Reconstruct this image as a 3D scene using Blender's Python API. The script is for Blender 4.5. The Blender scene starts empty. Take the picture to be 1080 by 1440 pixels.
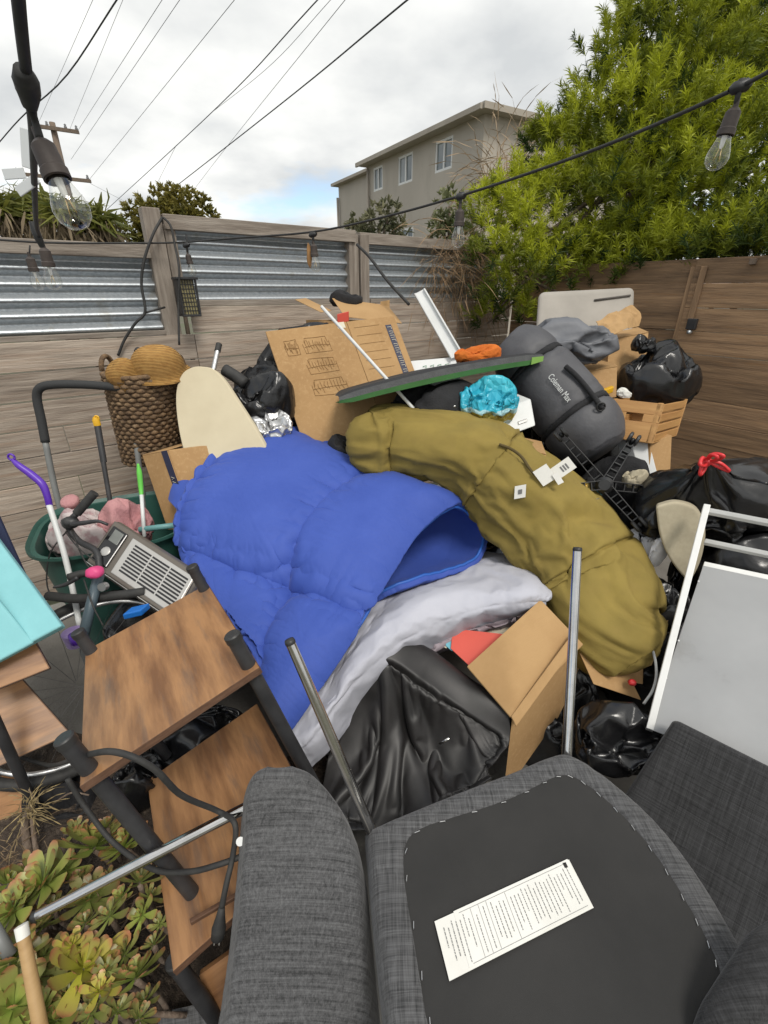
import bpy, bmesh, math, random
import numpy as np
from mathutils import Vector, Matrix

random.seed(7)
RNG = np.random.default_rng(7)
SC = bpy.context.scene
COL = SC.collection
R = math.radians

# ------------------------------------------------------------------ camera
FOC, CAM_H, HORIZON = 640.0, 1.62, 410.0         # focal length and horizon in photo pixels (1080 x 1440)
PITCH = math.atan((720 - HORIZON) / FOC)
CP, SP = math.cos(PITCH), math.sin(PITCH)
cam_d = bpy.data.cameras.new('camera')
cam = bpy.data.objects.new('camera', cam_d)
COL.objects.link(cam)
cam_d.sensor_fit = 'HORIZONTAL'
cam_d.sensor_width = 36
cam_d.lens = 36 * FOC / 1080
cam_d.clip_start = 0.02
cam_d.clip_end = 3000
cam.location = (0, 0, CAM_H)
cam.rotation_euler = (math.pi / 2 - PITCH, 0, 0)
SC.camera = cam
SC.render.resolution_x, SC.render.resolution_y = 768, 1024

# ------------------------------------------------------------------ sky, sun, exposure
SUN_EL, SUN_AZ = 58.0, 150.0       # degrees; azimuth clockwise from +Y (behind, to the right)
world = bpy.data.worlds.new('World')
SC.world = world
world.use_nodes = True
wn, wl = world.node_tree.nodes, world.node_tree.links
wn.clear()
w_out = wn.new('ShaderNodeOutputWorld')
w_sky = wn.new('ShaderNodeTexSky')
w_sky.sky_type = 'NISHITA'
w_sky.sun_disc = False
w_sky.sun_elevation = R(SUN_EL)
w_sky.sun_rotation = R(SUN_AZ)
w_bg = wn.new('ShaderNodeBackground'); w_bg.inputs['Strength'].default_value = 0.13
wl.new(w_sky.outputs[0], w_bg.inputs['Color'])
w_tc = wn.new('ShaderNodeTexCoord')
w_sep = wn.new('ShaderNodeSeparateXYZ'); wl.new(w_tc.outputs['Generated'], w_sep.inputs[0])
w_add = wn.new('ShaderNodeMath'); w_add.operation = 'ADD'; w_add.inputs[1].default_value = 0.22
w_max = wn.new('ShaderNodeMath'); w_max.operation = 'MAXIMUM'; w_max.inputs[1].default_value = 0.05
wl.new(w_sep.outputs['Z'], w_add.inputs[0]); wl.new(w_add.outputs[0], w_max.inputs[0])
w_dx = wn.new('ShaderNodeMath'); w_dx.operation = 'DIVIDE'
w_dy = wn.new('ShaderNodeMath'); w_dy.operation = 'DIVIDE'
wl.new(w_sep.outputs['X'], w_dx.inputs[0]); wl.new(w_max.outputs[0], w_dx.inputs[1])
wl.new(w_sep.outputs['Y'], w_dy.inputs[0]); wl.new(w_max.outputs[0], w_dy.inputs[1])
w_cmb = wn.new('ShaderNodeCombineXYZ')
wl.new(w_dx.outputs[0], w_cmb.inputs[0]); wl.new(w_dy.outputs[0], w_cmb.inputs[1])
w_cmb.inputs[2].default_value = 0.5
w_n1 = wn.new('ShaderNodeTexNoise')                 # where the cloud deck opens
w_n1.inputs['Scale'].default_value = 0.85; w_n1.inputs['Detail'].default_value = 7; w_n1.inputs['Roughness'].default_value = 0.55
w_of1 = wn.new('ShaderNodeVectorMath'); w_of1.operation = 'ADD'; w_of1.inputs[1].default_value = (0.526, -0.225, 0)
wl.new(w_cmb.outputs[0], w_of1.inputs[0]); wl.new(w_of1.outputs[0], w_n1.inputs['Vector'])
w_r1 = wn.new('ShaderNodeValToRGB')
w_r1.color_ramp.elements[0].position = 0.35; w_r1.color_ramp.elements[1].position = 0.47
wl.new(w_n1.outputs['Fac'], w_r1.inputs['Fac'])
w_n2 = wn.new('ShaderNodeTexNoise')                 # grey and white in the deck
w_n2.inputs['Scale'].default_value = 1.5; w_n2.inputs['Detail'].default_value = 6; w_n2.inputs['Roughness'].default_value = 0.5
w_off = wn.new('ShaderNodeVectorMath'); w_off.operation = 'ADD'; w_off.inputs[1].default_value = (7.3, 2.1, 0.4)
wl.new(w_cmb.outputs[0], w_off.inputs[0]); wl.new(w_off.outputs[0], w_n2.inputs['Vector'])
w_r2 = wn.new('ShaderNodeValToRGB')
w_r2.color_ramp.elements[0].position = 0.36; w_r2.color_ramp.elements[0].color = (0.58, 0.60, 0.61, 1)
w_r2.color_ramp.elements[1].position = 0.62; w_r2.color_ramp.elements[1].color = (0.95, 0.95, 0.92, 1)
wl.new(w_n2.outputs['Fac'], w_r2.inputs['Fac'])
w_cl = wn.new('ShaderNodeBackground'); w_cl.inputs['Strength'].default_value = 0.79
wl.new(w_r2.outputs['Color'], w_cl.inputs['Color'])
w_mix = wn.new('ShaderNodeMixShader')
wl.new(w_r1.outputs['Color'], w_mix.inputs['Fac'])
wl.new(w_bg.outputs[0], w_mix.inputs[1]); wl.new(w_cl.outputs[0], w_mix.inputs[2])
wl.new(w_mix.outputs[0], w_out.inputs['Surface'])

sun_d = bpy.data.lights.new('sun', 'SUN')
sun_d.energy = 1.5
sun_d.angle = R(18)
sun_d.color = (1.0, 0.95, 0.87)
sun = bpy.data.objects.new('sun', sun_d)
COL.objects.link(sun)
_sd = Vector((math.sin(R(SUN_AZ)) * math.cos(R(SUN_EL)), math.cos(R(SUN_AZ)) * math.cos(R(SUN_EL)), math.sin(R(SUN_EL))))
sun.rotation_euler = (-_sd).to_track_quat('-Z', 'Y').to_euler()
sun.location = (0, 0, 20)

SC.view_settings.view_transform = 'Standard'
SC.view_settings.look = 'None'
SC.view_settings.gamma = 1
SC.view_settings.exposure = 0.58
SC.cycles.use_denoising = True
SC.cycles.max_bounces = 6
SC.cycles.transparent_max_bounces = 12

# ------------------------------------------------------------------ geometry helpers
def ray(u, v):
    a, b = (u - 540) / FOC, (720 - v) / FOC
    return np.array([a, CP + b * SP, -SP + b * CP])
def P(u, v, D):
    """the point at ground distance D (metres, along +Y) in the direction of photo pixel (u, v)"""
    r = ray(u, v)
    return np.array([0, 0, CAM_H]) + r * (D / r[1])
def PZ(u, v, z):
    r = ray(u, v)
    return np.array([0, 0, CAM_H]) + r * ((z - CAM_H) / r[2])
def PL(u, v, p0, n):
    r = ray(u, v); c = np.array([0, 0, CAM_H])
    return c + r * (np.dot(np.asarray(p0) - c, n) / np.dot(r, n))
def PS(pts):
    return np.array([P(*p) for p in pts])
def unit(v):
    v = np.asarray(v, float)
    return v / (np.linalg.norm(v) + 1e-12)
def quad(px, D=None, width=None, D_at=0):
    """four corners of a parallelogram in space from its four image corners; scaled by the distance of one corner"""
    r = [ray(*p) for p in px]
    A = np.stack([r[0], -r[1], r[2], -r[3]], 1)
    t = np.linalg.svd(A)[2][-1]
    if t.sum() < 0: t = -t
    pts = np.array([ri * ti for ri, ti in zip(r, t)])
    pts *= D / pts[D_at][1]
    return pts + np.array([0, 0, CAM_H])

def pn(p, seed=0):
    """gradient noise, vectorised"""
    p = np.asarray(p, float) + seed * 17.37
    i = np.floor(p).astype(np.int64); f = p - i
    u = f * f * f * (f * (f * 6 - 15) + 10)
    def g(dx, dy, dz):
        h = ((i[..., 0] + dx) * 374761393 + (i[..., 1] + dy) * 668265263 + (i[..., 2] + dz) * 2147483647 + 1013904223) & 0xffffffff
        h = ((h ^ (h >> 13)) * 1274126177) & 0xffffffff
        h = h ^ (h >> 16)
        a = (h & 0xffff) / 65535.0 * 2 * np.pi
        z = ((h >> 16) & 0xffff) / 65535.0 * 2 - 1
        s = np.sqrt(np.maximum(0, 1 - z * z))
        return s * np.cos(a) * (f[..., 0] - dx) + s * np.sin(a) * (f[..., 1] - dy) + z * (f[..., 2] - dz)
    def L(a, b, t): return a + (b - a) * t
    x0 = L(L(g(0,0,0), g(1,0,0), u[...,0]), L(g(0,1,0), g(1,1,0), u[...,0]), u[...,1])
    x1 = L(L(g(0,0,1), g(1,0,1), u[...,0]), L(g(0,1,1), g(1,1,1), u[...,0]), u[...,1])
    return L(x0, x1, u[..., 2])
def fbm(p, seed=0, oct=3):
    s, a, f = 0, 1.0, 1.0
    for k in range(oct):
        s = s + a * pn(np.asarray(p) * f, seed + k); a *= 0.5; f *= 2.03
    return s
def crease(p, seed=0, oct=3):
    """sharp ridges, as in crumpled film or cloth"""
    s, a, f = 0, 1.0, 1.0
    for k in range(oct):
        s = s - a * np.abs(pn(np.asarray(p) * f, seed + k)) * 2; a *= 0.5; f *= 2.1
    return s

def wloc(o):
    l = np.zeros(3)
    while o is not None:
        l = l + np.array(o.location); o = o.parent
    return l
def add(name, V, F, mat, parent=None, smooth=False, mods=()):
    V = np.asarray(V, float)
    me = bpy.data.meshes.new(name)
    o = bpy.data.objects.new(name, me)
    COL.objects.link(o)
    if parent is None:
        lo, hi = V.min(0), V.max(0)
        org = np.array([(lo[0] + hi[0]) / 2, (lo[1] + hi[1]) / 2, lo[2]])
        o.location = org
    else:
        o.parent = parent; org = wloc(parent)
    me.from_pydata((V - org).tolist(), [], [list(map(int, f)) for f in F])
    me.update()
    if mat is not None: me.materials.append(mat)
    if smooth:
        me.polygons.foreach_set('use_smooth', [True] * len(me.polygons))
        if smooth != True:
            m = o.modifiers.new('s', 'EDGE_SPLIT'); m.split_angle = R(smooth)
    return o
def tag(o, label, cat, group=None):
    o['label'] = label; o['category'] = cat
    if group: o['group'] = group
    return o
def thing(name, label, cat, loc, group=None):
    o = bpy.data.objects.new(name, None)
    COL.objects.link(o)
    o.location = tuple(float(x) for x in loc); o.empty_display_size = 0.05
    return tag(o, label, cat, group)
def bevel(o, w=0.002, seg=2):
    m = o.modifiers.new('b', 'BEVEL'); m.width = w; m.segments = seg; m.limit_method = 'ANGLE'; m.angle_limit = R(40)
    return o
def solid(o, t, off=-1):
    m = o.modifiers.new('t', 'SOLIDIFY'); m.thickness = t; m.offset = off
    return o
BOXF = [(0,3,2,1),(4,5,6,7),(0,1,5,4),(1,2,6,5),(2,3,7,6),(3,0,4,7)]
def slab(name, p0, ex, ey, ez, mat, parent=None, bev=0.002, sub=0):
    """a board with its own local axes: corner p0, edges ex (its length), ey, ez"""
    p0, ex, ey, ez = [np.asarray(a, float) for a in (p0, ex, ey, ez)]
    lx, ly = np.linalg.norm(ex), np.linalg.norm(ey)
    ax = unit(ex); az = unit(np.cross(ax, ey)); ay = np.cross(az, ax)
    M = np.stack([ax, ay, az], 1)
    V = []
    for k in (np.zeros(3), ez):
        for c in (np.zeros(3), ex, ex + ey, ey):
            V.append(c + k)
    V = np.array(V); ctr = V.mean(0)
    Vl = (V - ctr) @ M
    me = bpy.data.meshes.new(name)
    F = BOXF
    if np.dot(np.cross(ex, ey), ez) < 0: F = [f[::-1] for f in BOXF]
    me.from_pydata(Vl.tolist(), [], F); me.update()
    me.materials.append(mat)
    o = bpy.data.objects.new(name, me); COL.objects.link(o)
    org = p0 + ctr
    m4 = Matrix([[*M[i], org[i]] for i in range(3)] + [[0, 0, 0, 1]])
    if parent is not None:
        o.parent = parent
        l = wloc(parent)
        m4 = Matrix.Translation(Vector(-l)) @ m4
        pr = parent
        if pr.parent is not None:      # parent part may itself be rotated
            pass
    o.matrix_local = m4
    if bev: bevel(o, bev)
    return o
def box_from_quad(c, depth):
    """8 corners: quad c (4x3) plus its copy pushed along the normal, away from the camera"""
    n = unit(np.cross(c[1] - c[0], c[3] - c[0]))
    if np.dot(n, c.mean(0) - np.array([0, 0, CAM_H])) < 0: n = -n
    return n * depth
def catmull(pts, n):
    pts = np.asarray(pts, float)
    m = len(pts)
    if m == 2:
        t = np.linspace(0, 1, n)[:, None]; return pts[0] * (1 - t) + pts[1] * t
    e = np.concatenate([(2 * pts[0] - pts[1])[None], pts, (2 * pts[-1] - pts[-2])[None]])
    t = np.linspace(0, m - 1 - 1e-9, n); i = t.astype(int); f = (t - i).reshape((-1,) + (1,) * (pts.ndim - 1))
    a, b, c, d = e[i], e[i + 1], e[i + 2], e[i + 3]
    return 0.5 * (2 * b + (c - a) * f + (2 * a - 5 * b + 4 * c - d) * f ** 2 + (3 * b - a - 3 * c + d) * f ** 3)
def grid_surface(ctrl, nu, nv):
    """smooth surface through a control grid of points (rows x cols x 3)"""
    c = np.asarray(ctrl, float)
    a = catmull(c, nu)                              # along rows
    b = catmull(np.swapaxes(a, 0, 1), nv)
    return np.swapaxes(b, 0, 1)
def grid_normals(G):
    du = np.gradient(G, axis=0); dv = np.gradient(G, axis=1)
    n = np.cross(du, dv); n /= (np.linalg.norm(n, axis=-1, keepdims=True) + 1e-9)
    s = np.sign(np.sum(n * (np.array([0, 0, CAM_H]) - G), -1).mean())
    return n * s
def grid_faces(nu, nv, wrap=False, off=0):
    F = []
    for i in range(nu - 1):
        for j in range(nv if wrap else nv - 1):
            k = (j + 1) % nv
            F.append((off + i * nv + j, off + i * nv + k, off + (i + 1) * nv + k, off + (i + 1) * nv + j))
    return F
def tube(pts, r, seg=10, n=None, caps=True):
    pts = np.asarray(pts, float)
    if n: 
        rr = np.interp(np.linspace(0, 1, n), np.linspace(0, 1, len(r)), r) if hasattr(r, '__len__') else r
        pts = catmull(pts, n); r = rr
    m = len(pts)
    r = np.broadcast_to(np.asarray(r, float), (m,))
    t = np.gradient(pts, axis=0); t /= np.linalg.norm(t, axis=1, keepdims=True) + 1e-12
    ref = np.array([0, 0, 1.0]) if abs(t[0][2]) < 0.9 else np.array([1.0, 0, 0])
    x = unit(np.cross(t[0], ref)); V = []
    ang = np.linspace(0, 2 * np.pi, seg, endpoint=False)
    for i in range(m):
        x = unit(x - t[i] * np.dot(x, t[i])); y = np.cross(t[i], x)
        V.append(pts[i] + r[i] * (np.cos(ang)[:, None] * x + np.sin(ang)[:, None] * y))
    V = np.concatenate(V); F = grid_faces(m, seg, True)
    if caps:
        F.append(tuple(range(seg))[::-1]); F.append(tuple((m - 1) * seg + k for k in range(seg)))
    return V, F
def lathe(prof, org, axis=(0, 0, 1), seg=24, caps=(False, False), squash=None):
    """prof: (radius, height) pairs"""
    ax = unit(axis); ref = np.array([1.0, 0, 0]) if abs(ax[0]) < 0.9 else np.array([0, 1.0, 0])
    x = unit(ref - ax * np.dot(ref, ax)); y = np.cross(ax, x)
    ang = np.linspace(0, 2 * np.pi, seg, endpoint=False)
    V = np.concatenate([np.asarray(org) + ax * h + rr * (np.cos(ang)[:, None] * x + np.sin(ang)[:, None] * y) for rr, h in prof])
    m = len(prof); F = grid_faces(m, seg, True)
    if caps[0]: F.append(tuple(range(seg))[::-1])
    if caps[1]: F.append(tuple((m - 1) * seg + k for k in range(seg)))
    return V, F
def join(*parts):
    V, F, o = [], [], 0
    for v, f in parts:
        V.append(np.asarray(v)); F += [tuple(i + o for i in q) for q in f]; o += len(v)
    return np.concatenate(V), F
def hexa(c, d):
    """box as verts+faces from 4 corners and a depth vector"""
    return np.vstack([c, np.asarray(c) + d]), BOXF
def ico(sub):
    bm = bmesh.new(); bmesh.ops.create_icosphere(bm, subdivisions=sub, radius=1)
    V = np.array([v.co[:] for v in bm.verts]); F = [tuple(v.index for v in f.verts) for f in bm.faces]; bm.free()
    return V, F
_ICO = {}
def blob(center, radii, seed, amp=0.12, freq=2.2, sub=5, kind='crease', flat=0.0, axes=None, oct=4, stretch=(1, 1, 1)):
    if sub not in _ICO: _ICO[sub] = ico(sub)
    U, F = _ICO[sub]
    U = U.copy()
    q = U * freq * np.asarray(stretch)
    big = pn(U * 1.1, seed + 40) * 0.22
    if kind == 'crease':
        w = np.stack([pn(q * 0.8, seed + 5), pn(q * 0.8, seed + 6), pn(q * 0.8, seed + 7)], -1)
        d = amp * (crease(q + w * 0.9, seed, oct) + 0.6)
    else:
        d = amp * fbm(q, seed, oct)
    V = U * (1 + big + d)[:, None]
    if flat: V[:, 2] = np.where(V[:, 2] < -flat, -flat + (V[:, 2] + flat) * 0.15, V[:, 2])
    V = V * np.asarray(radii)
    if axes is not None: V = V @ np.asarray(axes)
    return V + np.asarray(center), F

# ------------------------------------------------------------------ materials
def nd(nt, t, **kw):
    n = nt.nodes.new(t)
    for k, v in kw.items():
        if k in n.inputs: n.inputs[k].default_value = v
        else: setattr(n, k, v)
    return n
def rgba(c): return (c[0], c[1], c[2], 1)
def mat(name, col, rough=0.6, metal=0.0, col2=None, scale=6.0, lo=0.35, hi=0.65, detail=4, stretch=(1, 1, 1),
        bump=0.0, bscale=80.0, bstretch=None, bdist=0.01, spec=0.5, sheen=0.0, coat=0.0, rvar=0.0, crs=0.0, crscale=20.0, ovar=0.0, col3=None, scale3=40.0, lo3=0.55, hi3=0.7):
    m = bpy.data.materials.new(name); m.use_nodes = True
    nt = m.node_tree; b = nt.nodes['Principled BSDF']
    b.inputs['Base Color'].default_value = rgba(col)
    b.inputs['Roughness'].default_value = rough; b.inputs['Metallic'].default_value = metal
    b.inputs['Specular IOR Level'].default_value = spec
    if sheen: b.inputs['Sheen Weight'].default_value = sheen; b.inputs['Sheen Roughness'].default_value = 0.4
    if coat: b.inputs['Coat Weight'].default_value = coat; b.inputs['Coat Roughness'].default_value = 0.15
    tc = nd(nt, 'ShaderNodeTexCoord'); oi = nd(nt, 'ShaderNodeObjectInfo')
    off = nd(nt, 'ShaderNodeVectorMath', operation='MULTIPLY_ADD')
    nt.links.new(oi.outputs['Random'], off.inputs[0]); off.inputs[1].default_value = (31, 17, 23)
    nt.links.new(tc.outputs['Object'], off.inputs[2])
    def mapped(st):
        mp = nd(nt, 'ShaderNodeMapping'); mp.inputs['Scale'].default_value = st
        nt.links.new(off.outputs[0], mp.inputs['Vector']); return mp.outputs[0]
    last = None
    if col2 is not None:
        n = nd(nt, 'ShaderNodeTexNoise', Scale=scale, Detail=detail, Roughness=0.6); nt.links.new(mapped(stretch), n.inputs['Vector'])
        r = nd(nt, 'ShaderNodeValToRGB'); r.color_ramp.elements[0].position = lo; r.color_ramp.elements[1].position = hi
        r.color_ramp.elements[0].color = rgba(col); r.color_ramp.elements[1].color = rgba(col2)
        nt.links.new(n.outputs['Fac'], r.inputs['Fac']); last = r.outputs['Color']
        if rvar:
            mr = nd(nt, 'ShaderNodeMapRange'); mr.inputs['To Min'].default_value = rough - rvar; mr.inputs['To Max'].default_value = rough + rvar
            nt.links.new(n.outputs['Fac'], mr.inputs['Value']); nt.links.new(mr.outputs[0], b.inputs['Roughness'])
    if col3 is not None:
        n3 = nd(nt, 'ShaderNodeTexNoise', Scale=scale3, Detail=5, Roughness=0.65); nt.links.new(mapped(stretch), n3.inputs['Vector'])
        r3 = nd(nt, 'ShaderNodeValToRGB'); r3.color_ramp.elements[0].position = lo3; r3.color_ramp.elements[1].position = hi3
        nt.links.new(n3.outputs['Fac'], r3.inputs['Fac'])
        mx = nd(nt, 'ShaderNodeMixRGB'); nt.links.new(r3.outputs['Color'], mx.inputs['Fac'])
        if last is None: mx.inputs['Color1'].default_value = rgba(col)
        else: nt.links.new(last, mx.inputs['Color1'])
        mx.inputs['Color2'].default_value = rgba(col3); last = mx.outputs[0]
    if ovar:
        hs = nd(nt, 'ShaderNodeHueSaturation'); mr2 = nd(nt, 'ShaderNodeMapRange'); mr2.inputs['To Min'].default_value = 1 - ovar; mr2.inputs['To Max'].default_value = 1 + ovar
        nt.links.new(oi.outputs['Random'], mr2.inputs['Value']); nt.links.new(mr2.outputs[0], hs.inputs['Value'])
        if last is None: hs.inputs['Color'].default_value = rgba(col)
        else: nt.links.new(last, hs.inputs['Color'])
        last = hs.outputs['Color']
    if last is not None: nt.links.new(last, b.inputs['Base Color'])
    nrm = None
    if bump:
        n = nd(nt, 'ShaderNodeTexNoise', Scale=bscale, Detail=4, Roughness=0.6); nt.links.new(mapped(bstretch or stretch), n.inputs['Vector'])
        bp = nd(nt, 'ShaderNodeBump', Strength=bump, Distance=bdist); nt.links.new(n.outputs['Fac'], bp.inputs['Height']); nrm = bp.outputs[0]
    if crs:
        n = nd(nt, 'ShaderNodeTexVoronoi', Scale=crscale, feature='DISTANCE_TO_EDGE')
        nw = nd(nt, 'ShaderNodeTexNoise', Scale=crscale * 0.6, Detail=3); nt.links.new(off.outputs[0], nw.inputs['Vector'])
        av = nd(nt, 'ShaderNodeVectorMath', operation='MULTIPLY_ADD'); av.inputs[1].default_value = (0.12,) * 3
        nt.links.new(nw.outputs['Color'], av.inputs[0]); nt.links.new(off.outputs[0], av.inputs[2]); nt.links.new(av.outputs[0], n.inputs['Vector'])
        bp = nd(nt, 'ShaderNodeBump', Strength=crs, Distance=0.02); nt.links.new(n.outputs['Distance'], bp.inputs['Height'])
        if nrm: nt.links.new(nrm, bp.inputs['Normal'])
        nrm = bp.outputs[0]
    if nrm: nt.links.new(nrm, b.inputs['Normal'])
    m.diffuse_color = rgba(col)
    return m
def weave_mat(name, dark, light, thread=420.0, rough=0.9):
    """slubbed two-tone upholstery: fine threads in both directions with uneven streaks"""
    m = bpy.data.materials.new(name); m.use_nodes = True
    nt = m.node_tree; b = nt.nodes['Principled BSDF']; b.inputs['Roughness'].default_value = rough
    b.inputs['Specular IOR Level'].default_value = 0.25; b.inputs['Sheen Weight'].default_value = 0.15
    tc = nd(nt, 'ShaderNodeTexCoord'); outs = []
    for st in ((thread, 14, thread), (14, thread, thread * 0.1), (thread * .35, 5, thread * .35), (5, thread * .35, 8)):
        mp = nd(nt, 'ShaderNodeMapping'); mp.inputs['Scale'].default_value = st; nt.links.new(tc.outputs['Object'], mp.inputs['Vector'])
        n = nd(nt, 'ShaderNodeTexNoise', Scale=1.0, Detail=2); nt.links.new(mp.outputs[0], n.inputs['Vector']); outs.append(n.outputs['Fac'])
    s = outs[0]
    for o in outs[1:]:
        a = nd(nt, 'ShaderNodeMath', operation='ADD'); nt.links.new(s, a.inputs[0]); nt.links.new(o, a.inputs[1]); s = a.outputs[0]
    r = nd(nt, 'ShaderNodeMapRange'); r.inputs['From Min'].default_value = 1.55; r.inputs['From Max'].default_value = 2.45
    nt.links.new(s, r.inputs['Value'])
    cr = nd(nt, 'ShaderNodeValToRGB'); cr.color_ramp.elements[0].color = rgba(dark); cr.color_ramp.elements[1].color = rgba(light)
    nt.links.new(r.outputs[0], cr.inputs['Fac']); nt.links.new(cr.outputs['Color'], b.inputs['Base Color'])
    bp = nd(nt, 'ShaderNodeBump', Strength=0.35, Distance=0.002); nt.links.new(s, bp.inputs['Height']); nt.links.new(bp.outputs[0], b.inputs['Normal'])
    return m
def leaf_mat(name, attr='tint', rough=0.5, trans=0.25):
    m = bpy.data.materials.new(name); m.use_nodes = True
    nt = m.node_tree; b = nt.nodes['Principled BSDF']; b.inputs['Roughness'].default_value = rough
    b.inputs['Specular IOR Level'].default_value = 0.35
    a = nd(nt, 'ShaderNodeVertexColor', layer_name=attr)
    nt.links.new(a.outputs['Color'], b.inputs['Base Color'])
    t = nd(nt, 'ShaderNodeBsdfTranslucent'); nt.links.new(a.outputs['Color'], t.inputs['Color'])
    mx = nd(nt, 'ShaderNodeMixShader'); mx.inputs['Fac'].default_value = trans
    nt.links.new(b.outputs[0], mx.inputs[1]); nt.links.new(t.outputs[0], mx.inputs[2])
    nt.links.new(mx.outputs[0], nt.nodes['Material Output'].inputs['Surface'])
    return m
def glass_mat(name, tint=(1, 1, 1), rough=0.02, ior=1.5):
    """thin clear glass: see-through with a fresnel gloss"""
    m = bpy.data.materials.new(name); m.use_nodes = True
    nt = m.node_tree; nt.nodes.remove(nt.nodes['Principled BSDF'])
    tr = nd(nt, 'ShaderNodeBsdfTransparent'); tr.inputs['Color'].default_value = rgba(tint)
    gl = nd(nt, 'ShaderNodeBsdfGlossy'); gl.inputs['Roughness'].default_value = rough
    lw = nd(nt, 'ShaderNodeLayerWeight', Blend=0.5); pw = nd(nt, 'ShaderNodeMath', operation='POWER'); pw.inputs[1].default_value = 3.0
    nt.links.new(lw.outputs['Facing'], pw.inputs[0])
    ml = nd(nt, 'ShaderNodeMath', operation='MULTIPLY_ADD'); ml.inputs[1].default_value = 0.5; ml.inputs[2].default_value = 0.09; nt.links.new(pw.outputs[0], ml.inputs[0])
    mx = nd(nt, 'ShaderNodeMixShader'); nt.links.new(ml.outputs[0], mx.inputs['Fac'])
    nt.links.new(tr.outputs[0], mx.inputs[1]); nt.links.new(gl.outputs[0], mx.inputs[2])
    nt.links.new(mx.outputs[0], nt.nodes['Material Output'].inputs['Surface'])
    return m

M = {}
M['fence'] = mat('weathered_wood', ovar=.22, col=(0.46, 0.385, 0.315), rough=0.85, col2=(0.22, 0.175, 0.14), scale=3.2, detail=8, stretch=(1.0, 17, 17), lo=0.38, hi=0.68,
                 col3=(0.34, 0.245, 0.18), scale3=2.2, lo3=0.5, hi3=0.75, bump=0.5, bscale=12, bstretch=(1.2, 14, 14), bdist=0.006)
M['fence_right'] = mat('brown_fence_wood', ovar=.3, col=(0.37, 0.23, 0.125), rough=0.8, col2=(0.17, 0.105, 0.06), scale=2.6, detail=8, stretch=(1.0, 15, 15), lo=0.35, hi=0.68,
                       col3=(0.30, 0.165, 0.075), scale3=3, lo3=0.55, hi3=0.75, bump=0.5, bscale=12, bstretch=(1.2, 14, 14), bdist=0.006)
M['post'] = mat('grey_post_wood', (0.34, 0.295, 0.25), 0.85, col2=(0.20, 0.165, 0.135), scale=4, stretch=(1.0, 9, 9), bump=0.5, bscale=14, bstretch=(1, 12, 12), bdist=0.006)
M['galv'] = mat('galvanised_steel', (0.52, 0.55, 0.57), 0.45, 0.8, col2=(0.36, 0.39, 0.42), scale=60, lo=0.3, hi=0.7, rvar=0.1, col3=(0.35, 0.33, 0.28), scale3=6, lo3=0.6, hi3=0.8)
M['black_plastic'] = mat('black_plastic', (0.018, 0.018, 0.019), 0.45, col2=(0.03, 0.03, 0.03), scale=20, bump=0.1, bscale=200)
M['black_rubber'] = mat('black_rubber', (0.02, 0.02, 0.02), 0.7, col2=(0.035, 0.034, 0.032), scale=30)
M['black_metal'] = mat('black_painted_metal', (0.022, 0.022, 0.024), 0.5, col2=(0.04, 0.04, 0.042), scale=14, rvar=0.08, bump=0.1, bscale=300)
M['socket'] = mat('brown_black_socket', (0.035, 0.026, 0.022), 0.6, col2=(0.06, 0.045, 0.038), scale=40)
M['glass'] = glass_mat('clear_bulb_glass', (0.96, 0.96, 0.94))
M['filament'] = mat('filament', (0.75, 0.55, 0.25), 0.4, 0.3)
M['glass_stem'] = mat('milky_glass_stem', (0.8, 0.8, 0.78), 0.3)
M['stucco'] = mat('taupe_stucco', (0.47, 0.425, 0.365), 0.95, col2=(0.40, 0.36, 0.305), scale=0.5, stretch=(1, 1, .35), col3=(0.36, 0.32, 0.27), scale3=1.6, lo3=.55, hi3=.8, bump=0.3, bscale=40, bdist=0.02)
M['trim_beige'] = mat('beige_trim', (0.40, 0.36, 0.30), 0.8, col2=(0.34, 0.30, 0.25), scale=1.2)
M['win_frame'] = mat('white_window_frame', (0.72, 0.72, 0.70), 0.5)
M['win_glass'] = mat('window_glass', (0.10, 0.13, 0.15), 0.08, col2=(0.22, 0.25, 0.26), scale=0.8, spec=0.8)
M['cable'] = mat('power_cable', (0.03, 0.032, 0.035), 0.6)
M['cable_grey'] = mat('aged_wire', (0.16, 0.165, 0.17), 0.6)
M['pole_wood'] = mat('utility_pole_wood', (0.20, 0.15, 0.11), 0.9, col2=(0.13, 0.10, 0.08), scale=3, stretch=(8, 8, 1))
M['bark'] = mat('bark', (0.10, 0.07, 0.05), 0.9, col2=(0.17, 0.13, 0.10), scale=14, stretch=(3, 3, 1), bump=0.8, bscale=30, bdist=0.02)
M['leaf'] = leaf_mat('leaf', trans=0.38)
M['dry'] = leaf_mat('dry_leaf', rough=0.8, trans=0.15)
M['soil'] = mat('dark_soil', (0.035, 0.026, 0.02), 0.95, col2=(0.075, 0.055, 0.04), scale=18, bump=1.0, bscale=40, bdist=0.03, col3=(0.13, 0.10, 0.075), scale3=45)
M['concrete'] = mat('yard_concrete', (0.22, 0.21, 0.19), 0.9, col2=(0.15, 0.14, 0.125), scale=2.5, bump=0.4, bscale=60)
M['earth'] = mat('open_ground', (0.12, 0.105, 0.08), 0.95, col2=(0.09, 0.10, 0.05), scale=0.5)

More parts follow.
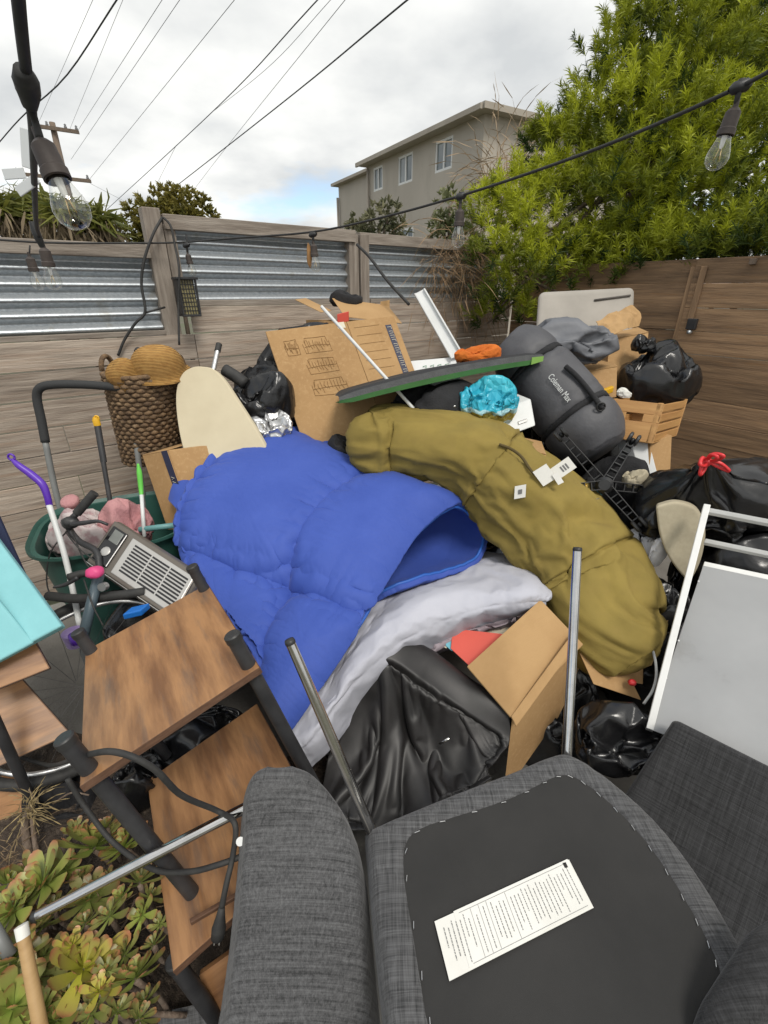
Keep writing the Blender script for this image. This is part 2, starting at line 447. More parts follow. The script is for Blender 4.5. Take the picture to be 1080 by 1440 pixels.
# ------------------------------------------------------------------ slack film and cloth: surplus length buckles within a thin shell
def mesh_edges(F):
    E = set()
    for f in F:
        for a, b in zip(f, f[1:] + f[:1]): E.add((a, b) if a < b else (b, a))
    return np.array(sorted(E))
def vnormals(V, F):
    F3 = np.array([(f[0], f[i], f[i + 1]) for f in F for i in range(1, len(f) - 1)])
    n = np.cross(V[F3[:, 1]] - V[F3[:, 0]], V[F3[:, 2]] - V[F3[:, 0]])
    N = np.zeros_like(V)
    for k in range(3):
        for c in range(3): N[:, c] += np.bincount(F3[:, k], n[:, c], len(V))
    return N / (np.linalg.norm(N, axis=1, keepdims=True) + 1e-12)
def sim(V, F, colliders=(), frames=24, quality=4, mass=.15, tens=15, bend=.05, shrink=0.0, pressure=None, pins=None, pin_k=1.0, dist=.006, air=1.0, grav=1.0, S=1.0, friction=20, thick=.004):
    """let a cloth settle for some frames and return its vertices; pins: per-vertex hold (0..1)"""
    me = bpy.data.meshes.new('cl'); me.from_pydata((np.asarray(V) * S).tolist(), [], [list(map(int, f)) for f in F])
    o = bpy.data.objects.new('cl', me); COL.objects.link(o); cols = []
    for cv, cf in colliders:
        m2 = bpy.data.meshes.new('co'); m2.from_pydata((np.asarray(cv) * S).tolist(), [], [list(map(int, f)) for f in cf])
        c = bpy.data.objects.new('co', m2); COL.objects.link(c)
        c.modifiers.new('c', 'COLLISION'); c.collision.thickness_outer = thick; c.collision.cloth_friction = friction; cols.append(c)
    md = o.modifiers.new('c', 'CLOTH'); s = md.settings
    s.quality = quality; s.mass = mass; s.air_damping = air
    s.tension_stiffness = s.compression_stiffness = s.shear_stiffness = tens; s.bending_stiffness = bend
    s.shrink_min = shrink
    s.effector_weights.gravity = grav
    if pressure is not None: s.use_pressure = True; s.uniform_pressure_force = pressure
    md.collision_settings.distance_min = dist; md.collision_settings.collision_quality = 2
    md.collision_settings.use_collision = len(cols) > 0
    if pins is not None:
        vg = o.vertex_groups.new(name='pin')
        for w in np.unique(np.round(pins, 2)):
            if w > 0: vg.add([int(k) for k in np.where(np.round(pins, 2) == w)[0]], float(w), 'REPLACE')
        s.vertex_group_mass = 'pin'; s.pin_stiffness = pin_k
    md.point_cache.frame_start = 1; md.point_cache.frame_end = frames + 1
    for f in range(1, frames + 1): SC.frame_set(f)
    ev = o.evaluated_get(bpy.context.evaluated_depsgraph_get()); m = ev.to_mesh()
    out = np.empty(len(V) * 3); m.vertices.foreach_get('co', out); out = out.reshape(-1, 3) / S; ev.to_mesh_clear()
    SC.frame_set(1)
    for x in [o] + cols:
        d = x.data; bpy.data.objects.remove(x); bpy.data.meshes.remove(d)
    return out
BAGS = []
def bag_shapes():
    """three slack bags sucked onto lumpy contents; unit-sized, reused at other sizes and turns"""
    U, F = ico(5); U3, F3 = ico(3); gp = hexa(np.array([(-3, -3, -.05), (3, -3, -.05), (3, 3, -.05), (-3, 3, -.05)]), np.array([0, 0, .05]))
    for sd, sh, pr_ in ((3, -.15, -.5), (8, -.20, -.7), (21, -.12, -.35)):
        rr = np.random.default_rng(sd); cont = [gp]
        for k in range(6):
            c = rr.normal(size=3) * np.array([.34, .34, .14]) + np.array([0, 0, .48]); cont.append((U3 * rr.uniform(.28, .45) * np.array([1, 1, .85]) + c, F3))
        out = sim(U * np.array([1.1, 1.1, .85]) + np.array([0, 0, .86]), F, cont, 25, pressure=pr_, shrink=sh)
        lo, hi = out.min(0), out.max(0); BAGS.append(((out - (lo + hi) / 2) / ((hi - lo) / 2), F))
bag_shapes()
def film(center, radii, variant=0, turn=0.0, axes=None):
    V, F = BAGS[variant % len(BAGS)]
    c, s = math.cos(turn), math.sin(turn)
    V = V @ np.array([[c, s, 0], [-s, c, 0], [0, 0, 1]])
    V = V * np.asarray(radii)
    if axes is not None: V = V @ np.asarray(axes)
    return V + np.asarray(center), F
def grid_edges(nu, nv, diag=True):
    k = np.arange(nu * nv).reshape(nu, nv); E = [np.stack([k[:-1].ravel(), k[1:].ravel()], 1), np.stack([k[:, :-1].ravel(), k[:, 1:].ravel()], 1)]
    kind = [np.zeros(len(E[0]), int), np.ones(len(E[1]), int)]
    if diag:
        E += [np.stack([k[:-1, :-1].ravel(), k[1:, 1:].ravel()], 1), np.stack([k[1:, :-1].ravel(), k[:-1, 1:].ravel()], 1)]
        kind += [np.full(len(E[2]), 2), np.full(len(E[3]), 2)]
    return np.concatenate(E), np.concatenate(kind)
def grid_wrap_edges(nu, nv):
    k = np.arange(nu * nv).reshape(nu, nv); kr = np.roll(k, -1, 1)
    return np.concatenate([np.stack([k[:-1].ravel(), k[1:].ravel()], 1), np.stack([k.ravel(), kr.ravel()], 1), np.stack([k[:-1].ravel(), kr[1:].ravel()], 1), np.stack([k[1:].ravel(), kr[:-1].ravel()], 1)])
# ================================================================== THE SETTING
g = add('ground', [(-900, -300, -0.006), (900, -300, -0.006), (900, 1500, -0.006), (-900, 1500, -0.006)], [(0, 1, 2, 3)], M['earth']); g['kind'] = 'structure'
FT0, FTD = np.array([-1.5, 2.43, 0]), np.array([0.8, 0.6, 0])          # the long fence: a point and its direction
FN = np.array([0.6, -0.8, 0])                                          # facing the yard
def FP(t, z, out=0.0): return FT0 + FTD * t + FN * out + np.array([0, 0, z])
CORNER = FP(3.25, 0)
RD = np.array([0.6, -0.8, 0]); RN = np.array([-0.8, -0.6, 0])          # the right-hand fence and its facing
def RP(s, z, out=0.0): return CORNER + RD * s + RN * out + np.array([0, 0, z])
yard = [FP(-2.2, -0.002), FP(3.25, -0.002), RP(4.6, -0.002), (1.9, -1.4, -0.002), (-3.2, -1.4, -0.002)]
g = add('yard_paving', [(p[0], p[1], -0.002) for p in yard], [(4, 3, 2, 1, 0)], M['concrete']); g['kind'] = 'structure'

# ---- left / back fence with galvanised panels
fence = thing('wood_fence', 'weathered grey board fence topped by galvanised corrugated panels', 'fence', FP(0.8, 0))
BH = 0.137
def fence_board(t0, t1, ztop, parent, mt, fn=FP, h=BH, out=0.0, n=FN, d=FTD):
    p = fn(t0 + 0.0015, ztop - h + 0.004, out + random.uniform(-0.003, 0.003))
    q = fn(t1 - 0.0015, ztop - h + 0.004, out + random.uniform(-0.003, 0.003))
    return slab('board', p, q - p, np.array([0, 0, h - (0.0055 if mt is M['fence'] else 0.001) + random.uniform(-0.002, 0.002)]), n * 0.02, mt, parent, bev=0.0025)
rowz = [1.545 - k * BH for k in range(12)]
for k, z in enumerate(rowz):
    if z - BH < -0.02: break
    cuts = [0.53, 1.9, 3.24] if k % 2 == 0 else [0.53, 2.6, 3.24]
    if k >= 1: cuts = [-2.2, -0.9 if k % 2 else -0.5] + cuts
    if k >= 3: cuts = [-2.2, -1.1 if k % 2 else -0.2, 1.05 if k % 2 else 1.4, 3.24]
    for a, b in zip(cuts[:-1], cuts[1:]):
        fence_board(a, b, z, fence, M['fence'])
def corrugated(t0, t1, z0, z1, parent):
    n = int((z1 - z0) / 0.068 * 14); z = np.linspace(z0, z1, n)
    off = -0.03 + 0.0155 * np.sin(z / 0.068 * 2 * np.pi)
    nu = 24
    V = np.array([[FP(t, zz, oo + 0.004 * math.sin(t * 5 + zz * 9)) for zz, oo in zip(z, off)] for t in np.linspace(t0, t1, nu)]).reshape(-1, 3)
    return add('corrugated_sheet', V, [f[::-1] for f in grid_faces(nu, n)], M['galv'], parent, smooth=True)
def fpost(t, w, z0, z1, out, depth=0.075):
    return slab('post', FP(t - w / 2, z0, out), np.array([0, 0, z1 - z0]), FTD * w, -FN * depth, M['post'], fence, bev=0.004)
def frail(t0, t1, z0, z1, out, depth=0.05):
    return slab('rail', FP(t0, z0, out), FTD * (t1 - t0), np.array([0, 0, z1 - z0]), -FN * depth, M['post'], fence, bev=0.003)
corrugated(-2.2, 0.40, 1.42, 1.785, fence)
corrugated(0.50, 1.60, 1.548, 1.91, fence)
corrugated(1.73, 2.95, 1.548, 1.91, fence)
frail(-2.2, 0.385, 1.772, 1.832, 0.018, 0.08)          # cap rail, lower bay
frail(-2.2, 0.385, 1.408, 1.432, 0.016, 0.03)
fpost(0.425, 0.085, 1.36, 1.995, 0.012); fpost(0.50, 0.055, 1.50, 1.93, 0.004)
frail(0.475, 1.635, 1.905, 1.972, 0.020, 0.085); frail(0.53, 1.60, 1.546, 1.578, 0.014, 0.03)
fpost(1.625, 0.075, 1.40, 1.95, 0.008); fpost(1.708, 0.07, 1.40, 1.955, 0.014)
frail(1.675, 3.2, 1.90, 1.965, 0.012, 0.08); frail(1.75, 3.2, 1.546, 1.575, 0.014, 0.03)
fpost(3.0, 0.09, 0.0, 1.90, 0.010)
for t in (0.30, 2.9, -1.4):                               # posts reach the ground behind the boards
    slab('post', FP(t, 0, -0.025), np.array([0, 0, 1.40]), FTD * 0.09, -FN * 0.08, M['post'], fence, bev=0.004)

# ---- right fence with its gate batten
fence2 = thing('wood_fence', 'shaded brown board fence under the overhanging tree', 'fence', RP(1.6, 0))
for k in range(15):
    z = 1.80 - k * 0.138
    if z - 0.138 < -0.05: break
    cuts = [0.02, 1.43, 4.5] if k < 20 else [0.02, 4.5]
    if k % 3 == 1: cuts = [0.02, 1.43, 2.9, 4.5]
    for a, b in zip(cuts[:-1], cuts[1:]):
        fence_board(a, b, z, fence2, M['fence_right'], RP, 0.138, 0.0 if a > 1 else -0.03, RN, RD)
slab('gate_post', RP(1.40, 0, 0.006), np.array([0, 0, 1.76]), RD * 0.035, -RN * 0.08, M['fence_right'], fence2, bev=0.003)
slab('batten', RP(1.47, 1.46, 0.022), np.array([0, 0, 0.30]), RD * 0.035, RN * 0.015, M['fence_right'], fence2, bev=0.003)
lt = slab('gate_latch', RP(1.48, 1.40, 0.022), np.array([0, 0, 0.065]), RD * 0.055, RN * 0.03, M['black_metal'], fence2, bev=0.004)
V, F = lathe([(0.012, 0), (0.012, 0.03), (0.0, 0.034)], RP(1.51, 1.385, 0.035), RN, 12); add('latch_knob', V, F, M['galv'], fence2, smooth=True)
slab('bracket', RP(1.72, 1.76, 0.02), np.array([0, 0, 0.03]), RD * 0.03, RN * 0.03, M['pole_wood'], fence2)

# ---- house beyond the fence
HC = PL(683, 152, P(683, 152, 14.0), (0, 1, 0)); HZ = HC[2]
HD1 = unit((-0.5, 0.866, 0)); HD2 = unit((0.866, 0.5, 0)); HN1 = np.array([-0.866, -0.5, 0]); HN2 = np.array([0.5, -0.866, 0])
HB = np.array([HC[0], HC[1], 0])
house = thing('house', 'taupe stucco two-storey house with flat roof and white windows', 'house', HB)
def HW(a, z, out=0.0): return HB + HD1 * a + HN1 * out + np.array([0, 0, z])
def wall_with_holes(name, P0, du, nn, L, H, holes, mt, parent, t=0.2, z0=0.0):
    xs = sorted({0, L, *[h[0] for h in holes], *[h[1] for h in holes]}); zs = sorted({z0, H, *[h[2] for h in holes], *[h[3] for h in holes]})
    V, F = [], []
    def quadv(a, b, c, d): 
        k = len(V); V.extend([a, b, c, d]); F.append((k, k + 1, k + 2, k + 3))
    pt = lambda x, z, o: P0 + du * x + np.array([0, 0, z]) - nn * o
    for x0, x1 in zip(xs[:-1], xs[1:]):
        for z0_, z1 in zip(zs[:-1], zs[1:]):
            if any(h[0] <= x0 and x1 <= h[1] and h[2] <= z0_ and z1 <= h[3] for h in holes): continue
            quadv(pt(x0, z0_, 0), pt(x1, z0_, 0), pt(x1, z1, 0), pt(x0, z1, 0))
    for h in holes:
        for (x0, z0_, x1, z1) in ((h[0], h[2], h[1], h[2]), (h[1], h[2], h[1], h[3]), (h[1], h[3], h[0], h[3]), (h[0], h[3], h[0], h[2])):
            quadv(pt(x0, z0_, 0), pt(x1, z1, 0), pt(x1, z1, t), pt(x0, z0_, t))
    quadv(pt(0, z0, t), pt(0, H, t), pt(L, H, t), pt(L, z0, t))
    return add(name, V, F, mt, parent)
def wall_coords(u, v):
    p = PL(u, v, HB, HN1); return float(np.dot(p - HB, HD1)), float(p[2])
def wrect(u0, v0, u1, v1):
    (a, z1) = wall_coords((u0 + u1) / 2, v0); (_, z0) = wall_coords((u0 + u1) / 2, v1)
    a0 = wall_coords(u1, (v0 + v1) / 2)[0]; a1 = wall_coords(u0, (v0 + v1) / 2)[0]
    return (a0, a1, z0, z1)
wins = [wrect(612, 195, 636, 240), wrect(560, 217, 580, 258), wrect(525, 234, 538, 268), wrect(563, 320, 581, 344)]
LEN1 = wall_coords(516, 240)[0]
house_w = wall_with_holes('wall', HB, HD1, HN1, LEN1, HZ - 0.1, wins, M['stucco'], house)
wall_with_holes('wall', HB, HD2, HN2, 7.0, HZ - 0.1, [], M['stucco'], house)
# lower, set-back left wing
WB = HB + HD1 * LEN1 - HN1 * 0.5
wall_with_holes('wall', WB, HD1, HN1, 3.4, HZ - 0.10, [], M['stucco'], house)
slab('wall', HB + HD1 * LEN1, -HN1 * 0.75, np.array([0, 0, HZ - 0.12]), -HD1 * 0.2, M['stucco'], house, bev=0)
for k, (a0, a1, z0, z1) in enumerate(wins):
    w = 0.06; o = -0.06
    fr = slab('window', HW(a0, z0, o), HD1 * (a1 - a0), np.array([0, 0, w]), HN1 * 0.05, M['win_frame'], house, bev=0)
    for (x0, x1, y0, y1) in ((a0, a1, z1 - w, z1), (a0, a0 + w, z0 + w, z1 - w), (a1 - w, a1, z0 + w, z1 - w), ((a0 + a1) / 2 - w / 2, (a0 + a1) / 2 + w / 2, z0 + w, z1 - w)):
        V, F = hexa(np.array([HW(x0, y0, o), HW(x1, y0, o), HW(x1, y1, o), HW(x0, y1, o)]), HN1 * 0.048)
        add('window_frame', V, F, M['win_frame'], house)
    for x0, x1 in ((a0 + w, (a0 + a1) / 2 - w / 2), ((a0 + a1) / 2 + w / 2, a1 - w)):
        V, F = hexa(np.array([HW(x0, z0 + w, o + .005), HW(x1, z0 + w, o + .005), HW(x1, z1 - w, o + .005), HW(x0, z1 - w, o + .005)]), HN1 * 0.01)
        add('pane', V, F, M['win_glass'], house)
slab('roof', HB - HD1 * 0.25 + HN1 * 0.28 + HN2 * 0.05 + np.array([0, 0, HZ - 0.1]), HD1 * (LEN1 + 0.40), -HN1 * 7.4, np.array([0, 0, 0.13]), M['trim_beige'], house, bev=0)
slab('fascia', HB - HD1 * 0.25 + HN1 * 0.30 + np.array([0, 0, HZ - 0.12]), HD1 * (LEN1 + 0.42), HN1 * 0.07, np.array([0, 0, 0.12]), M['trim_beige'], house, bev=0.01)
slab('roof', WB + HN1 * 0.25 + np.array([0, 0, HZ - 0.10]), HD1 * 3.6, -HN1 * 6, np.array([0, 0, 0.09]), M['trim_beige'], house, bev=0)
V, F = tube([WB + HD1 * 3.35 + HN1 * 0.08, WB + HD1 * 3.35 + HN1 * 0.08 + np.array([0, 0, HZ - 0.5])], 0.05); add('downpipe', V, F, M['trim_beige'], house, smooth=True)
V, F = tube([HW(LEN1 - 0.2, 1.0, 0.08), HW(LEN1 - 0.2, HZ - 0.2, 0.08)], 0.04); add('downpipe', V, F, M['trim_beige'], house, smooth=True)

# ---- utility pole and overhead lines
pb = P(92, 300, 24.0)
pole = thing('utility_pole', 'leaning wooden utility pole with two crossarms', 'utility pole', (pb[0], pb[1], 0))
ptop = P(73, 172, 24.0)
pbot = np.array([P(112, 345, 24.0)[0] + 0.1, 24.0, 0])
V, F = tube([pbot, P(100, 290, 24.0), ptop], [0.17, 0.15, 0.11], 12); add('pole', V, F, M['pole_wood'], pole, smooth=True)
for (u0, v0, u1, v1) in ((48, 179, 110, 188), (20, 246, 127, 257)):
    a, b = P(u0, v0, 23.8), P(u1, v1, 23.8)
    arm = slab('crossarm', a, b - a, np.array([0, 0, 0.13]), np.array([0, 0.11, 0]), M['pole_wood'], pole)
    for f in (0.04, 0.3, 0.72, 0.97):
        q = a + (b - a) * f + np.array([0, 0.05, 0.13])
        V, F = lathe([(0.05, 0), (0.06, 0.05), (0.035, 0.08), (0.05, 0.12), (0.0, 0.16)], q, seg=10); add('insulator', V, F, M['cable_grey'], pole, smooth=True)
WIRES = [  # pixel, distance pairs; radius; material
    ([(-20, 222, 9), (30, 165, 8), (92, 108, 7), (168, -6, 6)], 0.012, 'cable', 'thick black service cable sagging across the upper left of the sky'),
    ([(50, 182, 23.8), (134, -8, 14)], 0.008, 'cable_grey', 'thin grey wire rising from the upper crossarm'),
    ([(98, 182, 23.8), (176, -8, 14)], 0.008, 'cable_grey', 'thin grey wire rising from the end of the upper crossarm'),
    ([(108, 186, 23.8), (233, -8, 13)], 0.009, 'cable_grey', 'thin grey wire slanting up from the pole toward the gap in the clouds'),
    ([(100, 224, 23.8), (258, -8, 13)], 0.009, 'cable_grey', 'thin grey wire slanting up from below the upper crossarm'),
    ([(126, 252, 23.8), (336, -8, 12)], 0.009, 'cable_grey', 'thin grey wire slanting up from the lower crossarm'),
    ([(140, 304, 26), (300, 156, 15), (452, -6, 10)], 0.015, 'cable', 'black overhead cable that a thinner wire joins midway'),
    ([(298, 158, 15), (380, 92, 11), (472, -8, 9)], 0.006, 'cable_grey', 'thin wire branching off the black overhead cable'),
    ([(258, 286, 26), (320, 205, 18), (490, -6, 10)], 0.008, 'cable_grey', 'thin wire crossing above the house end'),
    ([(165, 326, 26), (370, 166, 13), (580, -6, 8)], 0.017, 'cable', 'heavy black overhead cable running above the fence posts'),
    ([(205, 290, 26), (248, 204, 20)], 0.009, 'cable_grey', 'short thin wire dropping to the round tree'),
    ([(127, 258, 23.8), (200, 296, 30)], 0.009, 'cable_grey', 'short thin wire falling away behind the lower crossarm'),
]
for wi, (pts, r, mt, lab) in enumerate(WIRES):
    W = PS(pts)
    if wi not in (10, 11): W = np.vstack([W, W[-1] + (W[-1] - W[-2]) * 1.3])      # on to the next pole
    if wi == 0: W = np.vstack([W[0] + (W[0] - W[1]) * 3, W])
    V, F = tube(W, r * .62, 6, n=24); tag(add('power_line', V, F, M[mt], smooth=True), lab, 'power line', 'overhead power lines')

# ---- foliage helpers
def leaf_cloud(name, base, dirs, length, width, tints, mt, parent, bend=0.25):
    """many separate leaves: each a narrow folded blade of two quads. base, dirs (n,3); length, width (n,)"""
    n = len(base)
    d = dirs / (np.linalg.norm(dirs, axis=1, keepdims=True) + 1e-9)
    rnd = RNG.normal(size=(n, 3)); side = np.cross(d, rnd); side /= (np.linalg.norm(side, axis=1, keepdims=True) + 1e-9)
    up = np.cross(side, d)
    L = length[:, None]; W = width[:, None]
    mid = base + d * L * 0.5 + up * L * 0.02
    tip = base + d * L - up * L * bend * 0.4 - np.array([0, 0, 1.0]) * L * bend * 0.5
    V = np.stack([base - side * W * .25, base + side * W * .25, mid + side * W * .5, mid - side * W * .5, tip + side * W * .08, tip - side * W * .08], 1).reshape(-1, 3)
    me = bpy.data.meshes.new(name); o = bpy.data.objects.new(name, me); COL.objects.link(o); o.parent = parent
    V = V - wloc(parent)
    k = np.arange(n)[:, None] * 6
    Fq = np.concatenate([k + np.array([[0, 1, 2, 3]]), k + np.array([[3, 2, 4, 5]])], 1).reshape(-1, 4)
    me.vertices.add(len(V)); me.vertices.foreach_set('co', V.ravel())
    me.loops.add(Fq.size); me.loops.foreach_set('vertex_index', Fq.ravel().astype(np.int32))
    me.polygons.add(len(Fq)); me.polygons.foreach_set('loop_start', (np.arange(len(Fq)) * 4).astype(np.int32))
    me.polygons.foreach_set('loop_total', np.full(len(Fq), 4, np.int32))
    me.update(calc_edges=True); me.validate()
    ca = me.color_attributes.new('tint', 'FLOAT_COLOR', 'POINT')
    c4 = np.ones((n, 6, 4)); c4[:, :, :3] = tints[:, None, :]
    ca.data.foreach_set('color', c4.ravel())
    me.materials.append(mt)
    return o
def rand_dirs(n):
    v = RNG.normal(size=(n, 3)); return v / np.linalg.norm(v, axis=1, keepdims=True)
def lobes_to_shoots(lobes, per_area, inner=0.15):
    """shoots spread over and inside ellipsoid lobes: positions and outward directions"""
    Ps, Ds, Ls = [], [], []
    for li, (c, r) in enumerate(lobes):
        c = np.asarray(c); r = np.broadcast_to(np.asarray(r, float), (3,))
        n = int(per_area * 4 * math.pi * (r.prod() ** (2 / 3)))
        u = rand_dirs(n)
        rad = np.where(RNG.random(n) < inner, RNG.uniform(0.3, 0.8, n), RNG.uniform(0.82, 1.12, n))
        rad = rad * (1 + 0.35 * pn(u * 1.7 + li * 3.1, 3))
        Ps.append(c + u * r * rad[:, None]); Ds.append(u); Ls.append(np.full(n, li))
    return np.concatenate(Ps), np.concatenate(Ds), np.concatenate(Ls)

# ---- the big fern-leaved tree over the right fence
tb = RP(1.0, 0, -0.7)
tree = thing('podocarpus_tree', 'large bright green fern-leaved tree overhanging the right fence', 'tree', tb)
TL = [  # pixel lobe centres, distance, radius in metres
    (985, 30, 4.6, .42), (1050, 60, 4.6, .36), (925, 30, 4.7, .30), (905, 85, 4.5, .40), (960, 120, 4.3, .42), (1045, 150, 4.4, .45),
    (860, 150, 4.5, .36), (840, 205, 4.4, .36), (905, 195, 4.1, .40), (985, 215, 4.0, .42), (1065, 240, 3.9, .45), (795, 225, 4.5, .26),
    (770, 210, 4.6, .2), (800, 290, 4.3, .34), (870, 285, 4.0, .40), (950, 300, 3.8, .42), (1030, 320, 3.7, .42), (1085, 350, 3.7, .40),
    (905, 370, 3.9, .34), (990, 372, 3.6, .26), (1060, 365, 3.4, .3), (845, 360, 4.1, .36), (760, 285, 4.2, .24), (720, 290, 4.1, .22),
    (690, 320, 4.0, .22), (745, 345, 3.9, .28), (700, 370, 3.75, .2), (740, 395, 3.7, .24), (705, 430, 3.7, .17), (740, 455, 3.65, .15),
    (790, 395, 4.0, .3), (830, 410, 4.15, .3), (880, 405, 4.1, .25), (685, 455, 3.75, .10), (1120, 60, 4.6, .5), (1130, 200, 4.2, .5), (1000, 365, 3.35, .22), (1070, 372, 3.2, .24), (1040, 350, 3.3, .26), (940, 372, 3.55, .24), (1120, 360, 3.0, .28), (890, 385, 3.75, .22), (850, 395, 3.9, .22), (1000, 130, 5.2, .6), (900, 260, 5.0, .6)]
lob = [(P(u, v, D), (r * .9, r * .9, r * 0.8)) for u, v, D, r in TL]
sp, sd, sl = lobes_to_shoots(lob, 160, 0.22)
keep = (sp[:, 2] > 1.0) & (RNG.random(len(sp)) < np.clip(0.60 + 0.95 * sd[:, 2], .04, 1))
sp, sd, sl = sp[keep], sd[keep], sl[keep]
ns = len(sp); LPS = 52
axis = sd * 0.75 + np.array([0, 0, 0.75]) + RNG.normal(size=(ns, 3)) * 0.25
axis /= np.linalg.norm(axis, axis=1, keepdims=True)
slen = RNG.uniform(0.07, 0.16, ns)
base = np.repeat(sp, LPS, 0) + np.repeat(axis, LPS, 0) * (np.repeat(slen, LPS) * RNG.random(ns * LPS))[:, None]
out = rand_dirs(ns * LPS)
dirs = np.repeat(axis, LPS, 0) * 0.8 + out * 0.75
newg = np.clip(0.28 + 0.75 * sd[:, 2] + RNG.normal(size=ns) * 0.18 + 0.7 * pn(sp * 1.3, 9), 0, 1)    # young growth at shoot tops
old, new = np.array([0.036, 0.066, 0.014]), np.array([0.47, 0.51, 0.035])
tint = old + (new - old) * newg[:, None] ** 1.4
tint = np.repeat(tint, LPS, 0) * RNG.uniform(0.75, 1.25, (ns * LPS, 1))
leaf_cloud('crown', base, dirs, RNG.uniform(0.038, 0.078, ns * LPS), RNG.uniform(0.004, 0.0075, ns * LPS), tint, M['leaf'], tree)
trunk_pts = [tb, tb + np.array([0.05, 0.0, 1.0]), P(900, 330, 4.3), P(930, 200, 4.5), P(965, 60, 4.7)]
tp = [tube(trunk_pts, [0.10, 0.09, 0.075, 0.055, 0.03], 12, n=30)]
for k, (c, r) in enumerate(lob):
    a = catmull(trunk_pts, 30)[min(29, 8 + (k * 7) % 20)]
    tp.append(tube([a, (a + c) / 2 + np.array([0, 0, -0.06]), c], [0.03, 0.018, 0.006], 6, n=8))
V, F = join(*tp); add('trunk', V, F, M['bark'], tree, smooth=True)
V, F = tube([P(996, 30, 7.5) * np.array([1, 1, 0]), P(996, 30, 7.5), P(994, -12, 7.5)], 0.09, 12)
tag(add('wooden_pole', V, F, M['bark'], smooth=True), 'bare brown pole rising behind the top of the big tree', 'pole')

# ---- dry hanging grass against the third metal panel, dry plume by the house
def dry_clump(name, label, anchors, n, length, tcol, drop, spread, width=0.004):
    root = thing(name, label, 'dry plant', (anchors[0][0], anchors[0][1], 0))
    parts = []; cols = []
    A = np.asarray(anchors)
    pieces_b, pieces_d, pieces_l, pieces_c = [], [], [], []
    for k in range(n):
        a = A[RNG.integers(len(A))] + RNG.normal(size=3) * spread
        d = np.array([RNG.normal() * 0.6, RNG.normal() * 0.35, drop + RNG.normal() * 0.5]); d = unit(d)
        seg = length * RNG.uniform(0.5, 1.2) / 4
        p = a
        for s in range(4):
            pieces_b.append(p); pieces_d.append(d.copy()); pieces_l.append(seg * 1.1)
            p = p + d * seg; d = unit(d + np.array([RNG.normal() * .15, RNG.normal() * .1, -0.32]))
            pieces_c.append(np.array(tcol) * RNG.uniform(0.6, 1.3))
    leaf_cloud('stems', np.array(pieces_b), np.array(pieces_d), np.array(pieces_l), np.full(len(pieces_b), width), np.array(pieces_c), M['dry'], root, bend=0.05)
    return root
dry_clump('dry_vine', 'brown dried vine hanging over the third metal fence panel', [FP(t, z, 0.06) for t in (2.35, 2.5, 2.65, 2.8, 2.95) for z in (1.93, 1.85, 1.7)], 420, 0.5, (0.30, 0.20, 0.115), -0.5, 0.07, 0.005)
dry_clump('dry_palm_skirt', 'dry tan palm fronds between the house corner and the tree', [P(u, v, 8.5) for u, v in ((700, 250), (720, 235), (735, 260), (710, 290), (690, 280))], 260, 0.9, (0.34, 0.25, 0.16), 0.3, 0.18, 0.014)

# ---- trees and shrubs beyond the fence
def small_tree(name, label, cat, base_z, lobes, per_area, leaf_l, leaf_w, c0, c1, lps=10, group=None, trunk_r=0.06, droop=0.2, updir=0.4):
    cs = [np.asarray(l[0]) for l in lobes]
    cen = np.mean(cs, 0)
    root = thing(name, label, cat, (cen[0], cen[1], base_z), group)
    s, d, _ = lobes_to_shoots(lobes, per_area, 0.3)
    n = len(s); a = d * 0.8 + np.array([0, 0, updir]) + RNG.normal(size=(n, 3)) * 0.4
    b = np.repeat(s, lps, 0); dd = np.repeat(a, lps, 0) + rand_dirs(n * lps) * 0.9
    mixv = np.clip(RNG.normal(0.5, 0.3, n) + 0.4 * d[:, 2], 0, 1)
    t = np.array(c0) + (np.array(c1) - np.array(c0)) * mixv[:, None]
    t = np.repeat(t, lps, 0) * RNG.uniform(0.7, 1.3, (n * lps, 1))
    leaf_cloud('crown', b, dd, RNG.uniform(0.7, 1.3, n * lps) * leaf_l, RNG.uniform(0.7, 1.3, n * lps) * leaf_w, t, M['leaf'], root, bend=droop)
    tp = [tube([np.array([cen[0], cen[1], base_z]), cen - np.array([0, 0, 0.3])], [trunk_r, trunk_r * 0.7], 8)]
    for c in cs: tp.append(tube([cen - np.array([0, 0, 0.35]), c], [trunk_r * 0.55, trunk_r * 0.2], 6))
    V, F = join(*tp); add('trunk', V, F, M['bark'], root, smooth=True)
    return root
def PB(u, v, D, r): return (P(u, v, D), (r, r, r))
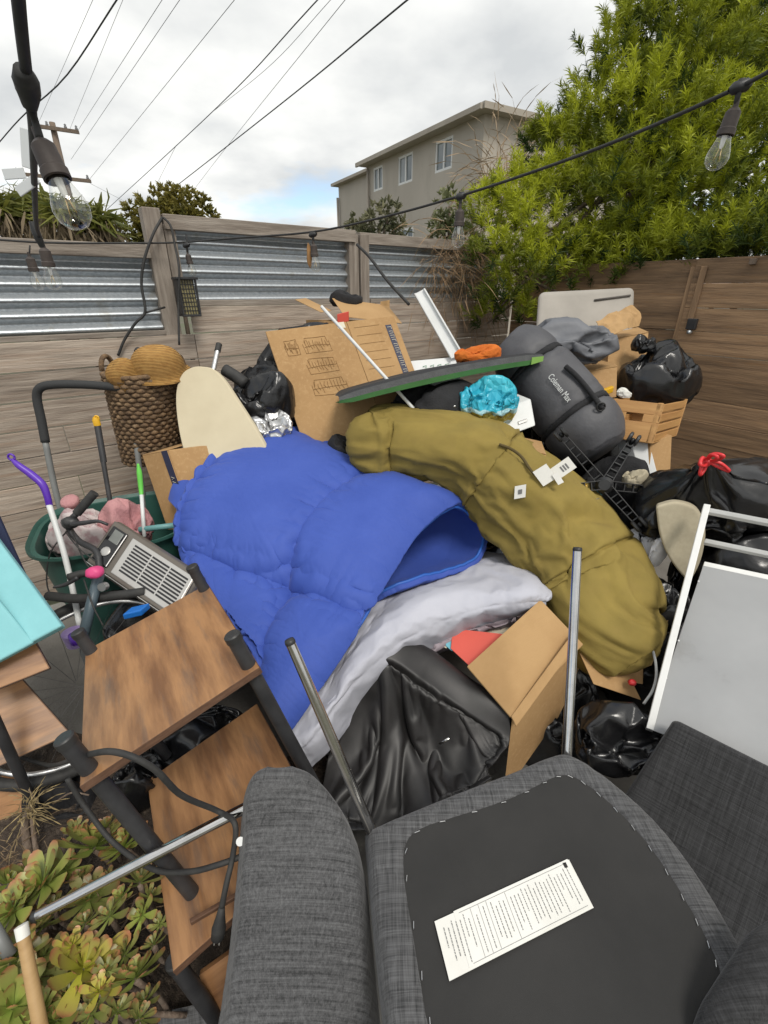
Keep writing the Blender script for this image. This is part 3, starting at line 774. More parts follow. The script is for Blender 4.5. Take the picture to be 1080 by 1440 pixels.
def palm(label, px, D, r):
    """shaggy fan palm: a skirt of dead straw below a short green head"""
    c = P(px[0], px[1], D)
    root = thing('fan_palm', label, 'palm tree', (c[0], c[1], 0), 'shaggy palms beyond the low fence bay')
    n = 260
    b = c + RNG.normal(size=(n, 3)) * r * 0.15; d = rand_dirs(n); d[:, 2] = np.abs(d[:, 2]) * 0.9 + 0.05
    t = np.array([0.10, 0.12, 0.03]) + RNG.random((n, 1)) * np.array([0.14, 0.12, 0.02])
    leaf_cloud('crown', b, d, RNG.uniform(0.5, 1.0, n) * r * 1.1, RNG.uniform(0.04, 0.09, n), t, M['leaf'], root, bend=0.6)
    n = 420
    b = c + np.stack([RNG.normal(size=n) * r * .35, RNG.normal(size=n) * r * .35, -RNG.random(n) * r * 1.6 + 0.1], 1)
    d = np.stack([RNG.normal(size=n) * .45, RNG.normal(size=n) * .45, -np.ones(n)], 1)
    t = np.array([0.20, 0.155, 0.10]) * RNG.uniform(0.6, 1.4, (n, 1))
    leaf_cloud('dead_fronds', b, d, RNG.uniform(0.5, 1.0, n) * r, RNG.uniform(0.03, 0.07, n), t, M['dry'], root, bend=0.1)
    V, F = tube([(c[0], c[1], 0), c], [0.16, 0.12], 10); add('trunk', V, F, M['bark'], root, smooth=True)
palm('shaggy fan palm at the far end of the low fence bay', (4, 300), 11, 0.62)
palm('shaggy fan palm with a broad straw skirt behind the string light', (52, 300), 11.5, 0.72)
palm('shaggy fan palm below the utility pole', (92, 308), 10.5, 0.62)
palm('shaggy fan palm nearest to the round tree', (138, 318), 11, 0.6)
small_tree('round_tree', 'round olive green tree behind the tall fence post', 'tree', 0, [PB(205, 315, 12, .45), PB(232, 300, 12, .5), PB(262, 300, 12, .5), PB(280, 312, 12, .35), PB(200, 330, 12, .4), PB(245, 318, 12, .5)], 75, 0.11, 0.035, (0.10, 0.10, 0.02), (0.26, 0.22, 0.05))
small_tree('leafy_shrub', 'grey green shrub standing before the house wall by the second post', 'shrub', 0, [PB(512, 320, 7.5, .22), PB(535, 312, 7.5, .26), PB(556, 325, 7.5, .2), PB(505, 334, 7.5, .2), PB(548, 300, 7.5, .15)], 60, 0.085, 0.028, (0.07, 0.085, 0.04), (0.22, 0.21, 0.12), lps=8)
small_tree('leafy_shrub', 'pale green leafy shrub between the house and the big tree', 'shrub', 0, [PB(632, 290, 6.5, .2), PB(622, 315, 6.5, .2), PB(645, 320, 6.5, .2), PB(655, 345, 6.5, .18), PB(615, 340, 6.5, .16)], 70, 0.07, 0.026, (0.09, 0.11, 0.045), (0.25, 0.26, 0.13), lps=8)
# ================================================================== MATERIALS OF THE THINGS
M['blue'] = mat('blue_polyester', (0.038, 0.078, 0.345), 0.68, col2=(0.048, 0.092, 0.38), scale=5, sheen=0.10, spec=.3, bump=0.25, bscale=45, bdist=0.004)
M['piping'] = mat('blue_piping', (0.02, 0.10, 0.42), 0.5)
M['white_cloth'] = mat('pale_lilac_cotton', (0.47, 0.475, 0.53), 0.85, col2=(0.42, 0.425, 0.48), scale=4, bump=0.25, bscale=60, bdist=0.004)
M['olive'] = mat('olive_canvas', (0.27, 0.198, 0.044), 0.88, col2=(0.20, 0.147, 0.032), scale=4, bump=0.35, bscale=180, bdist=0.002, col3=(0.23, 0.165, 0.04), scale3=14, lo3=0.5, hi3=0.8)
M['card'] = mat('brown_cardboard', (0.42, 0.255, 0.110), 0.85, col2=(0.35, 0.205, 0.085), scale=3.5, bump=0.12, bscale=90, bdist=0.003, col3=(0.47, 0.30, 0.14), scale3=60, lo3=0.5, hi3=0.8)
M['card_in'] = mat('cardboard_inside', (0.44, 0.275, 0.125), 0.9, col2=(0.38, 0.23, 0.10), scale=6, bump=0.2, bscale=40, bstretch=(1, 8, 1))
M['bag'] = mat('black_bin_bag', (0.010, 0.010, 0.011), 0.26, spec=0.6, bump=0.12, bscale=40, bdist=0.006)
M['leather'] = mat('black_leatherette', (0.010, 0.0095, 0.0095), 0.48, spec=0.5, bump=0.18, bscale=500, bdist=0.001, col2=(0.022, 0.02, 0.02), scale=8)
M['black_cloth'] = mat('black_fabric', (0.012, 0.012, 0.014), 0.9, col2=(0.024, 0.024, 0.026), scale=12, bump=0.4, bscale=120)
M['rustic'] = mat('rustic_brown_laminate', (0.39, 0.205, 0.092), 0.34, col2=(0.19, 0.092, 0.043), scale=4.0, stretch=(0.9, 6.5, 6), lo=0.38, hi=0.66, detail=7, spec=0.4,
                  col3=(0.115, 0.092, 0.080), scale3=3.4, lo3=0.53, hi3=0.82, bump=0.15, bscale=18, bstretch=(2, 22, 10), bdist=0.002)
M['edge'] = mat('dark_board_edge', (0.085, 0.042, 0.024), 0.5, col2=(0.14, 0.075, 0.045), scale=30, stretch=(1, 6, 6))
M['weave'] = weave_mat('charcoal_slub_fabric', (0.032, 0.032, 0.033), (0.122, 0.122, 0.125), 520)
M['weave_shaded'] = weave_mat('charcoal_slub_shaded', (0.014, 0.014, 0.0145), (0.046, 0.046, 0.048), 520)  # slub weave darkened to carry the shade on the third chair
M['dust'] = mat('black_dust_cover', (0.023, 0.0225, 0.022), 0.95, col2=(0.031, 0.030, 0.029), scale=5, bump=0.25, bscale=700, bdist=0.001)
M['chrome'] = mat('chrome', (0.62, 0.61, 0.60), 0.14, 1.0, col2=(0.50, 0.49, 0.48), scale=20)
M['alu'] = mat('brushed_aluminium', (0.60, 0.60, 0.60), 0.35, 0.85)
M['paper'] = mat('white_paper', (0.74, 0.73, 0.69), 0.8, col2=(0.68, 0.67, 0.62), scale=9)
M['ink'] = mat('grey_print', (0.16, 0.16, 0.16), 0.9)
M['ink_brown'] = mat('brown_print', (0.23, 0.125, 0.045), 0.9)
M['white_plastic'] = mat('white_plastic', (0.68, 0.69, 0.68), 0.45, col2=(0.60, 0.61, 0.60), scale=5)
M['grey_panel'] = mat('pale_grey_panel', (0.32, 0.325, 0.33), 0.6, col2=(0.27, 0.275, 0.28), col3=(.20, .20, .195), scale3=5, lo3=.6, hi3=.85, scale=2.5, bump=0.05, bscale=300)
M['white_paint'] = mat('white_painted_wood', (0.74, 0.74, 0.72), 0.45, col2=(0.64, 0.64, 0.61), scale=9, lo=0.5, hi=0.8)
M['grey_nylon'] = mat('grey_nylon', (0.085, 0.085, 0.092), 0.6, col2=(0.065, 0.065, 0.072), scale=7, bump=0.4, bscale=30, bdist=0.006)
M['tarp'] = mat('grey_cover_cloth', (0.155, 0.16, 0.175), 0.55, col2=(0.12, 0.125, 0.14), scale=6, bump=0.3, bscale=26, bdist=0.006)
M['cushion'] = mat('oatmeal_upholstery', (0.38, 0.35, 0.31), 0.95, col2=(0.33, 0.305, 0.27), scale=6, bump=0.3, bscale=250, bdist=0.002)
M['pine'] = mat('pine_crate_wood', (0.50, 0.28, 0.10), 0.65, col2=(0.40, 0.205, 0.07), scale=4, stretch=(1, 9, 9), bump=0.15, bscale=14, bstretch=(1, 12, 12))
M['green_tub'] = mat('dark_green_polythene', (0.024, 0.085, 0.068), 0.45, col2=(0.034, 0.105, 0.085), scale=5, rvar=0.08)
M['teal'] = mat('pale_teal_plastic', (0.13, 0.30, 0.30), 0.45)
M['foam_grip'] = mat('charcoal_foam_grip', (0.030, 0.031, 0.032), 0.8, bump=0.3, bscale=220, bdist=0.002)
M['grey_tube'] = mat('grey_powder_coat', (0.20, 0.205, 0.20), 0.5, col2=(0.16, 0.165, 0.16), scale=10)
M['purple'] = mat('purple_plastic', (0.105, 0.03, 0.40), 0.35)
M['lilac'] = mat('clear_lilac_plastic', (0.30, 0.22, 0.45), 0.3)
M['lime'] = mat('lime_green_plastic', (0.13, 0.55, 0.07), 0.4)
M['yellow'] = mat('yellow_plastic', (0.75, 0.42, 0.02), 0.4)
M['pink'] = mat('pink_fleece', (0.52, 0.27, 0.27), 0.95, col2=(0.46, 0.22, 0.23), scale=12, bump=0.5, bscale=120)
M['pink_pattern'] = mat('pink_patterned_cotton', (0.55, 0.48, 0.47), 0.9, col2=(0.40, 0.26, 0.27), scale=22, lo=0.48, hi=0.62, bump=0.2, bscale=50)
M['hot_pink'] = mat('hot_pink_rubber', (0.62, 0.06, 0.20), 0.5)
M['bronze'] = mat('bronze_plastic', (0.155, 0.135, 0.115), 0.35, 0.35, col2=(0.13, 0.115, 0.098), scale=6)
M['silver'] = mat('silver_plastic', (0.46, 0.45, 0.43), 0.32, 0.5)
M['gloss_black'] = mat('gloss_black', (0.012, 0.012, 0.014), 0.12)
M['straw_plain'] = mat('straw', (0.45, 0.24, 0.055), 0.8, col2=(0.34, 0.165, 0.035), scale=30, bump=0.5, bscale=90)
M['seagrass'] = mat('seagrass', (0.20, 0.125, 0.065), 0.85, col2=(0.095, 0.058, 0.032), scale=38, stretch=(1, 1, 1), lo=0.4, hi=0.6, col3=(0.33, 0.23, 0.13), scale3=55, lo3=0.55, hi3=0.7, bump=0.8, bscale=90, bdist=0.006)
M['cream'] = mat('cream_cotton_cover', (0.58, 0.51, 0.36), 0.9, col2=(0.53, 0.46, 0.32), scale=6, bump=0.15, bscale=300, bdist=0.002)
M['navy'] = mat('navy_print', (0.018, 0.022, 0.055), 0.6)
M['dark_blue'] = mat('dark_blue_cloth', (0.012, 0.02, 0.06), 0.8)
M['cyan'] = mat('aqua_felt', (0.24, 0.53, 0.56), 0.9, col2=(0.21, 0.48, 0.51), scale=10, bump=0.2, bscale=200, bdist=0.002)
M['orange'] = mat('orange_fleece', (0.62, 0.16, 0.018), 0.9, col2=(0.50, 0.11, 0.012), scale=16, bump=0.5, bscale=90)
M['foam_green'] = mat('green_foam', (0.055, 0.17, 0.05), 0.7, col2=(0.07, 0.21, 0.06), scale=9)
M['foam_lime'] = mat('lime_foam', (0.23, 0.42, 0.09), 0.7)
M['foam_grey'] = mat('grey_foam', (0.095, 0.098, 0.10), 0.75, col2=(0.07, 0.072, 0.074), scale=20, bump=0.3, bscale=150)
M['foam_black'] = mat('black_foam_deck', (0.020, 0.020, 0.022), 0.75, bump=0.3, bscale=250, bdist=0.002)
M['red_paper'] = mat('coral_red_card', (0.66, 0.085, 0.055), 0.6)
M['green_paper'] = mat('green_card', (0.03, 0.25, 0.10), 0.6)
M['cyan_paper'] = mat('blue_card', (0.14, 0.42, 0.52), 0.6)
M['cream_paper'] = mat('cream_card', (0.66, 0.61, 0.48), 0.8)
M['red_tie'] = mat('red_drawstring', (0.68, 0.035, 0.04), 0.35, bump=0.3, bscale=60)
M['white_tee'] = mat('white_jersey', (0.76, 0.76, 0.79), 0.9, bump=0.35, bscale=45, bdist=0.006)
M['shade'] = mat('beige_lampshade', (0.44, 0.39, 0.28), 0.95, col2=(0.40, 0.35, 0.25), scale=60, bump=0.3, bscale=260, bdist=0.002)
M['foil'] = mat('silver_film', (0.60, 0.60, 0.60), 0.28, 0.8, bump=0.4, bscale=20)
M['terracotta'] = mat('bamboo', (0.42, 0.27, 0.12), 0.6, col2=(0.33, 0.20, 0.08), scale=8, stretch=(1, 1, 6))
M['brown_stem'] = mat('woody_stem', (0.13, 0.09, 0.065), 0.9, col2=(0.22, 0.17, 0.13), scale=30, bump=0.7, bscale=60)
M['blue_plastic'] = mat('bright_blue_plastic', (0.01, 0.14, 0.50), 0.4)

def ringed(name, c0, c1, per_m):
    m = mat(name, c0, .8, col2=c1, scale=40); nt = m.node_tree; b = nt.nodes['Principled BSDF']
    tc = nd(nt, 'ShaderNodeTexCoord'); w = nd(nt, 'ShaderNodeTexWave', Scale=per_m, Distortion=1.2); w.bands_direction = 'Z'; nt.links.new(tc.outputs['Object'], w.inputs['Vector'])
    bp = nd(nt, 'ShaderNodeBump', Strength=.9, Distance=.004); nt.links.new(w.outputs['Fac'], bp.inputs['Height']); nt.links.new(bp.outputs[0], b.inputs['Normal'])
    src = b.inputs['Base Color'].links[0].from_socket; mx = nd(nt, 'ShaderNodeMixRGB'); mx.blend_type = 'MULTIPLY'; mx.inputs['Fac'].default_value = .45
    nt.links.new(src, mx.inputs['Color1']); nt.links.new(w.outputs['Color'], mx.inputs['Color2']); nt.links.new(mx.outputs[0], b.inputs['Base Color']); return m
M['straw'] = ringed('coiled_straw', (0.50, 0.28, 0.075), (0.40, 0.20, 0.045), 55)
# ================================================================== SOFT THINGS IN THE MIDDLE
def puff_grid(ctrl, nu, nv, seams_u=(), seams_v=(), puff=0.03, width=0.10, wr=0.004, seed=1, wf=26, folds=0.0):
    """a quilted sheet: it swells between stitched lines and puckers across them"""
    G = grid_surface(ctrl, nu, nv)
    N = grid_normals(G)
    uu, vv = np.meshgrid(np.linspace(0, 1, nu), np.linspace(0, 1, nv), indexing='ij')
    Lu = np.linalg.norm(np.diff(G, axis=0), axis=2).sum(0).mean(); Lv = np.linalg.norm(np.diff(G, axis=1), axis=2).sum(1).mean()
    wob = 0.018 * pn(np.stack([uu * 7, vv * 7, 0 * uu], -1), seed + 3)
    d = np.full(uu.shape, 1e3); wave = np.zeros(uu.shape)
    for s in seams_u:
        ds = np.abs(uu - s + wob) * Lu; d = np.minimum(d, ds)
        wave += np.exp(-ds / 0.09) * pn(np.stack([vv * Lv * wf, uu * Lu * 4, 0 * uu + s * 9], -1), seed)
    for s in seams_v:
        ds = np.abs(vv - s + wob) * Lv; d = np.minimum(d, ds)
        wave += np.exp(-ds / 0.09) * pn(np.stack([uu * Lu * wf, vv * Lv * 4, 5 + 0 * uu + s * 9], -1), seed)
    h = puff * (1 - np.exp(-d / width)) + wr * wave * 2.2 * (1 - np.exp(-d / 0.006))
    h = h + 0.006 * pn(np.stack([uu * Lu * 6, vv * Lv * 6, 3 + 0 * uu], -1), seed + 8) + folds * crease(np.stack([uu * Lu * 3.5, vv * Lv * 3.5, 0 * uu], -1), seed + 11, 2)
    return G + N * h[..., None], N

# ---- blue comforter, folded over at its right end
CC = [[(402, 1026, .93), (385, 1003, .97), (365, 968, 1.03), (348, 930, 1.10), (332, 900, 1.16)],
      [(455, 955, 1.06), (415, 925, 1.12), (365, 895, 1.20), (320, 872, 1.28), (285, 850, 1.33)],
      [(505, 880, 1.22), (450, 862, 1.27), (385, 838, 1.36), (310, 805, 1.46), (252, 778, 1.52)],
      [(548, 808, 1.42), (485, 782, 1.47), (400, 752, 1.56), (315, 730, 1.64), (250, 722, 1.66)],
      [(590, 748, 1.60), (525, 722, 1.66), (445, 695, 1.76), (360, 668, 1.86), (285, 662, 1.87)],
      [(640, 716, 1.72), (575, 692, 1.80), (505, 668, 1.92), (420, 630, 2.08), (335, 615, 2.12)],
      [(676, 745, 1.72), (615, 716, 1.88), (540, 690, 2.00), (465, 640, 2.18), (380, 606, 2.24)],
      [(670, 776, 1.63), (612, 764, 1.76), (540, 742, 1.92), (470, 700, 2.14), (400, 660, 2.26)],
      [(622, 797, 1.53), (575, 786, 1.63), (515, 768, 1.80), (450, 738, 2.04), (380, 700, 2.2)],
      [(560, 816, 1.425), (522, 806, 1.50), (460, 790, 1.68), (400, 770, 1.92), (340, 750, 2.1)],
      [(505, 848, 1.40), (480, 836, 1.46), (430, 815, 1.64), (380, 795, 1.86), (330, 775, 2.02)]]
CC = np.array([[P(*p) for p in row] for row in CC])
comf = thing('comforter', 'puffy royal blue quilted comforter folded over a white duvet', 'comforter', (-0.15, 1.45, 0.42))
NU, NV = 250, 140
G, N = puff_grid(CC, NU, NV, seams_u=(0.2205, 0.54), seams_v=(-0.02, 0.43, 0.955), puff=0.056, width=0.07, wr=0.0055, seed=4)
uu, vv = np.meshgrid(np.linspace(0, 1, NU), np.linspace(0, 1, NV), indexing='ij')
btn = np.exp(-(((uu - 0.2205) / 0.036) ** 2 + ((vv - 0.43) / 0.07) ** 2))
G = G - N * (0.03 * btn)[..., None]
Lu_, Lv_ = 1.5, .62
dse = np.minimum(np.minimum(np.abs(uu - .2205), np.abs(uu - .54)) * Lu_, np.minimum(np.abs(vv - .43), np.abs(vv - .955)) * Lv_)
pw = np.round(np.clip((dse - .02) / .07, 0, .95), 2)
for s_ in (0.2205, 0.54): pw[int(round(s_ * (NU - 1))), ::3] = 1
for s_ in (0.43,): pw[::3, int(round(s_ * (NV - 1)))] = 1
pw[:, 0] = 1; pw[:, -1] = 1; pw[0] = 1; pw[-1] = 1; pw[int(.594 * NU):, 12:] = 1
GS = sim(G.reshape(-1, 3), grid_faces(NU, NV), frames=14, shrink=-0.045, pins=pw.ravel(), bend=.8, tens=20, grav=0.0, S=4, air=3).reshape(NU, NV, 3)
G = GS
o = add('quilt_top', G.reshape(-1, 3), grid_faces(NU, NV), M['blue'], comf, smooth=True)
solid(o, 0.028)
o.modifiers.new('sub', 'SUBSURF').render_levels = 1
hem = G[:, 0]
V, F = tube(hem[::3] + np.array([0, 0, -0.004]), 0.0065, 8); add('piping', V, F, M['piping'], comf, smooth=True)
FL = np.array([[P(*p) for p in r] for r in [
    [(250, 706, 1.78), (256, 676, 1.86), (285, 662, 1.95), (330, 645, 2.02)],
    [(252, 722, 1.70), (270, 700, 1.77), (300, 685, 1.88), (340, 670, 1.95)],
    [(250, 750, 1.64), (275, 735, 1.70), (305, 715, 1.80), (345, 700, 1.88)]]])
G2, _ = puff_grid(FL, 30, 50, seams_v=(0.5,), puff=0.02, wr=0.003, seed=8)
solid(add('under_fold', G2.reshape(-1, 3), grid_faces(30, 50), M['blue'], comf, smooth=True), 0.05, 0)

# ---- white duvet under it
DV = [[(425, 1085, .93), (462, 1052, .98), (512, 992, 1.12), (575, 930, 1.24), (640, 893, 1.31), (700, 872, 1.35), (745, 862, 1.37), (764, 858, 1.38)],
      [(412, 1066, .90), (445, 1030, .94), (495, 962, 1.06), (560, 905, 1.17), (622, 872, 1.25), (690, 852, 1.29), (742, 846, 1.31), (769, 846, 1.34)],
      [(404, 1046, .93), (448, 995, 1.02), (503, 920, 1.15), (560, 864, 1.27), (622, 833, 1.37), (690, 818, 1.43), (745, 820, 1.39), (774, 838, 1.37)],
      [(400, 1028, .97), (455, 962, 1.10), (512, 885, 1.27), (556, 828, 1.52), (610, 806, 1.66), (672, 786, 1.70), (732, 796, 1.60), (770, 830, 1.42)],
      [(400, 985, 1.10), (440, 930, 1.22), (475, 850, 1.42), (505, 790, 1.85), (560, 765, 2.15), (640, 755, 2.2), (715, 772, 1.90), (766, 824, 1.46)]]
DV = np.array([[P(*p) for p in row] for row in DV])
duv = thing('duvet', 'pale lilac white duvet lying under the blue comforter', 'duvet', (0.05, 1.35, 0.40))
NU, NV = 80, 150
G, N = puff_grid(DV, NU, NV, seams_u=(0.24,), puff=0.012, width=0.05, wr=0.003, seed=14, wf=22, folds=0.003)
pw = np.zeros((NU, NV)); pw[0] = pw[-1] = 1; pw[:, 0] = pw[:, -1] = 1; pw[19, ::4] = 1; pw[50::5, ::8] = 1
G = sim(G.reshape(-1, 3), grid_faces(NU, NV), frames=12, shrink=-0.010, pins=pw.ravel(), bend=1.5, tens=20, grav=0.05, S=4, air=3).reshape(NU, NV, 3)
o = solid(add('cover', G.reshape(-1, 3), grid_faces(NU, NV), M['white_cloth'], duv, smooth=True), 0.02)
o.modifiers.new('sub', 'SUBSURF').render_levels = 1
D2 = np.array([[P(*p) for p in row] for row in [
    [(562, 957, 1.25), (580, 944, 1.27), (640, 912, 1.33), (700, 893, 1.38), (750, 880, 1.42)],
    [(566, 938, 1.21), (582, 926, 1.23), (640, 893, 1.29), (700, 874, 1.33), (752, 860, 1.36)],
    [(568, 915, 1.31), (585, 902, 1.33), (640, 872, 1.40), (700, 850, 1.45), (750, 842, 1.45)]]])
G2, _ = puff_grid(D2, 40, 140, puff=0, wr=0, seed=21, folds=0.022)
solid(add('inner_fold', G2.reshape(-1, 3), grid_faces(40, 140), mat('dusky_lilac_lining', (0.40, 0.36, 0.40), 0.85, col2=(0.33, 0.27, 0.30), scale=9, bump=0.3, bscale=40), duv, smooth=True), 0.02)

# ---- olive duffel bag
ax = PS([(503, 620, 2.0), (520, 620, 1.98), (562, 620, 1.99), (634, 634, 1.92), (690, 662, 1.86), (740, 706, 1.76), (788, 758, 1.65), (830, 815, 1.52), (858, 872, 1.37), (880, 900, 1.32), (892, 916, 1.30)])
rad = [0.08, 0.150, 0.162, 0.178, 0.202, 0.213, 0.213, 0.208, 0.182, 0.148, 0.07]
nu, nv = 170, 96
C = catmull(ax, nu); rr = catmull(np.array(rad)[:, None], nu)[:, 0]
t = np.gradient(C, axis=0); t /= np.linalg.norm(t, axis=1, keepdims=True)
xs = np.cross(t, [0, 0, 1.0]); xs /= np.linalg.norm(xs, axis=1, keepdims=True); ys = np.cross(xs, t)
ang = np.linspace(0, 2 * np.pi, nv, endpoint=False)
sN = np.linspace(0, 1, nu)[:, None]
prof = (np.abs(np.cos(ang)) ** 2.7 + np.abs(np.sin(ang)) ** 2.7) ** (-1 / 2.7) * (1 + 0.05 * np.cos(2 * ang))
prof = prof[None, :]
q = np.stack([sN * 1.5 + 0 * ang, 1.2 * np.cos(ang) + 0 * sN, 1.2 * np.sin(ang) + 0 * sN], -1)
wrp = np.stack([pn(q * 1.5, 31), pn(q * 1.5, 32), pn(q * 1.5, 33)], -1) * 0.5
fold = crease(q * np.array([3.4, 1.3, 1.3]) + wrp * 2.0, 35, 3) * 0.075 + pn(q * 1.4, 36) * 0.10
for (s0_, a0_, ws, wa, sl_, am) in ((.30, 1.2, .030, .8, .05, .13), (.52, .9, .022, 1.0, -.04, .09), (.60, 1.6, .018, .7, .05, .07), (.80, 1.0, .028, .8, -.06, .12), (.87, .5, .02, .7, -.03, .10), (.70, 2.2, .02, .6, .06, .07), (.44, 2.0, .02, .7, -.07, .06)):
    fold = fold - am * np.exp(-((sN - s0_ - sl_ * (ang[None, :] - a0_)) / ws) ** 2 - ((ang[None, :] - a0_) / wa) ** 2)
ends = np.exp(-np.minimum(sN, 1 - sN) / 0.05)
fold = fold + ends * 0.10 * np.cos(ang * 11)[None, :] * 0.8
RRR = rr[:, None] * (prof + fold)
seam_s = [0.115, 0.40, 0.66]
for s in seam_s: RRR = RRR * (1 - 0.035 * np.exp(-((sN - s) / 0.006) ** 2))
RRR = RRR * (1 - 0.03 * np.exp(-((ang[None, :] - 2.2) / 0.03) ** 2))
V = C[:, None, :] + RRR[..., None] * (np.cos(ang)[None, :, None] * xs[:, None, :] + np.sin(ang)[None, :, None] * ys[:, None, :] * 0.92)
F = grid_faces(nu, nv, True)
pw = np.zeros((nu, nv)); pw[:3] = 1; pw[-3:] = 1
for s_ in seam_s: pw[int(s_ * nu), ::6] = .6
pw[:, int(.75 * nv) - 6:int(.75 * nv) + 6] = 1
V = sim(V.reshape(-1, 3), F, frames=16, shrink=-0.12, pins=pw.ravel(), bend=.45, tens=20, grav=0.1, S=4, air=3, pressure=-.05).reshape(nu, nv, 3)
duf = thing('duffel_bag', 'large stuffed olive canvas duffel bag bent over the pile', 'duffel bag', (0.45, 1.6, 0.45))
F = grid_faces(nu, nv, True) + [tuple(range(nv))[::-1], tuple((nu - 1) * nv + k for k in range(nv))]
add('bag_body', V.reshape(-1, 3), F, M['olive'], duf, smooth=True)
def on_duffel(u, v, lift=0.004):
    r = ray(u, v); c = np.array([0, 0, CAM_H]); pts = V.reshape(-1, 3)
    w = pts - c; tt = w @ r / (r @ r); dd = np.linalg.norm(w - tt[:, None] * r, axis=1)
    ok = np.where(dd < max(0.02, dd.min() * 1.3))[0]; k = ok[np.argmin(tt[ok])]
    return c + r * (tt[k] - lift)
strap = np.array([on_duffel(u, v, 0.006) for u, v in ((702, 625), (718, 631), (733, 642), (744, 658), (752, 668))])
Vs, Fs = tube(strap, 0.006, 8, n=20); add('strap', Vs, Fs, mat('dark_olive_webbing', (0.09, 0.065, 0.02), 0.9), duf, smooth=True)
def tag_quad(px, lift, mt, parent, name, th=0.001):
    c = np.array([on_duffel(u, v, lift) for u, v in px]); c[2] = c[1] + c[3] - c[0]
    Vq, Fq = hexa(c, unit(np.cross(c[1] - c[0], c[3] - c[0])) * th)
    return add(name, Vq, Fq, mt, parent), c
lab, c = tag_quad([(724, 684), (740, 681), (738, 700), (723, 702)], 0.006, M['paper'], duf, 'sewn_label')
Vq, Fq = hexa(c.mean(0) + (c - c.mean(0)) * np.array(0.35) + unit(np.array([0, 0, CAM_H]) - c.mean(0)) * 0.002, unit(np.array([0, 0, CAM_H]) - c.mean(0)) * 0.0004); add('print', Vq, Fq, M['ink'], lab)
hang = thing('hang_tag', 'white printed care tags sticking out from the olive duffel', 'tag', on_duffel(765, 672))
tag_d = on_duffel(768, 668, 0.0)[1]
for k, (px, dl) in enumerate([([(770, 662), (799, 642), (811, 655), (782, 677)], 0.0), ([(749, 664), (768, 652), (782, 672), (764, 684)], -.012), ([(776, 668), (784, 664), (793, 679), (785, 682)], -.018)]):
    c = np.array([P(u, v, tag_d - 0.02 + dl + (665 - v) * .0008) for u, v in px]); c[2] = c[1] + c[3] - c[0]
    n_t = unit(np.cross(c[1] - c[0], c[3] - c[0])); n_t = n_t if np.dot(n_t, np.array([0, 0, CAM_H]) - c[0]) > 0 else -n_t
    Vq, Fq = hexa(c, n_t * .0006); tg = add('tag_leaf', Vq, Fq, M['paper'], hang)
    if k == 0:
        e1, e2 = c[1] - c[0], c[3] - c[0]
        for j, f in enumerate((0.45, 0.57, 0.69)):
            a = c[0] + e1 * f + e2 * 0.28 + n_t * .0012
            Vq, Fq = hexa(np.array([a, a + e1 * .07, a + e1 * .07 + e2 * .45, a + e2 * .45]), n_t * .0003); add('print', Vq, Fq, M['ink'], tg)

# ---- black leatherette cover
LC = np.array([[P(*p) for p in row] for row in [
    [(520, 925, 1.32), (552, 905, 1.36), (605, 935, 1.32), (665, 972, 1.25), (712, 1000, 1.17)],
    [(518, 915, 1.21), (549, 887, 1.25), (602, 918, 1.22), (660, 956, 1.15), (716, 990, 1.08)],
    [(492, 965, 1.11), (540, 930, 1.14), (598, 965, 1.10), (655, 1002, 1.05), (716, 1042, 1.00)],
    [(462, 1012, 1.02), (522, 1000, 1.02), (588, 1030, 0.94), (645, 1048, .97), (702, 1064, .95)],
    [(446, 1085, .90), (505, 1075, .88), (560, 1085, .91), (622, 1092, .86), (690, 1078, .93)],
    [(448, 1160, .80), (500, 1165, .80), (552, 1165, .80), (622, 1135, .83), (692, 1095, .90)]]])
NU, NV = 110, 120
G = grid_surface(LC, NU, NV); N = grid_normals(G)
base = G - N * 0.012
q = G * 6.5
G = G + N * (0.008 + 0.016 * pn(q * .55, 57) - .012 * np.abs(pn(q * np.array([.5, .35, .35]), 58)) * 2)[..., None]
pw = np.zeros((NU, NV)); pw[:int(.40 * NU)] = 1; pw[-1] = 1; pw[int(.40 * NU):int(.75 * NU), -2:] = 1
cv = np.concatenate([base.reshape(-1, 3)])
G = sim(G.reshape(-1, 3), grid_faces(NU, NV), [(cv, grid_faces(NU, NV))], frames=20, shrink=-0.07, pins=pw.ravel(), bend=30.0, tens=30, grav=0.6, S=4, thick=.01).reshape(NU, NV, 3)
lea = thing('leatherette_cover', 'crumpled black leatherette cover slumped before the open carton', 'cover', (0.06, 1.0, 0.3))
solid(add('cover', G.reshape(-1, 3), grid_faces(NU, NV), M['leather'], lea, smooth=True), 0.006).modifiers.new('sub', 'SUBSURF').render_levels = 1
Vq, Fq = tube([P(618, 1046, .925), P(632, 1038, .925)], 0.004, 8); add('zip_pull', Vq, Fq, M['chrome'], lea, smooth=True)

# ---- open carton with papers
car = thing('open_carton', 'open brown carton of coloured papers with one flap folded out', 'carton', (0.35, 1.1, 0.35))
fl = quad([(657, 937), (760, 843), (803, 893), (718, 1005)], 1.13)
fl2 = np.array([P(657, 937, 1.14), P(760, 843, 1.33), P(803, 893, 1.22), P(718, 1008, 1.03)])
slab('flap', fl2[0], fl2[1] - fl2[0], fl2[3] - fl2[0], np.array([0, 0, -0.006]), M['card_in'], car, bev=0.001)
a, b = fl2[3], fl2[2]
dn = np.array([0.01, -0.015, -0.37])
slab('side_panel', a + np.array([0.004, -0.004, -0.004]), b - a, dn, np.array([0.03, 0.05, 0]) * 0.12, M['card'], car, bev=0.001)
c2 = b + np.array([0.15, 0.20, -0.02])
slab('side_panel', b + np.array([0.004, -0.002, -0.006]), c2 - b, dn, np.array([-0.005, 0.003, 0]), M['card'], car, bev=0.001)
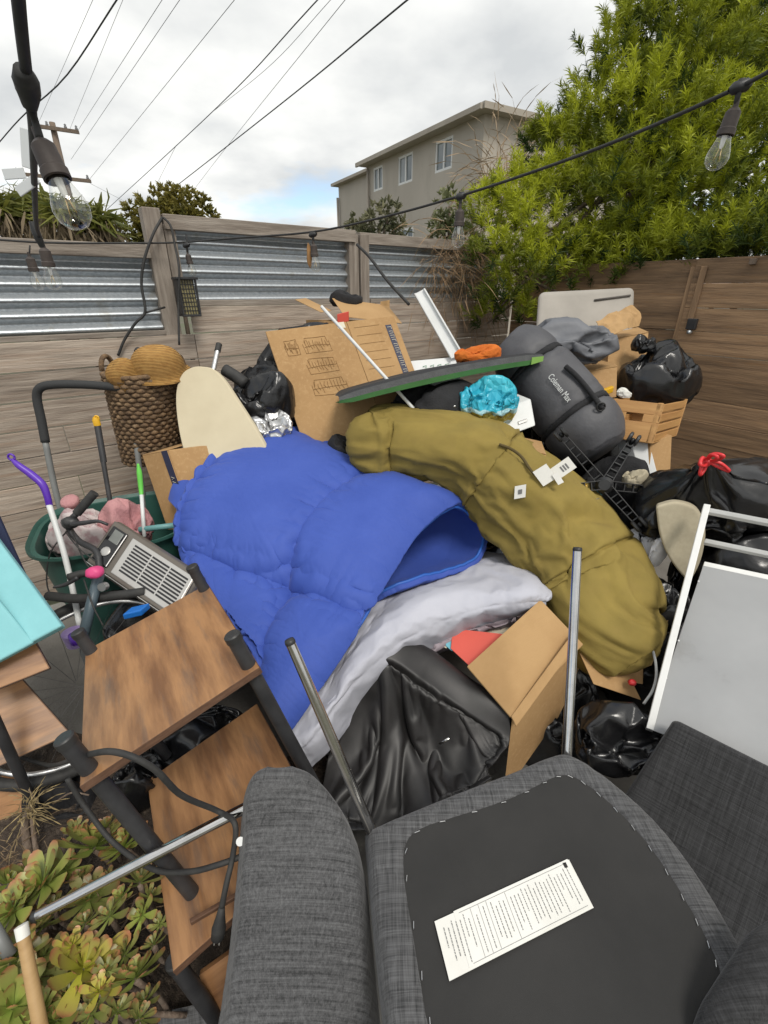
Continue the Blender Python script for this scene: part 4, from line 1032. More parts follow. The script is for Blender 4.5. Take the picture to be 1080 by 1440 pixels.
slab('torn_edge', a + np.array([0, 0, 0.001]), b - a, np.array([0.012, -0.022, -0.018]), np.array([0.002, -0.002, 0.003]), M['card_in'], car, bev=0.001)
V2, F2 = tube([b + np.array([0.008, 0, 0]), b + np.array([0.012, 0, -0.1])], 0.004, 6)
for nm, px, D, mt, lab_ in (('folder', [(637, 884), (712, 892), (662, 938), (634, 912)], 1.24, 'red_paper', 'coral red folder standing in the open carton'),
                            ('folder', [(627, 884), (638, 884), (636, 916), (627, 908)], 1.245, 'cyan_paper', 'narrow blue folder beside the red one in the open carton'),
                            ('paper_sheet', [(606, 888), (628, 885), (628, 912), (612, 902)], 1.25, 'cream_paper', 'cream sheet beside the blue folder'),
                            ('paper_sheet', [(596, 888), (608, 888), (613, 900), (600, 896)], 1.255, 'green_paper', 'dark green card at the edge of the black cover'),
                            ('paper_sheet', [(655, 882), (745, 882), (720, 896), (690, 892)], 1.29, 'cream_paper', 'cream sheet behind the red folder')):
    c = np.array([P(u, v, D + (915 - v) * 0.0022) for u, v in px])
    Vq, Fq = hexa(c, np.array([0, 0.002, -0.002])); tag(add(nm, Vq, Fq, M[mt]), lab_, 'paper' if 'sheet' in nm else 'folder')

# ================================================================== UPTURNED CHAIRS IN FRONT
SEAT_Z = 0.60
outl = [(520, 1166), (560, 1148), (650, 1112), (720, 1086), (772, 1064), (800, 1060), (836, 1080), (885, 1118), (935, 1168), (985, 1235), (1030, 1310), (1062, 1372), (1075, 1420), (1080, 1500), (1040, 1600), (820, 1640), (620, 1620), (575, 1560), (552, 1440), (535, 1300)]
ring = np.array([PZ(u, v, SEAT_Z) for u, v in outl])
ring = catmull(np.vstack([ring, ring[:1]]), 160)[:-1]
cen = ring.mean(0)
chairA = thing('upholstered_chair', 'upturned charcoal dining chair showing its black underside and label', 'chair', (cen[0], cen[1], 0.1), 'charcoal dining chairs piled upside down')
def seat_ring(inset, dz, wob=0.0, seed=3):
    d = cen - ring; L = np.linalg.norm(d, axis=1, keepdims=True)
    w = wob * (pn(np.stack([np.arange(len(ring)) * 0.35, np.zeros(len(ring)), np.zeros(len(ring))], -1), seed))[:, None]
    out = ring + d / L * (inset + w)
    if inset > .03:
        k_ = np.hanning(25); k_ /= k_.sum()
        out = np.stack([np.convolve(np.concatenate([out[-12:, c], out[:, c], out[:12, c]]), k_, 'valid') for c in range(3)], 1)
    return out + np.array([0, 0, dz])
rings = [seat_ring(-0.004, -0.12), seat_ring(-0.012, -0.07), seat_ring(-0.010, -0.03), seat_ring(-0.003, -0.010), seat_ring(0.006, 0.0015, .002), seat_ring(0.022, 0.006, .003), seat_ring(0.040, 0.0075, .003), seat_ring(0.053, 0.006, 0.004), seat_ring(0.057, 0.0, 0.004)]
V = np.concatenate(rings); nr = len(ring)
kx = np.arange(nr)
for k in (4, 5, 6, 7):      # pleats of the wrapped cloth
    V[k * nr:(k + 1) * nr, 2] += 0.0045 * np.clip(pn(np.stack([kx * 0.55, kx * 0 + k * 0.1, kx * 0.0], -1), 61), -0.5, .5)
add('seat_wrap', V, grid_faces(len(rings), nr, True), M['weave'], chairA, smooth=True)
# top side of the seat, out of sight below
add('seat_pad', np.vstack([rings[0], cen + np.array([0, 0, -0.13])]), [(i, (i + 1) % nr, nr) for i in range(nr)], M['weave'], chairA, smooth=True)
inn = seat_ring(0.054, 0.003, 0.004); dd = [inn]
fr_ = (.95, .88, .8, .7, .6, .5, .4, .3, .2, .1, .03)
for f in fr_:
    rg = cen + np.array([0, 0, 0.003]) + (inn - cen - np.array([0, 0, 0.003])) * f
    rg[:, 2] += (1 - f) * .0025 + .0035 * pn(rg * 9, 66) * (1 - f ** 6) + .0022 * pn(rg * np.array([22, 22, 1]), 67) * np.clip((f - .55) * 3, 0, 1)
    dd.append(rg)
dc = add('dust_cover', np.concatenate(dd), grid_faces(len(dd), nr, True) + [tuple(range((len(dd) - 1) * nr, len(dd) * nr))], M['dust'], chairA, smooth=True)
for k in range(0, nr, 5):
    p, tdir = inn[k], unit(inn[(k + 1) % nr] - inn[k])
    w = unit(cen - p)
    Vq, Fq = tube([p + w * 0.004 - tdir * 0.005 + (0, 0, 0.001), p + w * 0.004 - tdir * 0.005 + (0, 0, 0.0035), p + w * 0.006 + tdir * 0.005 + (0, 0, 0.0035), p + w * 0.006 + tdir * 0.005 + (0, 0, 0.001)], 0.0007, 5)
    add('staple', Vq, Fq, M['alu'], dc)
def chrome_leg(parent, a, b, r=0.0115, label=None):
    a, b = np.asarray(a), np.asarray(b)
    V, F = tube([a, a + (b - a) * 0.5, b], [r, r * 0.95, r * 0.86], 20); l = add('leg', V, F, M['chrome'], parent, smooth=40)
    V, F = lathe([(r * 0.88, -0.004), (r * 0.95, 0.0), (r * 0.8, 0.006), (0, 0.007)], b, b - a, 16); add('foot_cap', V, F, M['black_plastic'], l, smooth=True)
    return l
chrome_leg(chairA, PZ(524, 1172, SEAT_Z - 0.02), PZ(408, 903, 1.0))
chrome_leg(chairA, PZ(797, 1066, SEAT_Z - 0.02), PZ(812, 773, 1.03), 0.0125)
chrome_leg(chairA, PZ(1066, 1430, SEAT_Z - 0.02), PZ(1066, 1430, SEAT_Z) + np.array([0.16, -0.10, 0.40]))
chrome_leg(chairA, PZ(640, 1605, SEAT_Z - 0.02), PZ(640, 1605, SEAT_Z) + np.array([-0.08, -0.18, 0.40]))
# printed label on the dust cover
lq = [(611, 1296), (800, 1209), (829, 1283), (632, 1380)]
lc = np.array([PZ(u, v, SEAT_Z + 0.0085) for u, v in lq])
e1, e2 = lc[1] - lc[0], lc[3] - lc[0]
n_l = np.array([0, 0, 1.0])
lab_o = slab('label_sheet', lc[0], e1, e2, n_l * 0.0008, M['paper'], chairA, bev=0)
slab('label_sheet', lc[0] + e1 * 0.13 - e2 * 0.02 + n_l * 0.001, e1 * 0.86, e2 * 0.98, n_l * 0.0005, M['paper'], chairA, bev=0)
def lab_line(x0, y0, x1, y1, w=0.0011, mt='ink'):
    """a printed stroke in label coordinates (0..1 along its length, 0..1 across)"""
    a = lc[0] + e1 * x0 + e2 * y0 + n_l * 0.0020; b = lc[0] + e1 * x1 + e2 * y1 + n_l * 0.0020
    s = unit(np.cross(n_l, b - a)) * w / 2
    return np.array([a - s, b - s, b + s, a + s]), [(0, 1, 2, 3)]
pr = []
rl = random.Random(5)
for k in range(34):            # lines of small print run across the label
    x = 0.045 + k * 0.0275
    if k in (7, 9, 11, 16): pr.append(lab_line(x, 0.06, x, 0.92, 0.0006)); continue
    y = 0.10 + rl.random() * 0.12; yend = 0.9 - rl.random() * (0.5 if k % 5 == 0 else 0.2)
    while y < yend:
        l = 0.02 + rl.random() * 0.05; pr.append(lab_line(x, y, x, min(y + l, yend), 0.0014)); y += l + 0.013
pr.append(lab_line(0.16, 0.05, 0.97, 0.045, 0.0006)); pr.append(lab_line(0.16, 0.93, 0.97, 0.925, 0.0006))
V, F = join(*pr); add('print', V, F, M['ink'], chairA)['kind'] = 'stuff'
V, F = lab_line(0.955, 0.02, 0.955, 0.13, 0.007); add('tear_slot', V, F, M['dust'], chairA)

# a third chair: only its back, shade put into the weave colour, shows past the seat
chairC = thing('upholstered_chair', 'charcoal upholstered chair back, shade put into its colour, leaning beside the upturned seat', 'chair', (.9, .75, .1), 'charcoal dining chairs piled upside down')
tlC, trC, blC = P(951, 1012, .925), P(1290, 1182, .63), P(790, 1262, .68)
nC = unit(np.cross(trC - tlC, blC - tlC)); nC = nC if nC[2] > 0 else -nC
bkC = slab('backrest', tlC - nC * .05, trC - tlC, (blC - tlC) * 1.06, nC * .05, M['weave_shaded'], chairC, bev=.014); bkC.modifiers[0].segments = 4
slab('seat', tlC - nC * .05 + (trC - tlC) * .1 + (blC - tlC) * .95, (trC - tlC) * .8, np.array([.02, .30, -.05]), np.array([0, 0, -.07]), M['weave_shaded'], chairC, bev=.012)
Vq, Fq = tube([PZ(1120, 1300, 0.665), PZ(1085, 1345, .66), PZ(1052, 1395, 0.645), PZ(1015, 1445, 0.625), PZ(985, 1490, .60)], [.02, 0.034, .034, 0.03, 0.02], 16, n=20); add('arm_end', Vq, Fq, M['weave_shaded'], chairC, smooth=True)

# second chair: its padded back stands on edge at the left
chairB = thing('upholstered_chair', 'charcoal chair tipped on its side, padded back up, one leg over the plants', 'chair', (-0.15, 0.45, 0.2), 'charcoal dining chairs piled upside down')
secs = [(1087, 378, 412, .640), (1096, 360, 436, .632), (1120, 350, 462, .612), (1160, 347, 487, .575), (1210, 344, 503, .530), (1300, 335, 514, .452), (1400, 322, 523, .375), (1500, 305, 534, .308), (1620, 285, 548, .235)]
GB = []
for v, l, r_, D in secs:
    row = []
    for f, dd_, dv in ((0.02, 0.06, 10), (0.0, 0.012, 4), (0.035, -0.006, 1), (0.10, -0.012, 0), (0.5, -0.013, -1), (0.86, -0.010, 0), (0.965, -0.004, 4), (1.0, 0.02, 14), (0.99, 0.08, 30)):
        row.append(P(l + (r_ - l) * f, v + dv, D + dd_ * (0.5 if v < 1090 else 1)))
    GB.append(row)
G = grid_surface(np.array(GB), 120, 70); N = grid_normals(G)
G = G + N * (0.004 * pn(G * 9, 71) + 0.0025 * np.clip(pn(G * np.array([8, 30, 30]), 72), 0, 1))[..., None]
bk = add('backrest', G.reshape(-1, 3), grid_faces(120, 70), M['weave'], chairB, smooth=True); solid(bk, 0.012)
Vq, Fq = tube(G[8:, 12] + N[8:, 12] * 0.0015, 0.0035, 8); add('seam', Vq, Fq, M['weave'], chairB, smooth=True)
chrome_leg(chairB, P(372, 1122, .62), P(50, 1289, .47), 0.0115)
sq = [P(330, 1395, .46), P(215, 1420, .44), P(230, 1600, .30), P(330, 1600, .30)]
slab('seat', sq[0], sq[1] - sq[0], sq[2] - sq[1], np.array([0, 0, -0.07]), M['weave'], chairB, bev=0.02)
c = np.array([P(338, 1176, .71), P(347, 1178, .71)])
V, F = lathe([(0.0085, 0), (0.0085, 0.002), (0, 0.002)], P(338, 1183, .55), (0.1, -0.7, 0.7), 16); add('felt_disc', V, F, M['white_plastic'], chairB)

# ================================================================== RUSTIC SHELF TABLES, LEFT
def board4(name, px, D, th, parent, mt='rustic', D_at=0, pts=None):
    c = quad(px, D, D_at=D_at) if pts is None else np.array([P(*p) for p in pts])
    if pts is not None: c[2] = c[1] + c[3] - c[0]
    n = unit(np.cross(c[1] - c[0], c[3] - c[0])); n = n if n[2] < 0 else -n
    o = slab(name, c[0], c[1] - c[0], c[3] - c[0], n * th, M[mt], parent, bev=0.0015)
    slab('edge_band', c[3] + unit(c[3] - c[0]) * 0.0002, c[2] - c[3], unit(c[3] - c[0]) * 0.0012, n * th, M['edge'], parent, bev=0)
    slab('edge_band', c[1] + unit(c[1] - c[0]) * 0.0002, c[2] - c[1], unit(c[1] - c[0]) * 0.0012, n * th, M['edge'], parent, bev=0)
    return c, n
def post(parent, a, b, r=0.0165):
    a, b = np.asarray(a), np.asarray(b)
    V, F = tube([a, b], r, 20); add('post', V, F, M['black_metal'], parent, smooth=40)
    V, F = lathe([(r * 1.12, -0.012), (r * 1.12, 0.003), (r * 0.95, 0.006), (0, 0.006)], a, a - b, 20); add('post_cap', V, F, M['black_plastic'], parent, smooth=35)
shA = thing('shelf_table', 'tipped brown wood shelf table with black tube posts beside the blue comforter', 'side table', (-0.6, 0.95, 0.1))
axT = unit((.29, -.03, -.957)); nT = -axT                      # the table leans to the right
B2 = np.array([PL(u, v, P(85, 1022, .64) + axT * .5, nT) for u, v in [(208, 1108), (352, 1006), (455, 1180), (243, 1366)]])
q1, q2 = (B2[1] - B2[0]) * 1.10, (B2[3] - B2[0]) * 1.06; u1, u2 = unit(q1), unit(q2)
def tier(c3, parent):
    c0 = c3 - q2
    slab('shelf_board', c0, q2, q1, axT * .016, M['rustic'], parent, bev=.0015)
    slab('edge_band', c3 + u2 * .0002, q1, u2 * .0012, axT * .016, M['edge'], parent, bev=0)
    slab('edge_band', c0 + q1 + u1 * .0002, q2, u1 * .0012, axT * .016, M['edge'], parent, bev=0)
    return c0
T0 = tier(P(112, 1106, .54), shA); tier(B2[3], shA)
for f1, f2, up_, dn_ in ((.045, .945, .085, .50), (.955, .945, .085, .62), (.955, .05, .085, .5), (.045, .05, .07, .45)):
    pp_ = T0 + q1 * f1 + q2 * f2
    post(shA, pp_ + nT * up_, pp_ + axT * dn_, 0.0165)
post(shA, P(245, 1352, .445), P(330, 1470, .42), 0.0165)
slab('lower_rail', P(266, 1292, .49), P(360, 1238, .55) - P(266, 1292, .49), np.array([0, 0, -0.012]), np.array([0.006, -0.008, 0.002]), M['edge'], shA, bev=0.001)
board4('shelf_board', None, None, 0.016, shA, pts=[(280, 1372, .47), (350, 1322, .52), (390, 1440, .42), (310, 1475, .395)])
shC = thing('shelf_table', 'second brown wood shelf table half hidden under aqua felt panels', 'side table', (-1.0, 0.9, 0.1))
board4('shelf_board', None, None, 0.016, shC, pts=[(-70, 880, 1.0), (20, 850, 1.08), (78, 893, 1.02), (-20, 975, .90)])
board4('shelf_board', None, None, 0.016, shC, pts=[(-110, 1000, .92), (25, 949, 1.05), (90, 966, 1.03), (-30, 1090, .84)])
board4('shelf_board', None, None, 0.016, shC, pts=[(-60, 1120, .84), (25, 1082, .92), (68, 1112, .90), (-20, 1215, .76)])
post(shC, P(-20, 985, .86), P(52, 1142, .84), 0.014)

# aqua felt panels lying on it
aq = thing('felt_storage_cube', 'collapsed aqua felt storage cube lying on the second shelf table', 'storage cube', P(0, 890, 0.95))
for k, (K_, E1_, E2_, th) in enumerate([((87, 880, 1.02), (-70, 668, 1.32), (-110, 985, .84), .03), ((50, 904, .985), (-75, 752, 1.14), (-130, 1000, .82), .014)]):
    K_, E1_, E2_ = P(*K_), P(*E1_), P(*E2_)
    n = unit(np.cross(E1_ - K_, E2_ - K_)); n = n if n[2] < 0 else -n
    slab('felt_panel', K_ - n * 0.012 * k, E1_ - K_, E2_ - K_, n * th, M['cyan'], aq, bev=0.006).modifiers[0].segments = 3
nb = slab('navy_board', P(-6, 718, 1.45), P(44, 830, 1.25) - P(-6, 718, 1.45), np.array([-0.10, -0.03, 0]), np.array([-0.01, 0.02, 0.0]), M['dark_blue'], None, bev=0.003)
tag(nb, 'dark navy board leaning on the fence behind the aqua felt', 'board')

# black appliance cable looping over the shelves
cab = thing('extension_lead', 'thick black power cord looping over the shelf boards with its plug hanging', 'power cord', P(310, 1250, .66))
V, F = tube(PS([(20, 1062, .96), (70, 1076, .92), (120, 1062, .60), (165, 1058, .545), (215, 1080, .54), (255, 1118, .56), (305, 1140, .60), (330, 1158, .57), (328, 1200, .54), (318, 1245, .50), (312, 1275, .48)]), 0.0058, 10, n=80); add('cord', V, F, M['black_rubber'], cab, smooth=True)
V, F = tube(PS([(95, 1095, .66), (120, 1135, .64), (160, 1185, .60), (215, 1222, .55), (265, 1226, .53), (310, 1215, .53), (350, 1200, .55)]), 0.0058, 10, n=60); add('cord', V, F, M['black_rubber'], cab, smooth=True)
pa, pbb = P(312, 1275, .48), P(306, 1318, .455)
V, F = tube([pa, pa + (pbb - pa) * .3, pa + (pbb - pa) * .7, pbb], [0.006, 0.009, 0.014, 0.013], 14); add('plug', V, F, M['black_rubber'], cab, smooth=True)
for s in (-0.005, 0.005):
    d = unit(pbb - pa)
    V, F = hexa(np.array([pbb + (s - .0012, 0, 0), pbb + (s + .0012, 0, 0), pbb + (s + .0012, 0.004, 0), pbb + (s - .0012, .004, 0)]), d * 0.018); add('prong', V, F, M['chrome'], cab)
# ================================================================== BACK LEFT: CART, BASKET, HEATER, BICYCLE
def rrect(cx, cy, hx, hy, z, n=48, p=3.2, rot=0.0):
    a = np.linspace(0, 2 * np.pi, n, endpoint=False)
    c, s = np.cos(a), np.sin(a)
    x = hx * np.sign(c) * np.abs(c) ** (2 / p); y = hy * np.sign(s) * np.abs(s) ** (2 / p)
    return np.stack([cx + x * math.cos(rot) - y * math.sin(rot), cy + x * math.sin(rot) + y * math.cos(rot), np.full(n, z)], 1)
cart = thing('garden_cart', 'dark green garden cart with a tall grey handle against the fence', 'cart', (-1.12, 1.68, 0))
TZ, tcx, tcy = 0.76, -1.13, 1.70
rot = 0.45
rs = [rrect(tcx, tcy, .20, .20, TZ - .50, rot=rot), rrect(tcx, tcy, .245, .235, TZ - .25, rot=rot), rrect(tcx, tcy, .275, .255, TZ - .02, rot=rot), rrect(tcx, tcy, .295, .275, TZ, rot=rot), rrect(tcx, tcy, .295, .275, TZ - .012, rot=rot),
      rrect(tcx, tcy, .268, .248, TZ - .012, rot=rot), rrect(tcx, tcy, .238, .228, TZ - .25, rot=rot), rrect(tcx, tcy, .19, .19, TZ - .48, rot=rot)]
V = np.concatenate(rs); F = grid_faces(len(rs), 48, True) + [tuple(range(48))[::-1], tuple(7 * 48 + k for k in range(48))]
add('tub', V, F, M['green_tub'], cart, smooth=40)
for sx in (-.2, .2):
    V, F = lathe([(0.02, -.02), (0.13, -.02), (0.14, 0), (0.13, .02), (0.02, .02)], (tcx + sx * .9, tcy + .1, .14), (1, .4, 0), 20); add('wheel', V, F, M['black_rubber'], cart, smooth=40)
slab('leg_frame', (tcx - .2, tcy - .18, 0.0), (0.4, 0.1, 0), (0, 0.03, 0), (0, 0, TZ - .5), M['grey_tube'], cart)
hl = PS([(92, 740, 1.83), (78, 690, 1.87), (63, 618, 1.92)]); hr = PS([(190, 612, 2.05), (200, 690, 1.98), (204, 745, 1.94)])
V, F = tube(np.vstack([hl]), 0.0125, 14, n=12); add('handle_tube', V, F, M['grey_tube'], cart, smooth=True)
V, F = tube(np.vstack([hr]), 0.0125, 14, n=12); add('handle_tube', V, F, M['grey_tube'], cart, smooth=True)
V, F = tube(PS([(64, 622, 1.92), (58, 590, 1.94), (52, 560, 1.955), (56, 546, 1.96), (75, 541, 1.97), (120, 541, 2.0), (165, 545, 2.03), (183, 551, 2.04), (187, 570, 2.045), (191, 616, 2.05)]), 0.0175, 16, n=60); add('foam_grip', V, F, M['foam_grip'], cart, smooth=True)
V, F = tube(PS([(196, 745, 1.62), (252, 738, 1.64)]), 0.012, 12); add('rim_bar', V, F, M['teal'], cart, smooth=True)

V, F = film(P(118, 748, 1.66), (.14, .12, .13), 2, 1.1); tag(add('patterned_cloth', V, F, M['pink_pattern'], smooth=True), 'pink and white patterned cloth stuffed in the green cart', 'cloth')
V, F = film(P(178, 742, 1.68), (.11, .09, .13), 0, 2.2); tag(add('pink_blanket', V, F, M['pink'], smooth=True), 'plain pink fleece blanket stuffed in the green cart', 'blanket')
V, F = lathe([(0.0, .012), (.030, .012), (.036, .0), (.030, -.02), (0, -.02)], P(98, 705, 1.72), (0, -.4, 1), 20); tag(add('pink_disc', V, F, M['pink'], smooth=True), 'small round pink disc lying on the patterned cloth', 'disc')

br = thing('cleaning_brush', 'long brush with bent purple handle and white shaft standing in the cart', 'brush', P(108, 880, 1.2))
V, F = tube(PS([(17, 646, 1.5), (27, 655, 1.495), (45, 668, 1.49), (60, 682, 1.48), (67, 700, 1.47), (70, 714, 1.465)]), [.006, .011, .013, .0125, .011, .0105], 14, n=36); add('handle', V, F, M['purple'], br, smooth=True)
V, F = tube([P(16, 643, 1.5) + .011 * np.array([math.cos(a), 0, math.sin(a)]) for a in np.linspace(0, 2 * np.pi, 17)], .0035, 8); add('hanging_loop', V, F, M['purple'], br, smooth=True)
V, F = tube(PS([(69, 710, 1.465), (88, 770, 1.39), (103, 832, 1.32), (112, 880, 1.26)]), .0095, 14, n=20); add('shaft', V, F, M['white_plastic'], br, smooth=True)
V, F = lathe([(.0, 0), (.03, .0), (.034, .05), (.0, .055)], P(108, 905, 1.2), (0, 0, 1), 18); add('brush_head', V, F, M['lilac'], br, smooth=40)
V, F = lathe([(.0, 0), (.022, .0), (.020, .03), (.0, .035)], P(109, 902, 1.17), (0, 0, 1), 16); add('bristle_tuft', V, F, M['purple'], br, smooth=True)

tp_ = thing('telescopic_pole', 'black telescopic pole with yellow eyelet standing in the cart', 'pole', P(165, 745, 1.66))
V, F = tube(PS([(137, 598, 1.86), (146, 650, 1.80)]), .0125, 14); add('upper_tube', V, F, M['black_metal'], tp_, smooth=40)
V, F = tube(PS([(145, 648, 1.80), (160, 735, 1.70), (170, 780, 1.65)]), .0095, 14); add('lower_tube', V, F, M['black_metal'], tp_, smooth=40)
V, F = lathe([(.0, 0), (.014, 0), (.014, .022), (.009, .034), (.0, .034)], P(137, 598, 1.86), (0, 0, 1), 16); add('end_cap', V, F, M['yellow'], tp_, smooth=30)
V, F = tube([P(136, 588, 1.86) + .009 * np.array([math.cos(a), 0, math.sin(a)]) for a in np.linspace(0, 2 * np.pi, 17)], .0035, 8); add('eyelet', V, F, M['yellow'], tp_, smooth=True)
gb = thing('dish_brush', 'thin brush with lime green grip and white shaft in the cart', 'brush', P(203, 752, 1.6))
V, F = tube(PS([(194, 652, 1.75), (196, 665, 1.74), (198, 685, 1.72), (199, 697, 1.70)]), [.004, .0105, .0095, .007], 14, n=18); add('grip', V, F, M['lime'], gb, smooth=True)
V, F = tube(PS([(199, 696, 1.70), (203, 755, 1.60)]), .0075, 12); add('shaft', V, F, M['white_plastic'], gb, smooth=True)

# tower heater lying across the cart
heat = thing('tower_heater', 'bronze and silver tower heater with louvred grille lying on the cart', 'heater', P(190, 800, 1.3))
hq = np.array([P(160, 727, 1.50), P(284, 806, 1.33), P(238, 860, 1.22), P(116, 790, 1.36)]); hq[2] = hq[1] + hq[3] - hq[0]
ex, ey = hq[1] - hq[0], hq[3] - hq[0]; hn = unit(np.cross(ex, ey)); hn = hn if hn[2] > 0 else -hn
bo = slab('body', hq[0] - hn * .10, ex, ey, hn * .095, M['bronze'], heat, bev=0.022); bo.modifiers[0].segments = 4
slab('front_frame', hq[0] + ex * .03 + ey * .05 - hn * .006, ex * .94, ey * .90, hn * .008, M['bronze'], heat, bev=0.004)
slab('control_panel', hq[0] + ex * .06 + ey * .14 + hn * .0005, ex * .17, ey * .72, hn * .008, M['gloss_black'], heat, bev=0.006)
slab('display', hq[0] + ex * .10 + ey * .18 + hn * .006, ex * .10, ey * .24, hn * .004, mat('grey_display', (.16, .17, .16), .3), heat, bev=.001)
V, F = lathe([(.0, 0), (.017, 0), (.017, .004), (.011, .006), (.0, .006)], hq[0] + ex * .145 + ey * .62 + hn * .008, hn, 20); dial = add('dial', V, F, M['silver'], heat, smooth=30)
slab('grille_plate', hq[0] + ex * .28 + ey * .14 - hn * .001, ex * .68, ey * .74, hn * .005, M['silver'], heat, bev=.004)
for r_ in range(9):
    for c_ in range(3):
        slab('louvre', hq[0] + ex * (.34 + c_ * .20) + ey * (.22 + r_ * .065) + hn * .0038, ex * .185, ey * .036, hn * .0012, M['gloss_black'], heat, bev=0)
slab('trim_line', hq[0] + ex * .03 + ey * .955 - hn * .004, ex * .94, ey * .012, hn * .006, M['silver'], heat, bev=0)

# bicycle buried at the left
bike = thing('bicycle', 'bicycle buried under the heater with black bars and bare spokes', 'bicycle', P(130, 860, 1.2))
V, F = tube(PS([(133, 693, 1.50), (108, 722, 1.47)]), .0155, 16); add('grip', V, F, M['black_rubber'], bike, smooth=40)
V, F = tube(PS([(108, 722, 1.47), (96, 738, 1.45), (110, 760, 1.42), (135, 775, 1.38), (140, 800, 1.33)]), .011, 12, n=24); add('handlebar', V, F, M['black_metal'], bike, smooth=True)
V, F = tube(PS([(98, 738, 1.43), (120, 735, 1.41), (138, 733, 1.40), (152, 738, 1.40)]), [.009, .008, .006, .005], 10, n=16); add('brake_lever', V, F, M['black_metal'], bike, smooth=True)
V, F = blob(P(98, 735, 1.44), (.03, .025, .022), 91, .1, 2, sub=3); add('shifter', V, F, M['black_plastic'], bike, smooth=True)
V, F = tube(PS([(96, 812, 1.26), (122, 806, 1.28), (142, 812, 1.3)]), .0125, 12, n=12); add('grip', V, F, M['black_rubber'], bike, smooth=True)
V, F = tube(PS([(75, 826, 1.24), (92, 822, 1.25), (110, 812, 1.26)]), [.004, .007, .008], 8, n=12); add('brake_lever', V, F, M['black_metal'], bike, smooth=True)
V, F = lathe([(.0, 0), (.014, 0), (.014, .02), (0, .02)], P(148, 824, 1.26), (0, -1, .4), 16); add('stem_cap', V, F, M['alu'], bike, smooth=35)
V, F = tube(PS([(140, 806, 1.29), (128, 850, 1.21), (116, 900, 1.14)]), .0165, 14); add('frame_tube', V, F, mat('slate_blue_paint', (.07, .10, .12), .4), bike, smooth=True)
ang = np.linspace(0, 2 * np.pi, 60)
def wheel(cx, rad_, axis_u, axis_v, name='tyre'):
    pts = [cx + rad_ * (math.cos(a) * axis_u + math.sin(a) * axis_v) for a in ang]
    V, F = tube(pts, .018, 10); ty = add('tyre', V, F, M['black_rubber'], bike, smooth=True)
    V, F = tube([cx + .91 * (p - cx) for p in pts], .008, 8); add('rim', V, F, M['alu'], bike, smooth=True)
    sp_ = []
    for k in range(0, 20):
        a = 2 * math.pi * k / 20; sp_.append(tube([cx + .02 * (math.cos(a + 1) * axis_u + math.sin(a + 1) * axis_v), cx + rad_ * .9 * (math.cos(a) * axis_u + math.sin(a) * axis_v)], .0007, 4))
    for v_, f_ in sp_: add('spoke', v_, f_, M['black_metal'], bike)
wheel(P(95, 960, 1.08) + np.array([0, 0.06, -.05]), .30, unit((.9, .35, -.1)), unit((.1, .75, .55)))
V, F = tube(PS([(68, 838, 1.3), (110, 842, 1.25), (160, 838, 1.26), (205, 832, 1.28)]), .016, 10, n=24); add('mudguard', V, F, M['black_rubber'], bike, smooth=True)
for pts in ([(98, 742, 1.44), (70, 780, 1.4), (68, 830, 1.36), (95, 845, 1.3)], [(100, 745, 1.43), (120, 790, 1.32), (150, 830, 1.25)], [(92, 748, 1.43), (110, 770, 1.36), (135, 790, 1.3)], [(118, 815, 1.25), (130, 850, 1.17), (145, 880, 1.14)]):
    V, F = tube(PS(pts), .0026, 6, n=24); add('brake_cable', V, F, M['black_rubber'], bike, smooth=True)
V, F = blob(P(133, 805, 1.25), (.03, .025, .02), 93, .08, 2, sub=3); tag(add('pink_grip', V, F, M['hot_pink'], smooth=True), 'hot pink rubber grip lying by the bicycle stem', 'grip')
tag(slab('blue_box', P(174, 872, 1.17), P(200, 866, 1.18) - P(174, 872, 1.17), np.array([0, 0, .022]), np.array([.01, .04, 0]), M['blue_plastic'], None, bev=.004), 'small bright blue plastic box behind the shelf edge', 'box')

# seagrass basket with straw hats
bt, bb = P(203, 520, 2.18), P(214, 645, 2.16)
bask = thing('seagrass_basket', 'tall woven seagrass basket standing before the fence', 'basket', bb)
H_ = bt[2] - bb[2]; NR = 22; segs = 96
for k in range(NR):
    f = (k + .5) / NR; r_ = .12 + .047 * f; z = bb[2] + H_ * f; c = bb + (bt - bb) * f
    a = np.linspace(0, 2 * np.pi, segs + 1)
    ph = k * math.pi
    wv = .006 * np.sin(a * 24 + ph)
    ring_ = np.stack([c[0] + (r_ + wv) * np.cos(a), c[1] + (r_ + wv) * np.sin(a), np.full(len(a), z) + .002 * np.sin(a * 7 + k)], 1)
    V, F = tube(ring_, H_ / NR * .56, 6, caps=False); add('woven_coil', V, F, M['seagrass'], bask, smooth=True)
for s in (-1, 1):
    hp = [bt + np.array([s * .163, 0, 0]) + np.array([s * .004, .05 * math.cos(a), .06 * math.sin(a)]) for a in np.linspace(0, math.pi, 12)]
    V, F = tube(hp, .011, 8); add('handle', V, F, M['seagrass'], bask, smooth=True)
V, F = lathe([(0, 0), (.12, 0)], bb + np.array([0, 0, .01]), seg=32); add('base', V, F, M['seagrass'], bask)
def straw_hat(c, axis, r, label):
    prof = [(r * 1.22, -.006), (r * 1.15, 0), (r * 1.05, .004), (r * .98, .02)] + [(r * .98 * math.cos(t_) ** .6, .02 + r * .75 * math.sin(t_)) for t_ in np.linspace(.1, 1.5, 9)] + [(0.001, .02 + r * .76)]
    V, F = lathe(prof, c, axis, 40); q = V * 1.0
    o_ = add('straw_hat', V, F, M['straw'], smooth=True); return tag(solid(o_, .003), label, 'hat', 'straw hats in the basket')
straw_hat(P(224, 522, 2.15), (0.10, -.25, 1), .115, 'larger golden straw hat resting in the seagrass basket')
straw_hat(P(178, 530, 2.08), (-.35, -.6, .8), .072, 'smaller straw hat tipped to its side in the seagrass basket')

